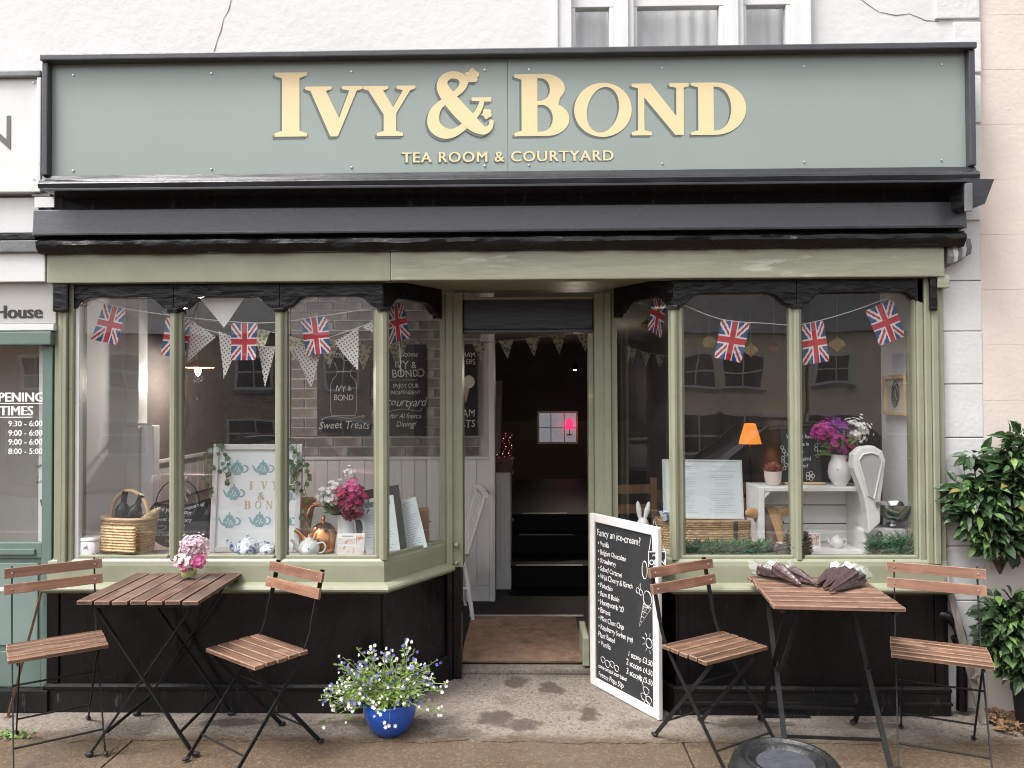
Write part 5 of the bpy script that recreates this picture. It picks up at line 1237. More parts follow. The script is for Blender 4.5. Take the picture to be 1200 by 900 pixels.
# teacups by the hamper
v = Vector((FX(777, .36), .36, ZD + .001 + hh * 1.03)); t = thing('tea_cup', 'blue patterned tea cup on the hamper behind the corner post', 'cup', v + Vector((.0, -.06, .0)))
MB().lathe([(0, .002), (.018, 0), (.02, .006), (.032, .03), (.036, .05), (.034, .05), (.028, .03), (0, .012)], 18).build('cup', MATS['china_blue'], t, smooth=True); MB().tube(catmull([(.034, 0, .042), (.052, 0, .04), (.05, 0, .02), (.028, 0, .018)], 5), .004, 6).build('handle', MATS['china_blue'], t, smooth=True)
# green garlands
def garland(label, x0, x1, y, h, n, seed):
    t = thing('green_garland', label, 'garland', ((x0 + x1) / 2, y, ZD + .001), world=True)
    rr = random.Random(seed); mb = MB()
    MB().tube([(x0 + (x1 - x0) * i / 10, y, ZD + .015 + .005 * sin(i)) for i in range(11)], .008, 6).build('stem', MATS['leaf_green'], t)
    for i in range(n):
        x = rr.uniform(x0, x1); c = Vector((x, y + rr.uniform(-.03, .03), ZD + .005 + rr.uniform(0, h * .45))); a = rr.uniform(0, 6.28); d = Vector((cos(a), sin(a) * .6, rr.uniform(.1, 1.3)))
        leaf(mb, c, d, rr.uniform(.04, .08), .007, droop=.4, rr=rr)
    mb.build('tinsel', MATS['tinsel_green'], t, fixn=False, kind='stuff')
garland('green grassy garland in front of the wicker hamper', FX(797, .1), FX(897, .1), .13, .09, 900, 5)
garland('green grassy garland below the kitchen scale at the right pilaster', FX(1022, .09), FX(1071, .09), .095, .17, 800, 6)
# wooden cow head
v = D(903, 647, .16); t = thing('cow_head', 'carved wooden cow head with tan face and umber cheek', 'ornament', v, radians(20))
t.scale = (1.2, 1.2, 1.2)
pts = [(0, .05, .0), (0, .04, .06), (0, .01, .12), (0, -.03, .155), (0, -.055, .15)]
MB().tube(catmull([(0, .05, .0), (0, .052, .05), (0, .05, .10), (0, .045, .15), (0, .04, .18)], 4), [.042] * 4 + [.044] * 4 + [.042] * 4 + [.04, .038, .034, .028, .014], 14).build('neck', MATS['wood_umber'], t, smooth=True)
def face_shell(k0, k1, off, m, name):
    # long bovine face: broad poll, flat forehead, narrower bridge, square muzzle
    sec = [(.195, .030, .015, .03), (.185, .044, -.005, .05), (.165, .050, -.022, .06), (.140, .048, -.034, .06), (.115, .040, -.044, .055), (.085, .033, -.056, .05), (.060, .034, -.066, .05), (.040, .037, -.072, .05), (.022, .034, -.070, .045), (.014, .022, -.062, .03)]
    sec = [(z, hw_ * 1.38, yf, dp) for z, hw_, yf, dp in sec]; vs = []; n = k1 - k0 + 1
    for z, hw_, yf, dp in sec:
        for k_ in range(k0, k1 + 1):
            a_ = pi / 2 * k_ / 8; s_ = 1 if k_ >= 0 else -1; vs.append((s_ * ((hw_ + off) * abs(sin(a_)) ** .8), yf - off + dp * (1 - cos(abs(a_)) ** .7), z + off * (z - .1) * 8))
    f_ = [(j * n + k_, j * n + k_ + 1, (j + 1) * n + k_ + 1, (j + 1) * n + k_) for j in range(len(sec) - 1) for k_ in range(n - 1)]
    if off == 0: f_ += [tuple(range(n)), tuple((len(sec) - 1) * n + k_ for k_ in range(n))]
    MB().add(vs, f_).build(name, m, t, smooth=True, fixn=False)
face_shell(-8, 8, 0, MATS['wood_tan'], 'face'); face_shell(-8, -1, .0015, MATS['wood_umber'], 'dark_cheek')
for s2 in (-1, 1):
    MB().ball((s2 * .060, -.008, .130), .007, 8, 6).build('eye', MATS['print_black'], t, smooth=True); MB().ball((s2 * .016, -.073, .04), (.005, .003, .006), 8, 5).build('nostril', MATS['print_black'], t, smooth=True)
for s2 in (-1, 1):
    M = Matrix.Translation((s2 * .052, .0, .172)) @ Matrix.Rotation(s2 * -.12, 4, 'Y')
    MB().ball((s2 * .038, 0, 0), (.045, .012, .024), 12, 7).xf(M).build('ear', MATS['wood_tan'], t, smooth=True)
# pine cones
def cone(label, px, py, sc, m, seed):
    v = D(px, py, .08); t = thing('pine_cone', label, 'pine cone', v, rr_.uniform(0, 3), 'pine cones on the right sill'); mb = MB()
    MB().ball((0, 0, .032 * sc), (.036 * sc, .036 * sc, .03 * sc), 12, 8).build('core', MATS['cone_brown'], t)
    for j in range(9):
        for k_ in range(13):
            a = k_ * 2 * pi / 13 + j * .24; zz = .065 * sc * (j / 8); r_ = .045 * sc * sqrt(max(.08, 1 - ((j - 3) / 6) ** 2))
            leaf(mb, (r_ * .6 * cos(a), r_ * .6 * sin(a), zz), (cos(a), sin(a), .5), .022 * sc, .016 * sc, (0, 0, 1), -.3)
    mb.build('scales', m, t, fixn=False, kind='stuff')
rr_ = random.Random(2)
cone('large brown pine cone in front of the white crate', 935, 654, 1.75, MATS['cone_brown'], 1)
cone('frosted pine cone beside the cow head', 917, 654, 1.0, mat('cone_frost', (0.45, 0.43, 0.4), .8, var=.4, scale=40), 2)
# white crate on its side
v = D(954, 650, .17); XC_ = v.x; cw, ch_ = 125 * S(.2), 77 * S(.2); cdp = .24
t = thing('white_crate', 'white slatted crate standing open side forward in the right window', 'crate', (XC_, .17, ZD + .001))
for nm, b6 in (('end_panel', (-cw / 2, -cw / 2 + .03, 0, cdp, 0, ch_)), ('end_panel', (cw / 2 - .022, cw / 2, 0, cdp, 0, ch_)), ('top_board', (-cw / 2 + .031, cw / 2 - .0225, 0, cdp, ch_ - .022, ch_ - .001)), ('bottom_board', (-cw / 2 + .031, cw / 2 - .0225, 0, cdp, .001, .02))):
    MB().box(*b6).build(nm, MATS['crate_white'], t, bevel=.003)
bh_ = (ch_ - .044) / 3
for i in range(3): MB().box(-cw / 2 + .031, cw / 2 - .0225, cdp - .016, cdp - .001, .0215 + i * bh_ + .003, .0205 + (i + 1) * bh_ - .002).build('slat', MATS['crate_white'], t, bevel=.002)
for sx_ in (-cw / 2 + .031, cw / 2 - .0225):
    sg_ = 1 if sx_ < 0 else -1
    MB().prism([(sx_ + sg_ * .0002, ch_ - .0225), (sx_ + sg_ * .035, ch_ - .0225), (sx_ + sg_ * .0002, ch_ - .06)], .004, .02).build('corner_block', MATS['crate_white'], t)
v2 = Vector((FX(979, .24), .24, ZD + .022)); t = thing('tiny_teapot', 'tiny white teapot standing inside the white crate', 'teapot', v2); teapot(t, .032, .075, MATS['china'])
v2 = Vector((FX(953, .26), .26, ZD + .022)); t = thing('patterned_tile', 'small red patterned card inside the white crate', 'card', v2, rot=(-.1, 0, 0))
MB().box(-.032, .032, 0, .005, 0, .075).build('card', MATS['print_white'], t); MB().box(-.026, .026, -.001, -.0002, .006, .069).build('picture', mat('tile_print', (0.6, 0.55, 0.5), .6, bump=0, patch=(0.45, 0.15, 0.12), pscale=50, pthr=.5), t)
zt_ = ZD + .001 + ch_ + .001
# succulent pot, chalkboard, vase on the crate
v = Vector((FX(905, .27), .27, zt_)); t = thing('succulent_pot', 'red spiky succulent in a pale pink pot on the crate', 'plant', v)
MB().lathe([(0, .001), (.032, 0), (.038, .008), (.045, .04), (.047, .075), (.043, .075), (.04, .06), (0, .058)], 20).build('pot', MATS['pot_pink'], t, smooth=True)
mb = MB(); rr = random.Random(4)
for i in range(46): a = i * 2.4; el = .25 + 1.1 * i / 46; leaf(mb, (0, 0, .06), (cos(a) * cos(el), sin(a) * cos(el), sin(el)), .07, .014, (0, 0, 1), -.15)
mb.build('spikes', MATS['succulent'], t, fixn=False, kind='stuff')
v = Vector((FX(939, .30), .30, zt_)); t = thing('easel_chalkboard', 'small chalkboard asking why not have a cake, on the white crate', 'chalkboard', v, rot=(-.06, 0, 0))
bw_, bh2 = 45 * S(.3), 65 * S(.3)
MB().box(-bw_ / 2, bw_ / 2, 0, .008, .012, bh2).build('slate', MATS['slate_board'], t); MB().box(-bw_ / 2 + .005, bw_ / 2 + .01, -.03, .03, 0, .0115).build('wooden_foot', MATS['cane'], t, bevel=.002)
for i, w_ in enumerate(('Why not have', 'a cake in', 'the', 'courtyard', 'garden?')): text(w_, .030, MATS['chalk'], t, -.005 + .004 * (i % 2), -.0012, bh2 - .055 - i * .040, align='CENTER', shear=.12, ext=.0004)
for (cx, cz_, n_) in ((bw_ * .42, bh2 * .72, 7), (-bw_ * .44, bh2 * .5, 7)):
    for k_ in range(n_):
        a0 = k_ * 1.3; MB().tube([(cx + .010 * sin(k_ * 1.9) + .009 * cos(a), -.0014, cz_ + (k_ - n_ / 2) * .019 + .009 * sin(a)) for a in [2 * pi * q / 9 for q in range(9)]], .0011, 4, closed=True).build('chalk_leaf', MATS['chalk'], t)
for k_ in range(5): a0 = k_ * 1.257; MB().tube([(.045 + .014 * cos(a0) + .011 * cos(a), -.0014, .045 + .014 * sin(a0) + .011 * sin(a)) for a in [2 * pi * q / 9 for q in range(9)]], .0012, 4, closed=True).build('chalk_petal', MATS['chalk'], t)
v = Vector((FX(986, .22), .25, zt_)); t = thing('flower_vase', 'white china vase of magenta and cream flowers on the crate', 'flowers', v)
MB().lathe([(0, .002), (.034, 0), (.036, .008), (.056, .04), (.062, .075), (.055, .115), (.042, .145), (.046, .165), (.043, .166), (.036, .145), (0, .1)], 28).build('vase', MATS['china'], t, smooth=True)
for sx_ in (-.03, .03): MB().ball((sx_, -.0535 + abs(sx_) * .1, .088), (.005, .004, .005), 6, 5).build('blue_dot', MATS['poster_blue'], t)
bunch(t, [('magenta_flowers', MATS['petal_magenta'], 130, .016, (-.075, 0, .295), .05), ('purple_flowers', MATS['petal_purple'], 130, .017, (-.02, -.01, .30), .05), ('dark_pink_flowers', MATS['petal_magenta'], 70, .017, (-.01, -.03, .235), .05), ('cream_flowers', MATS['petal_white'], 170, .011, (.085, 0, .295), .06), ('crimson_flowers', MATS['petal_crimson'], 30, .022, (.02, -.03, .2), .04)], (0, 0, 0), 0, 12)
mb = MB(); rr = random.Random(6)
for i in range(90): a = rr.uniform(0, 6.28); leaf(mb, (.025 * cos(a), .025 * sin(a), .155 + rr.uniform(0, .06)), (cos(a) * 1.1, sin(a) * .7 - .1, rr.uniform(.1, 1.3)), rr.uniform(.05, .12), .016, rr=rr)
mb.build('foliage', MATS['leaf_light'], t, fixn=False, kind='stuff')
# vintage kitchen scale
v = D(1036, 645, .24); v.x = FX(1040, .11); t = thing('kitchen_scale', 'white vintage shop scale with fan-shaped dial and steel bowl', 'scale', (v.x, .11, ZD + .001))
def sp_(px, py): q = P(px, py, .11); return (q.x - v.x, q.z - ZD - .001)
hd_ = [sp_(*q) for q in ((1016, 625), (1030, 612), (1030, 588), (1036, 540), (1032, 528), (1022, 522), (1008, 524), (999, 532), (998, 548), (1010, 580), (1014, 600))]
MB().prism(hd_, -.02, .05).build('dial_housing', MATS['crate_white'], t, bevel=.008)
fc = [sp_(*q) for q in ((1022, 584), (1031, 541), (1027, 533), (1019, 530), (1009, 532), (1004, 539), (1015, 580))]
MB().prism(fc, -.024, -.0205).build('dial_face', MATS['scale_grey'], t)
fr_ = [(x, -.026, z) for x, z in fc]; MB().tube(fr_, .005, 6, closed=True).build('dial_rim', MATS['crate_white'], t, smooth=True)
x, z = sp_(1026, 590); MB().lathe([(0, 0), (.016, 0), (.014, .01), (0, .012)], 14).xf(Matrix.Translation((x, -.022, z)) @ RX90).build('knob', MATS['steel'], t, smooth=True)
bx0, bz0 = sp_(1016, 652); bx1, bz1 = sp_(1066, 619)
MB().prism([(bx0, 0), (bx1 + .03, 0), (bx1, bz1 - .01), (bx0 + .04, bz1), (bx0, bz1 - .02)], .035, .16).build('base', MATS['crate_white'], t, bevel=.01)
cx, cz_ = sp_(1052, 618); MB().lathe([(.03, 0), (.028, .012), (.012, .016), (.012, .03), (0, .03)], 16, (cx, .06, cz_)).build('pan_support', MATS['steel'], t, smooth=True)
cx, cz_ = sp_(1053, 612); MB().lathe([(0, 0), (.03, .004), (.075, .035), (.098, .075), (.103, .09), (.099, .09), (.066, .04), (0, .012)], 32, (cx, .06, cz_)).build('bowl', MATS['steel'], t, smooth=True)
# brown bag with handle
v = D(1031, 653, .08); t = thing('gift_bag', 'little brown basket bag with dark looped handle', 'bag', v)
MB().lathe([(.034, 0), (.042, .01), (.044, .045), (.03, .06), (0, .055)], 14, sy=.6).build('bag', MATS['bag_brown'], t, smooth=True); MB().tube(catmull([(-.012, 0, .055), (-.014, 0, .11), (0, 0, .13), (.014, 0, .11), (.012, 0, .055)], 5), .004, 6).build('handle', MATS['dark_iron'], t)
# framed picture on the right return
y_ = .34; q0 = P(1042, 486, y_); q1 = P(1064, 440, y_)
t = thing('framed_picture', 'pine framed monochrome picture hanging on the right window return', 'picture', (XWR - .012, .25, q0.z))
ph_ = q1.z - q0.z
MB().box(-.006, .0, -.105, .105, .02, ph_ - .02).build('paper', mat('pic_paper', (0.5, 0.48, 0.44), .7, bump=0), t)
for a, b_, c, d_ in ((-.125, -.105, 0, ph_), (.105, .125, 0, ph_), (-.105, .105, 0, .02), (-.105, .105, ph_ - .02, ph_)): MB().box(-.02, .01, a, b_, c, d_).build('frame_bar', MATS['cane'], t, bevel=.002)
for k_ in range(6): MB().tube([(-.0075, .04 * cos(a) * (1 - k_ * .12) + .01 * sin(k_ * 2), ph_ / 2 + .062 * sin(a) * (1 - k_ * .12) + .01 * cos(k_ * 3)) for a in [2 * pi * q / 16 for q in range(16)]], .003, 4, closed=True).build('ink_scroll', MATS['print_black'], t)
# paper ornaments
def ornament(label, px, py, Y, r, kind, m):
    q = P(px, py, Y); t = thing('paper_ornament', label, 'ornament', (q.x, Y, q.z), 0, 'honeycomb paper ornaments in the right window')
    mb = MB(); n = 30; prof = [(r * sin(a), -r * cos(a)) for a in [pi * i / 10 for i in range(11)]] if kind == 0 else [(0, -r * 1.15), (r * .3, -r * .75), (r * .95, -r * .25), (r, .0), (r * .8, r * .4), (r * .25, r * .7), (0, r * 1.15)]
    vs = []
    for r_, z in prof:
        for k_ in range(n): a = 2 * pi * k_ / n; rr2 = r_ * (1 if k_ % 2 else .84); vs.append((rr2 * cos(a), rr2 * sin(a), z))
    mb.add(vs, [(j * n + k_, j * n + (k_ + 1) % n, (j + 1) * n + (k_ + 1) % n, (j + 1) * n + k_) for j in range(len(prof) - 1) for k_ in range(n)])
    mb.build('honeycomb', m, t); MB().tube([(0, 0, r), (0, 0, ZCEIL - q.z)], .0012, 4).build('thread', MATS['rope'], t)
for a in (('round gold paper ball left of the second flag', 831, 401, .35, .035, 0, MATS['gold_paper']), ('gold paper drop right of the second flag', 880, 410, .35, .038, 1, MATS['gold_paper']), ('gold paper drop right of the third flag', 981, 403, .35, .043, 1, MATS['gold_paper']),
          ('gold paper ball behind the rightmost flag', 1058, 378, .35, .034, 0, MATS['gold_paper']), ('gold paper drop behind the angled-pane flag', 758, 381, .62, .036, 1, MATS['gold_paper']), ('small red paper ornament between the right mullions', 907, 407, .8, .035, 1, MATS['red_paper']), ('small red paper ornament left of the rightmost flag', 1019, 392, .8, .035, 1, MATS['red_paper'])): ornament(*a)

# ------------------------------------------------------------------ bunting
def jack(u, w):
    x, y = (u - .5) * .82, w - .5
    if abs(x) < .075 or abs(y) < .075: return (0.50, 0.012, 0.035)
    if abs(x) < .125 or abs(y) < .125: return (0.72, 0.72, 0.72)
    dd = sqrt(.82 ** 2 + 1); s1 = (x - y * .82) / dd; s2_ = (x + y * .82) / dd
    for s_ in (s1, s2_):
        if -.008 < s_ < .042: pass
    d1 = min(abs(s1), abs(s2_))
    if d1 < .030: return (0.50, 0.012, 0.035)
    if d1 < .085: return (0.72, 0.72, 0.72)
    return (0.018, 0.055, 0.20)
JM = attr_mat('flag_print', .65)
def flag(parent, quad, Y, seed):
    nx, ny = 42, 52; me = bpy.data.meshes.new('flag'); vs = []; fs = []; cols = []
    tl, tr, bl_, br = [P(q[0], q[1], Y) for q in quad]; rr = random.Random(seed); ph = rr.uniform(0, 6)
    for j in range(ny + 1):
        w = j / ny
        for i in range(nx + 1):
            u = i / nx; p_ = (tl * (1 - u) + tr * u) * (1 - w) + (bl_ * (1 - u) + br * u) * w
            vs.append((p_.x, Y + .010 * w * sin(u * 5 + ph) + .006 * w * sin(w * 4 + ph), p_.z))
    for j in range(ny):
        for i in range(nx): fs.append((j * (nx + 1) + i, (j + 1) * (nx + 1) + i, (j + 1) * (nx + 1) + i + 1, j * (nx + 1) + i + 1)); cols.append(jack((i + .5) / nx, (j + .5) / ny))
    me.from_pydata(vs, [], fs); at = me.color_attributes.new('print', 'FLOAT_COLOR', 'CORNER')
    buf = []
    for c in cols: buf += [*c, 1.0] * 4
    at.data.foreach_set('color', buf)
    for p_ in me.polygons: p_.use_smooth = True
    return put('flag', me, JM, parent)
def string(parent, pts, Y, r=.0024, m='petal_white'):
    q = []
    for p_ in pts: y = p_[2] if len(p_) > 2 else Y; w = P(p_[0], p_[1], y); q.append((w.x, w.y, w.z))
    return MB().tube(catmull(q, 5), r, 5).build('string', MATS[m], parent)
YF = .085
ub = thing('union_flag_bunting', 'string of five union flags across the left shop window', 'bunting', P(286, 380, YF), world=True)
string(ub, [(100, 347), (140, 360), (203, 370), (286, 378), (330, 377), (372, 371), (445, 360), (470, 356, .30), (490, 350, .36)], YF)
for i, (q, Y) in enumerate((((( 122, 356), (148, 362), (107, 398), (137, 404)), YF), (((194, 372), (224, 375), (188, 416), (218, 419)), YF + .006), (((271, 379), (302, 379), (271, 422), (300, 422)), YF), (((352, 373), (383, 371), (359, 417), (388, 413)), YF), (((455, 357), (472, 355), (455, 404), (481, 396)), .26))): flag(ub, q, Y, i)
ub2 = thing('union_flag_bunting', 'string of four union flags across the right shop window', 'bunting', P(905, 380, YF), world=True)
string(ub2, [(735, 354, .36), (765, 345, .28), (797, 356), (845, 374), (900, 379), (940, 380), (1000, 364), (1058, 342)], YF)
for i, (q, Y) in enumerate(((((766, 343), (782, 350), (759, 386), (775, 396)), .26), (((845, 374), (879, 378), (837, 419), (869, 425)), YF), (((940, 380), (965, 376), (941, 428), (973, 423)), YF), (((1014, 364), (1046, 350), (1031, 405), (1062, 394)), YF))): flag(ub2, q, Y, i + 9)
def pennant(parent, a, b_, c, Y, m, name='pennant'):
    A, B, C_ = P(*a, Y), P(*b_, Y), P(*c, Y); n = 8; mb = MB(); vs = []; idx = {}
    for i in range(n + 1):
        for j in range(n + 1 - i):
            p_ = A + (B - A) * (i / n) + (C_ - A) * (j / n); idx[(i, j)] = len(vs); vs.append((p_.x, Y + .008 * sin(j * .6 + a[0]) * j / n, p_.z))
    fs = []
    for i in range(n):
        for j in range(n - i):
            fs.append((idx[(i, j)], idx[(i + 1, j)], idx[(i, j + 1)]))
            if i + j < n - 1: fs.append((idx[(i + 1, j)], idx[(i + 1, j + 1)], idx[(i, j + 1)]))
    return mb.add(vs, fs).build(name, m, parent, smooth='all', fixn=False)
def dots_mat(name, base, dot, scale, thr, rand=0.0):
    m, nt, b = _new(name); N = nt.nodes.new; L = nt.links.new; tc = N('ShaderNodeTexCoord'); vo = N('ShaderNodeTexVoronoi'); vo.inputs['Scale'].default_value = scale; vo.inputs['Randomness'].default_value = rand; vo.voronoi_dimensions = '2D'
    mp = N('ShaderNodeMapping'); mp.inputs['Rotation'].default_value = (pi / 2, 0, 0); L(tc.outputs['Object'], mp.inputs[0]); 
    r2 = N('ShaderNodeMapping'); r2.inputs['Rotation'].default_value = (0, 0, .6); L(mp.outputs[0], r2.inputs[0]); L(r2.outputs[0], vo.inputs['Vector'])
    lt_ = N('ShaderNodeMath'); lt_.operation = 'LESS_THAN'; lt_.inputs[1].default_value = thr; L(vo.outputs['Distance'], lt_.inputs[0])
    mx = N('ShaderNodeMix'); mx.data_type = 'RGBA'; mx.inputs[6].default_value = (*base, 1); mx.inputs[7].default_value = (*dot, 1); L(lt_.outputs[0], mx.inputs[0]); L(mx.outputs[2], b.inputs['Base Color']); b.inputs['Roughness'].default_value = .8
    MATS[name] = m; return m
dots_mat('spotted_cloth', (0.72, 0.69, 0.67), (0.06, 0.06, 0.065), 58, .23)
dots_mat('floral_cloth', (0.42, 0.42, 0.36), (0.16, 0.18, 0.12), 34, .33, 1.0)
YG = .125
sp2 = thing('spotted_bunting', 'black-spotted white pennant bunting hanging behind the left window flags', 'bunting', P(300, 420, YG), world=True)
string(sp2, [(190, 365), (222, 380), (262, 392), (300, 405), (345, 406), (390, 394), (430, 380), (448, 372), (466, 392, .3), (470, 440, .3)], YG, .003)
for a, b_, c in (((224, 375), (253, 395), (219, 424)), ((256, 388), (282, 398), (262, 444)), ((302, 406), (323, 406), (311, 454)), ((343, 406), (378, 405), (364, 456)), ((390, 401), (420, 384), (420, 435)), ((424, 383), (444, 371), (446, 395))): pennant(sp2, a, b_, c, YG, MATS['spotted_cloth'])
wp = thing('white_pennant', 'large plain white triangular pennant at the top of the left window', 'pennant', P(258, 370, .065), world=True)
pennant(wp, (224, 337), (295, 337), (262, 384), .065, MATS['linen'] if False else mat('white_cloth', (0.76, 0.72, 0.70), .85, var=.05), 'cloth')
MB().tube([tuple(P(228, 336, .065)), tuple(P(291, 336, .065))], .004, 6).build('string', MATS['rope'], wp)
fb = thing('floral_bunting', 'faded floral pennant bunting strung inside the left window', 'bunting', P(300, 390, 1.2), world=True)
string(fb, [(160, 360), (220, 372), (300, 385), (380, 402), (440, 403), (505, 396)], 1.2, .003, 'rope')
for x, y in ((170, 362), (205, 370), (305, 387), (345, 395), (385, 402), (425, 404), (465, 401)): pennant(fb, (x - 12, y - 1), (x + 12, y + 1), (x + 1, y + 30), 1.2, MATS['floral_cloth'])
fb2 = thing('floral_bunting', 'floral pennant bunting strung across the inside of the doorway', 'bunting', P(610, 396, 1.5), world=True)
string(fb2, [(520, 405), (560, 402), (600, 399), (640, 394), (700, 388)], 1.5, .003, 'rope')
for x, y in ((562, 402), (593, 399), (624, 396), (654, 393), (684, 390)): pennant(fb2, (x - 9, y), (x + 9, y - 2), (x + 2, y + 22), 1.5, MATS['floral_cloth'])
fb3 = thing('floral_bunting', 'dim pennant bunting deep inside the angled right pane', 'bunting', P(752, 410, 1.6), world=True)
string(fb3, [(725, 402), (745, 410), (775, 416), (800, 418)], 1.6, .002, 'rope')
for x, y in ((741, 408), (757, 413), (773, 416)): pennant(fb3, (x - 6, y - 2), (x + 6, y + 1), (x, y + 17), 1.6, MATS['floral_cloth'])
# ------------------------------------------------------------------ chalk posters on the brick partition
def wallboard(label, px0_, px1_, py0, py1):
    A, B = P(px0_, py1, YP - .02), P(px1_, py0, YP - .02)
    t = thing('wall_chalkboard', label, 'chalkboard', ((A.x + B.x) / 2, YP - .016, A.z)); w_, h_ = B.x - A.x, B.z - A.z
    MB().box(-w_ / 2, w_ / 2, -.012, .0, 0, h_).build('board', MATS['slate_board'], t); return t, w_, h_
t, w_, h_ = wallboard('black wall poster of a jar drawing behind the third left pane', 372, 434, 404, 510)
cy = -.0126
text('TRADITIONAL', .05, MATS['chalk_faint'], t, 0, cy, h_ - .10, align='CENTER', ext=.0003)
jar = [(-.09, .10), (-.10, .14), (-.10, .33), (-.085, .38), (-.055, .41), (-.055, .44), (.055, .44), (.055, .41), (.085, .38), (.10, .33), (.10, .14), (.09, .10)]
MB().tube([(x, cy, z + .05) for x, z in jar], .004, 5, closed=True).build('jar_drawing', MATS['chalk_faint'], t)
MB().tube([(.0, cy, .48), (.01, cy, .58)], .003, 4).tube([(.02 + .035 * cos(a), cy, .61 + .035 * sin(a)) for a in [2 * pi * q / 14 for q in range(14)]], .004, 5, closed=True).tube([(-.04, cy, .48), (-.07, cy, .56)], .003, 4).tube([(.05, cy, .48), (.1, cy, .57), (.05, cy, .56)], .003, 4).build('straw_drawing', MATS['chalk_faint'], t)
text('IVY &', .062, MATS['chalk'], t, 0, cy, .34, align='CENTER', ext=.0003); text('BOND', .062, MATS['chalk'], t, 0, cy, .27, align='CENTER', ext=.0003)
text('Sweet Treats', .085, MATS['chalk'], t, 0, cy, .05, align='CENTER', shear=.3, ext=.0003)
MB().tube(catmull([(-.17, cy, .12), (-.1, cy, .145), (.05, cy, .13), (.16, cy, .15), (.14, cy, .13)], 5), .003, 5).build('flourish', MATS['chalk_faint'], t)
t, w_, h_ = wallboard('black wall poster welcoming to the courtyard behind the angled pane', 444, 498, 404, 510)
for w2, sz, z, sh in (('Welcome', .055, .605, .25), ('IVY &', .085, .515, 0), ('BOND', .085, .445, 0), ('ENJOY OUR', .044, .365, 0), ('INDEPENDENT', .040, .315, 0), ('courtyard', .090, .225, .35), ('for Al fresco', .055, .13, .3), ('Dining!', .062, .065, .3)): text(w2, sz, MATS['chalk'], t, .03, cy, z, align='CENTER', shear=sh, ext=.0003)
MB().tube([(.145 + .028 * cos(a), cy, .48 + .028 * sin(a)) for a in [2 * pi * q / 12 for q in range(12)]], .007, 5, closed=True).build('seal_drawing', MATS['chalk_faint'], t)
MB().tube([(-.1, cy, .425), (.12, cy, .425)], .003, 4).tube(catmull([(-.1, cy, .18), (.0, cy, .20), (.14, cy, .185), (.15, cy, .21)], 5), .003, 5).build('flourish', MATS['chalk_faint'], t)
t, w_, h_ = wallboard('black wall poster with ice cream drawing beside the white post', 522, 559, 403, 510)
for w2, sz, z, x in (('CHELTENHAM', .055, .60, .11), ('BURGERS', .055, .545, .11), ('CREAM', .085, .14, .11), ('TREATS', .085, .06, .11)): text(w2, sz, MATS['chalk'], t, x, cy, z, align='RIGHT', ext=.0003) if False else text(w2[-3:] if w2 != 'BURGERS' else 'ERS', sz, MATS['chalk'], t, x, cy, z, align='RIGHT', ext=.0003)
MB().prism([(.035, .24), (.075, .40), (.02, .37)], cy - .0003, cy + .0002).build('cone_drawing', MATS['poster_gold'], t)
MB().prism(arc(.06, .41, .045, .05, 0, 345, 16), cy - .0007, cy - .0001).build('scoop_drawing', MATS['chalk'], t)
# white spindle chair just inside the door
q = PZ(548, 700, ZFL); t = thing('spindle_chair', 'white painted spindle-back chair just inside the doorway', 'chair', (FX(517, 1.62), 1.62, ZFL), radians(-78))
WG = MATS['dado_white']
MB().prismz(rim(.40, .40, 30, 3.0), .435, .465).build('seat', WG, t, bevel=.006)
for sx_ in (-1, 1):
    for sy_ in (-1, 1): MB().tube([(sx_ * .14, sy_ * .14, .436), (sx_ * .17, sy_ * .17, .25), (sx_ * .20, sy_ * .20, 0)], [.014, .02, .013], 10).build('leg', WG, t, smooth=True)
    MB().tube([(sx_ * .175, -.165, .22), (sx_ * .175, .165, .22)], .010, 8).build('stretcher', WG, t, smooth=True)
MB().tube([(-.175, .0, .22), (.175, 0, .22)], .010, 8).build('stretcher', WG, t, smooth=True)
for i in range(6): x = -.15 + i * .06; MB().tube([(x, .16, .464), (x * 1.1, .28, .86)], .007, 6).build('spindle', WG, t, smooth=True)
for sx_ in (-1, 1): MB().tube([(sx_ * .19, .165, .464), (sx_ * .21, .29, .87)], .013, 8).build('back_post', WG, t, smooth=True)
MB().tube([(-.24, .285, .88), (-.12, .305, .89), (.12, .305, .89), (.24, .285, .88)], .022, 8).build('top_rail', WG, t, smooth=True)
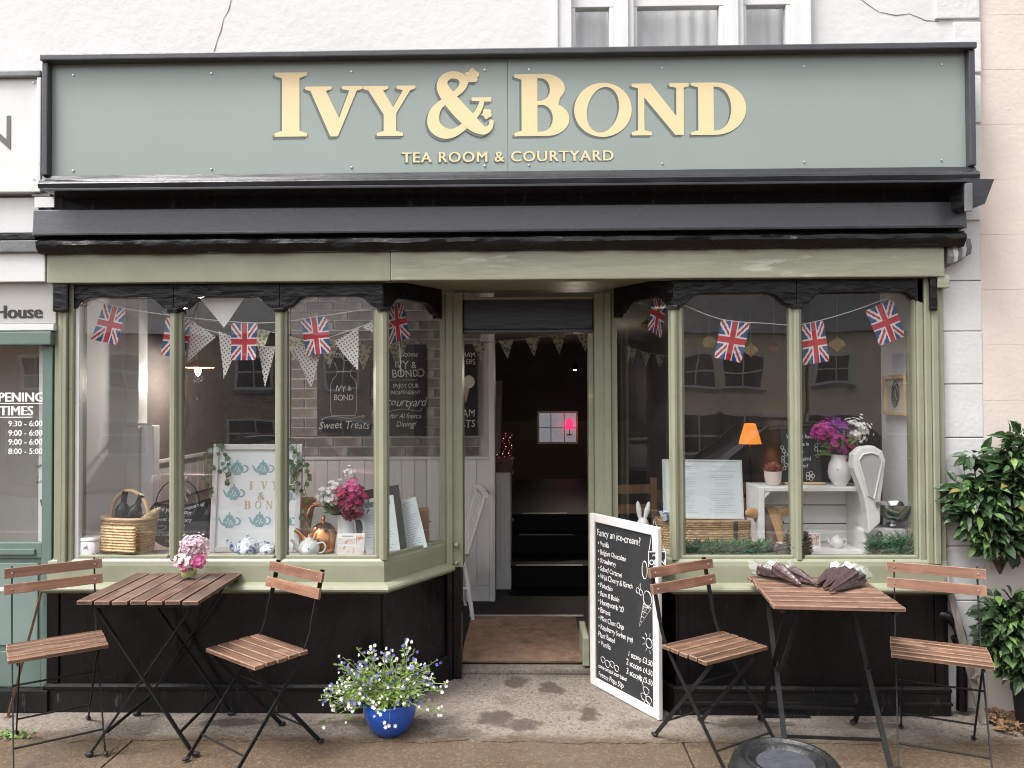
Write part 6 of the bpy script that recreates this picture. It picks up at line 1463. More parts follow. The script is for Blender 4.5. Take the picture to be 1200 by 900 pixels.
# ------------------------------------------------------------------ pavement furniture
def wood_mat(name, col, dark, grain_axis=0):
    m, nt, b = _new(name); N = nt.nodes.new; L = nt.links.new
    tc = N('ShaderNodeTexCoord'); oi = N('ShaderNodeObjectInfo'); ad = N('ShaderNodeVectorMath'); ad.operation = 'ADD'; L(tc.outputs['Object'], ad.inputs[0])
    cx = N('ShaderNodeVectorMath'); cx.operation = 'SCALE'; cx.inputs[0].default_value = (7, 13, 5); L(oi.outputs['Random'], cx.inputs['Scale']); L(cx.outputs[0], ad.inputs[1])
    mp = N('ShaderNodeMapping'); sc = [60, 60, 60]; sc[grain_axis] = 3.2; mp.inputs['Scale'].default_value = sc; L(ad.outputs[0], mp.inputs[0])
    n1 = N('ShaderNodeTexNoise'); n1.inputs['Scale'].default_value = 1.0; n1.inputs['Detail'].default_value = 5; L(mp.outputs[0], n1.inputs['Vector'])
    n2 = N('ShaderNodeTexNoise'); n2.inputs['Scale'].default_value = 7.0; n2.inputs['Detail'].default_value = 4; L(ad.outputs[0], n2.inputs['Vector'])
    r1 = N('ShaderNodeMapRange'); r1.inputs[1].default_value = .34; r1.inputs[2].default_value = .66; L(n1.outputs[0], r1.inputs[0])
    mx = N('ShaderNodeMix'); mx.data_type = 'RGBA'; mx.inputs[6].default_value = (*dark, 1); mx.inputs[7].default_value = (*col, 1); L(r1.outputs[0], mx.inputs[0])
    r2 = N('ShaderNodeMapRange'); r2.inputs[1].default_value = .52; r2.inputs[2].default_value = .75; r2.inputs[4].default_value = .55; L(n2.outputs[0], r2.inputs[0])
    m2 = N('ShaderNodeMix'); m2.data_type = 'RGBA'; L(r2.outputs[0], m2.inputs[0]); L(mx.outputs[2], m2.inputs[6]); m2.inputs[7].default_value = (*[min(1, c * 1.5 + .06) for c in col], 1)
    hv = N('ShaderNodeHueSaturation'); mr = N('ShaderNodeMapRange'); mr.inputs[3].default_value = .78; mr.inputs[4].default_value = 1.18; L(oi.outputs['Random'], mr.inputs[0]); L(mr.outputs[0], hv.inputs['Value']); L(m2.outputs[2], hv.inputs['Color'])
    # scuffed paler edges
    L(hv.outputs[0], b.inputs['Base Color']); b.inputs['Roughness'].default_value = .58
    bp = N('ShaderNodeBump'); bp.inputs['Strength'].default_value = .25; bp.inputs['Distance'].default_value = .004; L(n1.outputs[0], bp.inputs['Height']); L(bp.outputs[0], b.inputs['Normal'])
    MATS[name] = m; return m
wood_mat('chair_wood', (0.175, 0.092, 0.056), (0.055, 0.028, 0.018), 0)
wood_mat('chair_back_wood', (0.235, 0.11, 0.066), (0.14, 0.062, 0.038), 0)
mat('worn_edge', (0.27, 0.165, 0.11), .7, var=.35, scale=30, bump=0)
wood_mat('table_wood_y', (0.13, 0.072, 0.051), (0.05, 0.027, 0.02), 1)
wood_mat('table_wood_x', (0.175, 0.095, 0.065), (0.078, 0.04, 0.029), 0)
IRON = MATS['dark_iron']
mat('rubber', (0.012, 0.012, 0.012), .7, bump=0)
def bistro_chair():
    t = thing('folding_chair', 'x', 'chair', (0, 0, 0), 0, 'folding bistro chairs on the pavement')
    w = .39
    for i in range(5):
        y = -.112 + i * .056; l = w + rnd.uniform(-.006, .004)
        MB().box(-l / 2, l / 2, -.0235, .0235, -.009, .009).build('seat_slat', MATS['chair_wood'], t, bevel=.0035, edge=MATS['worn_edge'], loc=(0, y, .452 + rnd.uniform(-.001, .001)))
    for z, y in ((.772, .222), (.700, .205)):
        MB().box(-.205, .205, -.008, .008, -.0235, .0235).build('back_slat', MATS['chair_back_wood'], t, bevel=.003, edge=MATS['worn_edge'], loc=(0, y - .014, z), rot=(-.2, 0, 0))
    for s in (-1, 1):
        for z_, y_ in ((.772, .198), (.700, .181)): MB().lathe([(0, 0), (.005, 0), (.004, .0025), (0, .003)], 8).xf(Matrix.Translation((s * .172, y_ + .001, z_)) @ RX90).build('screw', MATS['screw_metal'], t)
        x = s * .172
        p = catmull([(x, .232, .80), (x, .205, .69), (x, .178, .58), (x, .155, .50), (x, .10, .41), (x, -.06, .215), (x, -.235, .006)], 4)
        m = MB()
        for a, b_ in zip(p[:-1], p[1:]):
            k = .022 if a[2] > .56 else .016
            m.bar(a, b_, .006, k, up=(0, 0, 1) if abs(a[1] - b_[1]) > .02 else (0, 1, 0))
        m.build('back_post', IRON, t, fixn=False)
        x2 = s * .150
        MB().bar((x2, -.125, .436), (x2, .235, .006), .006, .018).build('rear_leg', IRON, t)
        MB().bar((x2 + .008 * s, -.13, .436), (x2 + .008 * s, .135, .436), .006, .016).build('seat_rail', IRON, t)
        MB().ball((x, -.238, .008), (.012, .022, .009), 8, 5).build('foot', MATS['rubber'], t, smooth=True)
        MB().ball((x2, .238, .008), (.012, .022, .009), 8, 5).build('foot', MATS['rubber'], t, smooth=True)
    for a, b_ in (((-.172, -.165, .088), (.172, -.165, .088)), ((-.172, .02, .30), (.172, .02, .30)), ((-.15, .155, .10), (.15, .155, .10))):
        MB().tube([a, b_], .0045, 6).build('cross_bar', IRON, t)
    return t
def seat_pose(corners):
    q = [PZ(x, y, .455) for x, y in corners]; c = (q[0] + q[1] + q[2] + q[3]) / 4; return c.x, c.y
chairs = [('wooden folding chair at the far left in front of the grey-green door', [(8, 779), (128, 758), (118, 741), (8, 757)], 35.6),
          ('wooden folding chair between the left table and the blue flower pot', [(236, 762), (297, 745), (365, 767), (307, 784)], -37.5),
          ('wooden folding chair in front of the ice-cream menu board', [(848, 740), (900, 757), (822, 781), (777, 763)], 33.0),
          ('wooden folding chair at the far right beside the shrub', [(1043, 749), (1153, 762), (1166, 783), (1047, 770)], -24.0)]
proto = bistro_chair()
for i, (lab, cs, rz) in enumerate(chairs):
    c = proto if i == 0 else copy_tree(proto)
    x, y = seat_pose(cs); c.location = (x, y, .007); c.rotation_euler = (0, 0, radians(rz)); c['label'] = lab
def bistro_table(label, loc, rz, wood, seed):
    t = thing('bistro_table', label, 'table', loc, rz, 'folding bistro tables'); n = 7; W, Dd = .55, .54; sw = W / n; rr = random.Random(seed)
    for i in range(n):
        x = -W / 2 + (i + .5) * sw; l = Dd + rr.uniform(-.005, .004)
        if wood.endswith('y'): o = MB().box(-sw / 2 + .006, sw / 2 - .006, -l / 2, l / 2, -.009, .009).build('table_slat', MATS[wood], t, bevel=.003, edge=MATS['worn_edge'], loc=(x, rr.uniform(-.003, .003), .692 + rr.uniform(-.0012, .0012)))
        else: o = MB().box(-l / 2, l / 2, -sw / 2 + .006, sw / 2 - .006, -.009, .009).build('table_slat', MATS[wood], t, bevel=.004, edge=MATS['worn_edge'], loc=(x, rr.uniform(-.004, .004), .692 + rr.uniform(-.002, .002)), rot=(0, 0, pi / 2 + rr.uniform(-.006, .006)))
    for y in (-.235, .235):
        MB().box(-.262, .262, y - .011, y + .011, .664, .682).build('top_rail', IRON, t, bevel=.002)
    for k, y in enumerate((-.205, .205)):
        sg_ = 1 if y < 0 else -1
        MB().bar((-.225, y, .672), (.235, y - sg_ * .02, .006), .007, .022, up=(0, 1, 0)).build('leg', IRON, t)
        MB().bar((.225, y + sg_ * .012, .672), (-.235, y - sg_ * .008, .006), .007, .022, up=(0, 1, 0)).build('leg', IRON, t)
        MB().tube([(0, y - .016, .345), (0, y + .016, .345)], .007, 8).build('pivot', IRON, t)
        for x in (-.237, .237): MB().ball((x, y - sg_ * .012, .009), (.022, .014, .010), 8, 5).build('foot', MATS['rubber'], t, smooth=True)
    MB().bar((-.165, -.20, .10), (-.165, .20, .10), .006, .014).build('cross_bar', IRON, t)
    MB().bar((.165, -.20, .10), (.165, .20, .10), .006, .014).build('cross_bar', IRON, t)
    MB().bar((-.02, .19, .33), (.02, .06, .665), .006, .02).build('stay', IRON, t)
    return t
pA = PZ(85, 705, .70); pB = PZ(228, 708, .70)
bistro_table('slatted folding table carrying the glass of flowers', ((pA.x + pB.x) / 2 + .01, (pA.y + pB.y) / 2 + .275, .006), radians(1.0), 'table_wood_y', 1)
qA = PZ(912, 712, .70); qB = PZ(1064, 713.5, .70)
bistro_table('slatted folding table carrying the dark wrapped cones', ((qA.x + qB.x) / 2 + .01, (qA.y + qB.y) / 2 + .275, .006), radians(90 - 4), 'table_wood_x', 2)
# glass of flowers on the left table
v = PZ(220, 669, .702); v.y = min(v.y, -.14); t = thing('flower_glass', 'round glass of pink and lilac flowers on the left table', 'flowers', (FX(221, v.y, 660), v.y, .7105)); t.scale = (.88,) * 3
MB().lathe([(0, .002), (.03, 0), (.043, .012), (.048, .035), (.043, .06), (.038, .066), (.036, .066), (.041, .058), (.045, .035), (.04, .014), (0, .006)], 22).build('glass', TGLASS, t, smooth=True)
MB().lathe([(0, .007), (.038, .014), (.043, .034), (.041, .046), (0, .046)], 20).build('water', mat('stem_water', (0.38, 0.40, 0.12), .15, var=.4, scale=50, bump=0), t, smooth=True)
mb = MB(); rr = random.Random(8)
for i in range(16): a = rr.uniform(0, 6.28); mb.tube([(.03 * cos(a), .03 * sin(a), .01), (.02 * cos(a + 1), .02 * sin(a + 1), .09)], .002, 4)
mb.build('stems', MATS['leaf_light'], t, kind='stuff')
bunch(t, [('lilac_head', MATS['petal_lilac'], 240, .010, (.03, .01, .175), .058), ('lilac_pale', MATS['petal_pale_pink'], 150, .009, (.03, .0, .18), .06), ('white_flowers', MATS['petal_white'], 46, .015, (.0, -.03, .10), .036), ('pink_flowers', MATS['petal_pale_pink'], 50, .017, (-.045, -.01, .10), .032), ('rose_flowers', MATS['petal_pink'], 50, .017, (.055, -.02, .10), .032), ('low_flowers', MATS['petal_pink'], 18, .014, (.0, -.03, .07), .025)], (0, 0, 0), 0, 21)
# dark wrapped cones on the right table
mat('dark_wrap', (0.060, 0.036, 0.034), .3, var=.45, scale=45, bump=.5, bscale=55, spec=.6)
cello = glass_mat('cellophane', (0.97, 0.97, 0.98), 1.6, .12, .004)
mat('cello_edge', (0.75, 0.76, 0.78), .25, var=.1, bump=.5, bscale=60)
cones = [((890, 651), (930, 676)), ((910, 652), (938, 682)), ((928, 655), (955, 681)), ((978, 662), (957, 682)), ((990, 659), (965, 686)), ((1000, 657), (972, 690)), ((1008, 662), (980, 688))]
clabs = ['leftmost dark wrapped cone on the right table', 'dark wrapped cone second from the left on the right table', 'dark wrapped cone third from the left, pointing at the middle', 'dark wrapped cone fourth from the left, standing steepest', 'dark wrapped cone fifth from the left with clear crumpled wrapper', 'dark wrapped cone second from the right on the right table', 'rightmost dark wrapped cone on the right table']
for i, ((a, b_), (c, d_)) in enumerate(cones):
    A = PZ(c, d_, .735); A.y = max(-.48, min(-.2, A.y)); A.x = FX(c, A.y, d_); yb_ = A.y + .15; B = P(a, b_, min(-.10, yb_)); L_ = .24
    B.z = max(B.z, .745); dirv = (B - A).normalized(); 
    zt0 = .7115
    A.z = zt0 + .012; B = A + dirv * max(.17, (B - A).length); B.z = zt0 + .034 + (.02 if i in (1, 4, 5) else 0)
    t = thing('wrapped_cone', clabs[i], 'sweet cone', (A.x, A.y, zt0), 0, 'dark wrapped cones on the right table', world=False)
    dl = B - A; q = [(0, 0, A.z - zt0)] + [tuple(Vector((0, 0, A.z - zt0)) + dl * k) for k in (.15, .4, .7, .9, 1.0)]
    qq = [tuple(Vector(q[0]) + dl * (k_ / 14)) for k_ in range(15)]
    wm = MB().tube(qq, [.005 + .030 * (k_ / 14) ** .8 * (1 if k_ < 13 else .82) for k_ in range(15)], 12)
    for j_ in range(15):
        c_ = Vector(qq[j_])
        for k_ in range(12):
            p_ = Vector(wm.v[j_ * 12 + k_]); ml = (1.12 if k_ % 2 else .80) * (1 + .10 * sin(k_ * 2.3 + i)); wm.v[j_ * 12 + k_] = tuple(c_ + (p_ - c_) * ml + Vector((1, 1, 1)) * (.0025 * mnoise.noise(p_ * 70 + Vector((i * 5, k_, 0)))))
    wm.v = [(p_[0], p_[1], max(.0015, p_[2])) for p_ in wm.v]
    wm.build('wrap', MATS['dark_wrap'], t)
    rr = random.Random(i); ce = MB(); e = Vector(q[-1]); dn_ = dl.normalized(); x_ = dn_.orthogonal().normalized(); y_ = dn_.cross(x_)
    for k in range(10):
        a0 = k * .63; a1 = a0 + .63; r0 = .028; r1 = rr.uniform(.025, .05); r2 = rr.uniform(.025, .05); l1, l2 = rr.uniform(.02, .05), rr.uniform(.02, .05)
        f = lambda a_, r_, l_: e + (x_ * cos(a_) + y_ * sin(a_)) * r_ + dn_ * l_
        vs_ = [f(a0, r0, 0), f(a1, r0, 0), f(a1, r1, l1), f(a0, r2, l2)]
        vs_ = [Vector((p_.x, p_.y, max(p_.z, .004))) for p_ in vs_]
        ce.add(vs_, [(0, 1, 2, 3)])
    ce.build('cellophane', MATS['cello_edge'] if i in (4, 3) else cello, t, fixn=False)
# ice-cream chalk board leaning beside the door
BL, BR = PZ(695, 793, .008), PZ(774, 835, .008)
dv = BR - BL; wd_ = dv.length; ang = atan2(dv.y, dv.x)
nrm_ = Vector((dv.y, -dv.x, 0)).normalized(); sh_ = nrm_ * .062 + dv.normalized() * .075; BL = BL + sh_; BR = BR + sh_
t = thing('menu_chalkboard', 'white framed chalkboard listing ice-cream flavours and prices by the door', 'chalkboard', (BL + BR) / 2, rot=(0, 0, 0))
HB = .945; lean = .0
t.rotation_euler = (Matrix.Rotation(ang, 3, 'Z') @ Matrix.Rotation(-lean, 3, 'X')).to_euler()
fw = .045
for a, b_, c, d_ in ((-wd_ / 2, -wd_ / 2 + fw, 0, HB), (wd_ / 2 - fw, wd_ / 2, 0, HB), (-wd_ / 2 + fw, wd_ / 2 - fw, HB - fw, HB), (-wd_ / 2 + fw, wd_ / 2 - fw, 0, fw)):
    MB().box(a + .0004, b_ - .0004, -.012, .014, c + .0004, d_ - .0004).build('frame_bar', mat('board_frame', (0.70, 0.66, 0.64), .5, var=.06, scale=9, bump=.1), t, bevel=.005)
MB().box(-wd_ / 2 + fw, wd_ / 2 - fw, -.002, .006, fw, HB - fw).build('slate', MATS['slate_board'], t)
yy = -.0028; xl_ = -wd_ / 2 + fw + .02
text('Fancy an ice-cream?', .057, MATS['chalk'], t, xl_ - .008, yy, HB - fw - .07, shear=.1, ext=.0004, spacing=.95)
rows = ['Vanilla', 'Belgian Chocolate', 'Strawberry', 'Salted Caramel', 'Wild Cherry & Kirsch', 'Pistachio', 'Rum & Raisin', "Honeycomb '20", 'Banana', 'Mint Choc Chip', 'Raspberry Sorbet (ve)']
z = HB - fw - .125
for i, w_ in enumerate(rows):
    text('\u2022 ' + w_, .040, MATS['chalk'], t, xl_, yy, z, shear=.12, ext=.0004, spacing=.92, tilt=rnd.uniform(-.012, .012)); z -= .0452
text('Plant Based', .040, MATS['chalk'], t, xl_, yy, z, shear=.1, ext=.0004, spacing=.95); z -= .045
text('\u2022 Vanilla', .040, MATS['chalk'], t, xl_, yy, z, shear=.12, ext=.0004)
for i, w_ in enumerate(('1 scoop £3.50', '2 scoops £4.50', '3 scoops £5.50')): text(w_, .042, MATS['chalk'], t, wd_ / 2 - fw - .012, yy, .245 - i * .048, align='RIGHT', shear=.12, ext=.0004, spacing=.95)
text('come on back soon babes!', .030, MATS['chalk'], t, xl_, yy, .108, shear=.2, ext=.0004, spacing=.9); text('Freeze Pops 50p', .038, MATS['chalk'], t, xl_, yy, .062, shear=.12, ext=.0004)
def chalkline(pts, name, r=.0022, closed=False): MB().tube([(x, yy, z_) for x, z_ in pts], r, 4, closed=closed).build(name, MATS['chalk'], t)
chalkline([(.13, .42), (.165, .545), (.225, .535)], 'cone_drawing', closed=True)
for k in range(4): chalkline([(.14 + k * .007, .45 + k * .026), (.152 + k * .019, .445 + k * .028)], 'cone_drawing', .0012); chalkline([(.172 + .014 * k, .543 - .002 * k), (.145 + .018 * k, .465 + .022 * k)], 'cone_drawing', .0012)
chalkline([(.195 + .032 * cos(a), .575 + .038 * sin(a)) for a in [2 * pi * q / 18 for q in range(18)]], 'ice_cream_drawing', closed=True)
chalkline([(.175 + .02 * cos(a), .715 + .045 * sin(a)) for a in [2 * pi * q / 16 for q in range(16)]], 'lolly_drawing', closed=True)
chalkline([(.205 + .024 * cos(a), .355 + .024 * sin(a)) for a in [2 * pi * q / 14 for q in range(14)]], 'sun_drawing', closed=True)
for k in range(9): a = k * .698; chalkline([(.205 + .034 * cos(a), .355 + .034 * sin(a)), (.205 + .052 * cos(a), .355 + .052 * sin(a))], 'sun_ray', .0016)
for cx, cz_ in ((.12, .60), (.145, .595)): chalkline([(cx + .014 * cos(a), cz_ + .014 * sin(a)) for a in [2 * pi * q / 12 for q in range(12)]], 'cherry_drawing', .0016, True)
chalkline([(.12, .612), (.14, .64), (.145, .607)], 'cherry_stalk', .0014)
for cx, cz_, k in ((-.18, .16, 1), (-.14, .15, 1.2), (-.10, .16, 1), (-.06, .15, 1), (.18, .11, 1.2), (.16, .075, 1.1), (.20, .07, 1.2), (.185, .045, 1)): chalkline([(cx + .018 * k * cos(a) * (1 + .2 * sin(3 * a)), cz_ + .016 * k * sin(a)) for a in [2 * pi * q / 12 for q in range(12)]], 'scribble_drawing', .0014, True)
chalkline([(.14, .16), (.155, .135), (.16, .12)], 'scribble_drawing', .0014); chalkline([(.13, .175), (.15, .165), (.14, .145), (.125, .16)], 'scribble_drawing', .0014, True)
so = thing('open_sign', 'small black OPEN sign hanging by string at the corner post', 'sign', P(770, 655, -.10), radians(4))
so.scale = (.8, .8, .95)
MB().box(-.055, .055, 0, .006, -.04, .04).build('plate', MATS['slate_board'], so, bevel=.002)
for a, b_, c, d_ in ((-.055, -.05, -.04, .04), (.05, .055, -.04, .04), (-.05, .05, .035, .04), (-.05, .05, -.04, -.035)): MB().box(a, b_, -.001, -.0002, c, d_).build('white_border', MATS['print_white'], so)
text('OPEN', .038, MATS['print_white'], so, 0, -.0008, -.03, align='CENTER', bold=.0008, ext=.0003); text('WE ARE', .018, MATS['print_white'], so, 0, -.0008, .012, align='CENTER', ext=.0003)
MB().tube([(-.05, .003, .04), (-.005, .05, .20), (.05, .003, .04)], .0015, 5).build('string', MATS['print_white'], so)
# ------------------------------------------------------------------ blue flower bowl
v = PZ(457, 857, .007); t = thing('flower_bowl', 'blue glazed bowl overflowing with white and violet lobelia', 'plant pot', v)
mat('blue_glaze', (0.010, 0.085, 0.46), .16, var=.18, scale=7, bump=.06, bscale=12, spec=.6, coat=.4)
R_ = 31.5 * S(v.y); H_ = .155
MB().lathe([(0, .002), (R_ * .55, 0), (R_ * .6, .004), (R_ * .82, H_ * .28), (R_ * .97, H_ * .62), (R_, H_ * .86), (R_ * .985, H_ * .93), (R_ * 1.0, H_ * .97), (R_ * .97, H_), (R_ * .9, H_ * .97), (R_ * .88, H_ * .8), (0, H_ * .78)], 40).build('bowl', MATS['blue_glaze'], t, smooth=True)
MB().lathe([(R_ * .87, H_ * .81), (R_ * .5, H_ * .86), (0, H_ * .9)], 20).build('soil', MATS['cone_brown'], t, smooth=True)
rr = random.Random(14); fol = MB(); stm = MB(); fw_, fv_, fp_ = MB(), MB(), MB()
k = S(v.y)
for i in range(250):
    a = rr.uniform(0, 6.28); rad = sqrt(rr.random()); el = rr.uniform(.15, 1.25)
    ln = rr.uniform(.08, .20) * (1.0 if el < .8 else 1.25)
    b0 = Vector((rr.uniform(-.6, .6) * R_, rr.uniform(-.6, .6) * R_, H_ * .88)); d = Vector((cos(a) * cos(el) * 1.1, sin(a) * cos(el) * .8, sin(el) * .9))
    tip = b0 + d * ln + Vector((cos(a) * .10 * rad, sin(a) * .05 * rad, -.05 * (1 - el / 1.3)))
    tip.x -= .035
    if tip.y > .19: tip.y = .19
    if tip.y < 0 and abs(tip.x) < R_ * 1.25: tip.z = max(tip.z, H_ + .012 + rr.uniform(0, .03))
    else: tip.z = max(tip.z, H_ * .75)
    mid = b0 + (tip - b0) * .55 + Vector((0, 0, .03)); pts = catmull([tuple(b0), tuple(mid), tuple(tip)], 3); stm.tube(pts, [.0018] * len(pts), 4)
    for q in range(6):
        pt = Vector(pts[min(len(pts) - 1, 1 + int(rr.random() * (len(pts) - 1)))]); leaf(fol, pt, (rr.gauss(0, 1), rr.gauss(0, 1) - .2, rr.uniform(-.2, .9)), rr.uniform(.014, .030), .010, rr=rr)
    for q in range(rr.choice((1, 1, 2, 3))):
        pt = tip + Vector((rr.gauss(0, .012), rr.gauss(0, .012), rr.gauss(0, .012))); low = tip.z < .23
        tgt = fw_ if rr.random() < (.68 if low else .42) else (fv_ if rr.random() < .9 else fp_)
        flower(tgt, pt, (rr.gauss(0, .5), -.8, rr.uniform(-.2, .8)), rr.uniform(.006, .0105), rr=rr)
for dx, ht in ((-.09, .40), (-.03, .37), (.0, .38), (.07, .43), (.08, .41), (-.14, .33), (.11, .34)):
    b0 = Vector((dx * .5, .0, H_ * .9)); tip = Vector((dx, .02, ht)); stm.tube(catmull([tuple(b0), (dx * .9, .01, ht * .6), tuple(tip)], 4), .002, 4)
    for q in range(12): s2 = rr.uniform(.5, 1.0); pt = b0 + (tip - b0) * s2; leaf(fol, pt, (rr.gauss(0, 1), rr.gauss(0, .6), .6), .022, .007, rr=rr)
    for q in range(8): flower(fw_ if q % 3 else fv_, tip + Vector((rr.gauss(0, .012), 0, rr.uniform(-.06, .01))), (rr.gauss(0, .5), -1, .4), .009, rr=rr)
for dx, dy, dz in ((-.02, -R_ - .01, .10), (.0, -R_ - .008, .085), (-.015, -R_ - .012, .08), (.03, -R_ - .01, .085)): flower(fw_, (dx + .02, dy, dz), (0, -1, .2), .010, rr=rr)
stm.tube(catmull([(.02, -R_ * .8, H_), (.025, -R_ - .01, H_ * .95), (.02, -R_ - .008, .09)], 4), .0014, 4)
stm.build('stems', MATS['leaf_light'], t, kind='stuff'); fol.build('foliage', mat('lobelia_leaf', (0.13, 0.20, 0.035), .55, var=.4, scale=14, bump=0), t, fixn=False, kind='stuff'); fw_.build('white_flowers', MATS['petal_white'], t, fixn=False, kind='stuff'); fv_.build('violet_flowers', MATS['petal_blue'], t, fixn=False, kind='stuff'); fp_.build('pink_flowers', MATS['petal_pale_pink'], t, fixn=False, kind='stuff')
# ------------------------------------------------------------------ black rubber base at the bottom edge
v = PZ(921, 904, .05); t = thing('rubber_base', 'round black rubber base with dished top on the pavement in front', 'rubber base', (v.x, v.y, .0005))
mat('worn_rubber', (0.014, 0.0145, 0.015), .5, var=.4, scale=16, bump=.5, bscale=40, patch=(0.045, 0.046, 0.046), pscale=7, pthr=.58)
mat('worn_slate', (0.060, 0.062, 0.075), .42, var=.25, scale=30, bump=.3, bscale=50, patch=(0.045, 0.045, 0.05), pscale=24, pthr=.6)
rb = 64 * S(v.y)
MB().lathe([(rb * .97, 0), (rb, .012), (rb * .99, .05), (rb * .94, .082), (rb * .86, .104), (rb * .78, .108), (rb * .73, .096), (rb * .71, .094), (rb * .66, .102), (rb * .58, .098), (rb * .52, .082), (0, .082)], 48).build('ring', MATS['worn_rubber'], t, smooth=True)
MB().lathe([(rb * .515, .0822), (rb * .50, .0865), (0, .090)], 40).build('dish', MATS['worn_slate'], t, smooth=True)
for k_ in range(20): a = 2 * pi * k_ / 20; MB().box(-.008, .008, rb * .985, rb * 1.012, .012, .045).xf(Matrix.Rotation(a, 4, 'Z')).build('grip_lug', MATS['worn_rubber'], t, bevel=.003)
# ------------------------------------------------------------------ leaning poles, pipe, drain grate
a, b_ = PZ(13, 838, .006), P(50, 688, -.02); t = thing('leaning_rod', 'rusty thin rod leaning on the wall behind the far left chair', 'rod', a)
a.y = min(a.y, -.10); t.location = a; MB().bar((0, 0, 0), b_ - a, .014, .012).build('rod', MATS['rust'], t, bevel=.002); MB().box(-.012, .012, -.012, .012, 0, .004).build('foot_plate', MATS['rust'], t)
mat('weathered_pole', (0.17, 0.15, 0.13), .7, var=.5, scale=22, bump=.3, stretch=(1, 1, .2), patch=(0.5, 0.48, 0.45), pscale=16, pthr=.58)
a, b_ = PZ(1153, 848, .006), P(1108, 674, .0); b_ = Vector((b_.x, .0, b_.z)); t = thing('leaning_pole', 'weathered flaking pole leaning against the right pilaster', 'pole', a)
MB().bar((0, 0, 0), b_ - a, .034, .020, up=(0, 1, 0)).build('pole', MATS['weathered_pole'], t, bevel=.004); MB().bar(Vector((b_ - a) * .30) + Vector((-.01, -.02, 0)), Vector((b_ - a) * .33) + Vector((.02, -.02, 0)), .02, .012).build('cleat', MATS['weathered_pole'], t)
t = thing('drain_pipe', 'black pipe elbow beside the right pilaster', 'pipe', P(1108, 730, .0)); o_ = t.location
pts = [P(1096, 720, .01), P(1110, 722, -.015), P(1122, 734, -.02), P(1127, 760, -.02), P(1127, 832, -.01)]
pts = [q - o_ for q in pts]; MB().tube(catmull([tuple(q) for q in pts], 5), .026, 14).build('pipe', MATS['black_riser'], t, smooth=True); MB().tube([pts[2] + Vector((0, 0, -.05)), pts[3]], .032, 14).build('collar', MATS['black_riser'], t, smooth=True)
t = thing('drain_grate', 'small iron grating at the foot of the right stall riser', 'grate', PZ(913, 837, .007))
for i in range(13):
    x = -.118 + i * .0195; MB().bar((x, .03, .006), (x + .012, -.035, .006), .007, .008).build('grate_bar', IRON, t)
MB().box(-.128, .128, .031, .039, 0, .012).build('grate_frame', IRON, t); MB().box(-.118, .14, -.044, -.036, 0, .012).build('grate_frame', IRON, t)
t = thing('pavement_weed', 'tuft of green weed in the pavement at the left edge', 'weed', PZ(10, 862, .007)); mb = MB(); rr = random.Random(2)
for i in range(70): a = rr.uniform(0, 6.28); leaf(mb, (rr.gauss(0, .05), rr.gauss(0, .02), 0), (cos(a), sin(a), rr.uniform(.2, .8)), rr.uniform(.015, .035), .010, rr=rr)
mb.build('leaves', MATS['leaf_light'], t, fixn=False, kind='stuff'); MB().tube([(-.03, 0, .004), (.03, 0, .004)], .003, 4).build('runner', MATS['leaf_green'], t)
# ------------------------------------------------------------------ shrubs on the right
mat('shrub_leaf', (0.052, 0.108, 0.028), .6, var=.35, scale=10, bump=.2, bscale=40, objrand=.5, patch=(0.065, 0.125, 0.03), pscale=9, pthr=.55)
mat('shrub_leaf_deep', (0.022, 0.05, 0.015), .45, var=.3, scale=10, bump=.2, objrand=.3)
mat('stem_brown', (0.12, 0.08, 0.05), .8, var=.3)
def big_leaf():
    n = 6; vs = []; fs = []
    wp_ = (.0, .26, .38, .36, .24, .10, .0)
    for i, w_ in enumerate(wp_):
        x = i / n; z = -.30 * x * x; vs += [(x, w_ * .5, z + abs(w_) * .16), (x, 0, z), (x, -w_ * .5, z + abs(w_) * .16)]
    for i in range(n):
        a = 3 * i; fs += [(a, a + 1, a + 4, a + 3), (a + 1, a + 2, a + 5, a + 4)]
    me = bpy.data.meshes.new('leaf'); me.from_pydata(vs, [], fs)
    for p_ in me.polygons: p_.use_smooth = True
    return me
LEAF = big_leaf(); LEAF.materials.append(MATS['shrub_leaf'])
LEAF2 = LEAF.copy(); LEAF2.materials.clear(); LEAF2.materials.append(mat('shrub_leaf_pale', (0.095, 0.16, 0.035), .55, var=.3, scale=9, bump=.15, objrand=.35))
LEAF3 = LEAF.copy(); LEAF3.materials.clear(); LEAF3.materials.append(mat('shrub_leaf_yellow', (0.22, 0.19, 0.05), .6, var=.4, scale=9, bump=.15, objrand=.3))
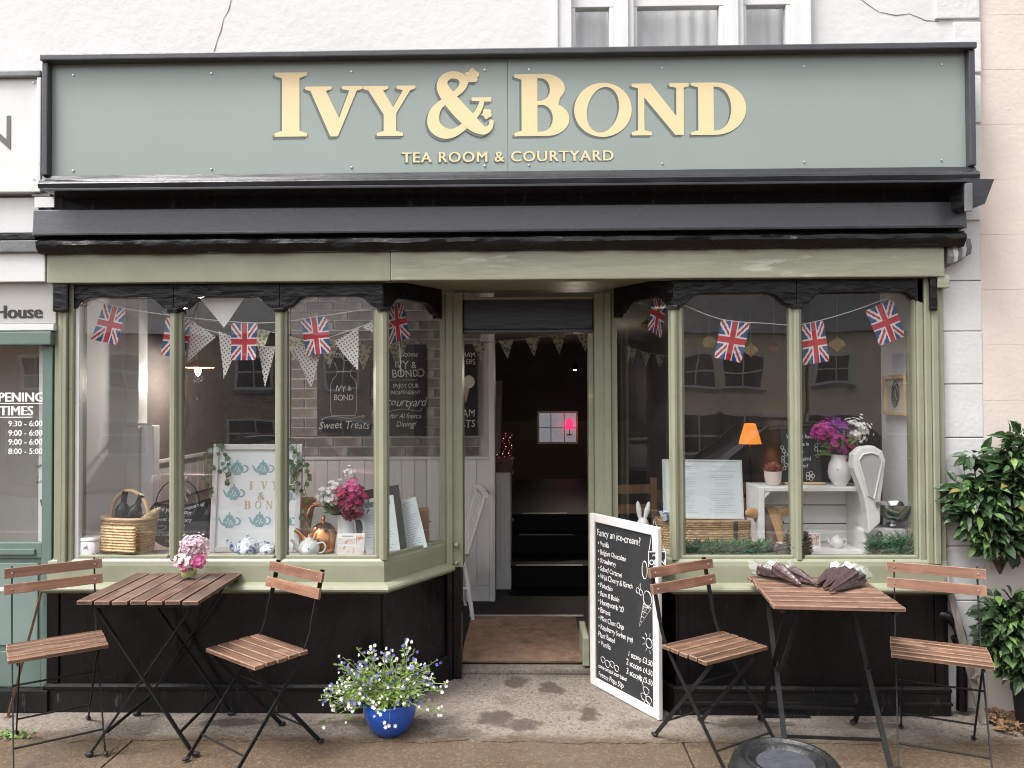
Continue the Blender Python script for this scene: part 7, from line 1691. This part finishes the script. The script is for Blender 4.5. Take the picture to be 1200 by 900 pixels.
def shrub(name, label, loc, blobs, nleaf, ninner, seed, base):
    t = thing(name, label, 'shrub', loc); rr = random.Random(seed); loc = Vector(loc)
    inner = MB(); stems = MB()
    for k_, (c, r_) in enumerate(blobs):
        c = Vector(c) - loc; pts = [tuple(base), tuple((Vector(base) + c) / 2 + Vector((rr.uniform(-.05, .05), 0, .04))), tuple(c)]; stems.tube(catmull(pts, 4), [(.0055 if 'climb' in name else .009) - .0004 * i for i in range(9)], 6)
    tot = sum(r_[0] * r_[2] for _, r_ in blobs)
    def sample(shell):
        q = rr.random() * tot
        for c, r_ in blobs:
            q -= r_[0] * r_[2]
            if q <= 0: break
        d = Vector((rr.gauss(0, 1), rr.gauss(0, 1), rr.gauss(0, 1))).normalized(); s2 = rr.uniform(.8, 1.06) if shell else rr.uniform(.2, .85)
        if shell and d.y > .25: d.y = -d.y
        p_ = Vector(c) - loc + Vector((d.x * r_[0], d.y * r_[1], d.z * r_[2])) * s2
        p_.y = min(p_.y, -.03 - loc.y + .03)
        return p_, d
    for i in range(nleaf):
        p_, d = sample(True); dr_ = Vector((d.x * .9 + rr.gauss(0, .45), d.y * .7 - .35, d.z * .35 - .25 + rr.gauss(0, .3))).normalized()
        l_ = rr.uniform(.032, .082); nz_ = Vector((rr.gauss(0, .3), -.55, .9)); y_ = nz_.cross(dr_).normalized(); z_ = dr_.cross(y_)
        M = Matrix((dr_, y_, z_)).transposed(); u_ = rr.random(); o = bpy.data.objects.new('leaf', LEAF if u_ < .74 else (LEAF2 if u_ < .965 else LEAF3)); COL.objects.link(o); o.parent = t; o.location = p_; o.rotation_euler = M.to_euler(); o.scale = (l_, l_ * rr.uniform(.85, 1.15), l_)
    for i in range(ninner):
        p_, d = sample(False); leaf(inner, p_, (d.x + rr.gauss(0, .5), d.y - .2, d.z * .4 - .2 + rr.gauss(0, .4)), rr.uniform(.06, .10), .04, rr=rr)
    inner.build('inner_foliage', MATS['shrub_leaf_deep'], t, fixn=False, kind='stuff'); stems.build('stems', MATS['stem_brown'], t, smooth=True, kind='stuff'); return t
def W(px, py, Y): return tuple(P(px, py, Y))
pr = lambda n_: n_ * S(-.15)
shrub('climbing_shrub', 'large-leaved green climber hanging over the wall at the right edge', W(1172, 672, -.01),
      [(W(1150, 592, -.12), (pr(40), .11, pr(36))), (W(1190, 560, -.13), (pr(40), .13, pr(50))), (W(1160, 622, -.13), (pr(30), .10, pr(28))), (W(1205, 605, -.14), (pr(35), .13, pr(40))), (W(1245, 580, -.13), (pr(45), .13, pr(60))), (W(1128, 572, -.10), (pr(20), .06, pr(10))), (W(1140, 535, -.08), (pr(20), .06, pr(8))), (W(1196, 518, -.1), (pr(16), .08, pr(22))), (W(1190, 640, -.12), (pr(12), .07, pr(12)))], 300, 1500, 31, (0, -.0, 0))
v = PZ(1190, 815, .007); v.y = -.12
shrub('bushy_shrub', 'low leafy green bush in a dark pot by the pink wall', (FX(1192, -.12), -.16, .007),
      [(W(1182, 722, -.2), (pr(28), .13, pr(32))), (W(1200, 745, -.22), (pr(38), .15, pr(42))), (W(1240, 735, -.2), (pr(45), .15, pr(48))), (W(1168, 745, -.2), (pr(16), .1, pr(28))), (W(1200, 775, -.22), (pr(30), .13, pr(20)))], 280, 1200, 32, (0.02, 0, .18))
t = thing('plant_pot', 'dark plastic pot holding the low bush at the right edge', 'plant pot', (FX(1200, -.12) + .02, -.15, .0065))
MB().lathe([(0, .002), (.085, 0), (.10, .16), (.108, .162), (.108, .185), (.098, .185), (.095, .16), (0, .15)], 24).build('pot', MATS['rubber'], t, smooth=True); MB().lathe([(.094, .161), (0, .172)], 18).build('soil', MATS['cone_brown'], t)
lm = MB(); rr = random.Random(44); mat('dead_leaf', (0.22, 0.125, 0.065), .8, var=.45, scale=18, bump=.2)
for i in range(420):
    x = rr.gauss(FX(1188, -.1), .13); y = rr.uniform(-.24, .0); leaf(lm, (max(x, FX(1140)), y, .010 + abs(rr.gauss(0, .012))), (rr.gauss(0, 1), rr.gauss(0, 1), rr.uniform(-.1, .3)), rr.uniform(.02, .05), .016, (0, 0, 1), rr=rr)
lm.build('leaf_litter', MATS['dead_leaf'], fixn=False, kind='stuff', label='brown fallen leaves scattered below the right shrubs', cat='leaves')
v = P(1190, 655, -.1)
# strand of leaves behind the neighbour's glass
t = thing('hanging_plant', 'trailing green houseplant behind the neighbouring door glass', 'plant', P(52, 505, .06)); mb = MB(); rr = random.Random(6)
MB().tube([(0, 0, .08), (-.01, 0, -.1), (.0, 0, -.34)], .003, 5).build('stem', MATS['leaf_green'], t)
for i in range(26): leaf(mb, (rr.uniform(-.01, .01), 0, .06 - i * .016), (rr.choice((-1, -.7, .2)), rr.uniform(-.3, .3), -.6), rr.uniform(.04, .07), .022, rr=rr)
mb.build('leaves', MATS['leaf_green'], t, fixn=False, kind='stuff')
# ------------------------------------------------------------------ the street opposite (seen reflected in the panes)
mat('cream_house', (0.74, 0.64, 0.46), .85, var=.08, scale=2, bump=.2)
mat('stone_house', (0.42, 0.31, 0.24), .85, var=.3, scale=6, bump=.5, bscale=9)
mat('pale_house', (0.72, 0.69, 0.64), .85, var=.06, scale=2, bump=.2)
mat('slate_roof', (0.07, 0.07, 0.078), .6, var=.3, scale=8, bump=.4)
mat('dark_pane', (0.02, 0.022, 0.025), .08, bump=0, spec=.6)
mat('brick_stack', (0.28, 0.12, 0.08), .85, var=.2, scale=9, bump=.4)
ZR = -1.25; YO = -20.9
def house(label, x0, x1, m, doorx, wins, eave):
    t = thing('terraced_house', label, 'house', ((x0 + x1) / 2, YO - 3, ZR), 0, 'houses on the far side of the street'); cx = (x0 + x1) / 2; h = eave - ZR; w_ = (x1 - x0) / 2 - .02
    MB().box(-w_, w_, -3, 3, 0, h).build('wall', m, t)
    ro = MB().add([(-w_ - .1, 3.25, h - .05), (w_ + .1, 3.25, h - .05), (w_ + .1, 0, h + 2.6), (-w_ - .1, 0, h + 2.6), (-w_ - .1, -3.25, h - .05), (w_ + .1, -3.25, h - .05)], [(0, 1, 2, 3), (3, 2, 5, 4), (0, 3, 4), (1, 5, 2), (0, 4, 5, 1)]).build('roof', MATS['slate_roof'], t)
    MB().box(w_ - .9, w_ - .2, -.35, .35, h + 1.9, h + 3.5).build('chimney', MATS['brick_stack'], ro)
    for (wx, z0_, z1_, ww) in wins:
        wx -= cx; f = MB().box(wx - ww / 2 - .07, wx + ww / 2 + .07, 3.001, 3.06, z0_ - ZR - .07, z1_ - ZR + .07).build('window', MATS['white_gloss'], t)
        MB().box(wx - ww / 2 - .12, wx + ww / 2 + .12, 3.001, 3.16, z0_ - ZR - .16, z0_ - ZR - .075).build('sill', MATS['lead_grey'], f)
        zm = (z0_ + z1_) / 2 - ZR
        for a in (0, 1):
            for b2 in (0, 1):
                xa = wx - ww / 2 + a * ww / 2 + .03; za = (z0_ - ZR + .02) if b2 == 0 else zm + .03; MB().box(xa, xa + ww / 2 - .05, 3.061, 3.066, za, za + (z1_ - z0_) / 2 - .05).build('pane', MATS['dark_pane'], f)
    dx = doorx - cx; d = MB().box(dx - .48, dx + .48, 3.001, 3.07, 0.02, 2.05).build('door', MATS['teal_paint'], t); MB().ball((dx + .38, 3.1, 1.0), .03, 8, 6).build('handle', MATS['brass'], d); MB().box(dx - .7, dx + .7, 3.001, 3.3, 2.1, 2.2).build('door_hood', MATS['white_gloss'], t)
def rx_(px): return (px - 600) / 900 * 24.8 - .5      # reflected position in the panes
hs_ = [('cream house far left across the street', -27, -18.5, 'pale_house', -20), ('stone house across the street opposite the left door', -18.4, -11.2, 'stone_house', -16.5), ('brown stone house across the street opposite the left window', -11.1, -4.0, 'stone_house', -5.2), ('pale house across the street opposite the doorway', -3.9, 3.2, 'pale_house', 2.4), ('cream house across the street opposite the right window', 3.3, 9.0, 'cream_house', 8.1), ('wide cream house across the street opposite the right pilaster', 9.1, 15.6, 'cream_house', 14.6), ('pale house far right across the street', 15.7, 24, 'pale_house', 17)]
for lab, x0, x1, m, dxx in hs_:
    w2 = [x0 + (x1 - x0) * k_ for k_ in (.3, .72)]
    if m == 'cream_house' and x0 < 4: w2 = [rx_(818), rx_(890) - .6]
    if m == 'cream_house' and x0 > 9: w2 = [rx_(975), rx_(1060)]
    wins = [(w, 1.95, 3.0, 1.05) for w in w2] + [(w, -.25, .85, 1.5) for w in w2]
    house(lab, x0, x1, MATS[m], dxx, wins, 3.75)
# parked cars
def car(label, x, y, z, rz, paint):
    t = thing('parked_car', label, 'car', (x, y, z), rz, 'cars parked along the street'); L2 = 2.05
    low = [(-2.05, .30), (-2.0, .62), (-1.75, .78), (-1.1, .86), (1.45, .92), (1.95, .86), (2.05, .55), (2.02, .30)]
    def body(pts, hw, tz, tuck):
        m = MB(); n = len(pts); vs = []
        for y_, k_ in ((-hw, 1), (-hw * .9, 0), (hw * .9, 0), (hw, 1)):
            for (a, b2) in pts: vs.append((a * (1 if k_ == 0 else .985), y_, b2 - (.0 if k_ == 0 else tuck)))
        fs = [tuple(range(n)), tuple(range(4 * n - 1, 3 * n - 1, -1))]
        for r in range(3):
            for i in range(n): fs.append((r * n + i, (r + 1) * n + i, (r + 1) * n + (i + 1) % n, r * n + (i + 1) % n))
        return m.add(vs, fs)
    body(low, .86, 0, .03).build('body', paint, t, bevel=.03, smooth=True)
    cab = [(-1.05, .87), (-.35, 1.40), (.25, 1.46), (1.0, 1.40), (1.6, .93)]
    body(cab, .76, 0, .02).build('glasshouse', MATS['dark_pane'], t, bevel=.02, smooth=True)
    MB().add([(-.40, -.66, 1.402), (.25, -.66, 1.472), (1.02, -.66, 1.41), (1.02, .66, 1.41), (.25, .66, 1.472), (-.40, .66, 1.402)], [(0, 1, 4, 5), (1, 2, 3, 4)]).build('roof', paint, t)
    for sy_ in (-1, 1):
        for a, b2 in (((-1.05, .88), (-.38, 1.41)), ((.25, .9), (.28, 1.46)), ((1.58, .94), (1.0, 1.41))): MB().bar((a[0], sy_ * .775, a[1]), (b2[0], sy_ * .70, b2[1]), .05, .05).build('pillar', paint, t)
        for wx in (-1.3, 1.3):
            w_ = MB().lathe([(.20, -.1), (.31, -.1), (.33, -.06), (.33, .06), (.31, .1), (.20, .1)], 24).xf(Matrix.Translation((wx, sy_ * .78, .33)) @ RX90).build('wheel', MATS['rubber'], t, smooth=True); MB().lathe([(.0, -.08), (.2, -.105), (.2, .105), (0, .08)], 16).xf(Matrix.Translation((wx, sy_ * .78, .33)) @ RX90).build('rim', MATS['alu'], w_, smooth=True)
        MB().ball((-1.98, sy_ * .6, .66), (.06, .17, .08), 10, 6).build('headlight', MATS['china'], t, smooth=True); MB().ball((2.0, sy_ * .66, .72), (.05, .12, .1), 10, 6).build('tail_light', MATS['red_paint'], t, smooth=True)
    return t
def road_z(y): return -.12 + (y + 5.3) / (-19.2 + 5.3) * (-1.35 + .12)
mat('car_red', (0.30, 0.012, 0.016), .2, bump=0, coat=.8); mat('car_black', (0.012, 0.013, 0.016), .15, bump=0, coat=.8); mat('car_grey', (0.28, 0.29, 0.3), .25, metal=.4, bump=0, coat=.6)
car('red hatchback parked across the street', -4.6, -10.0, road_z(-10.0) + .01, 0, MATS['car_red'])
car('dark hatchback parked by the kerb', 3.6, -7.2, road_z(-7.2) + .01, 0, MATS['car_black'])
car('silver hatchback parked by the far kerb', -.5, -17.4, road_z(-17.4) + .01, 0, MATS['car_grey'])
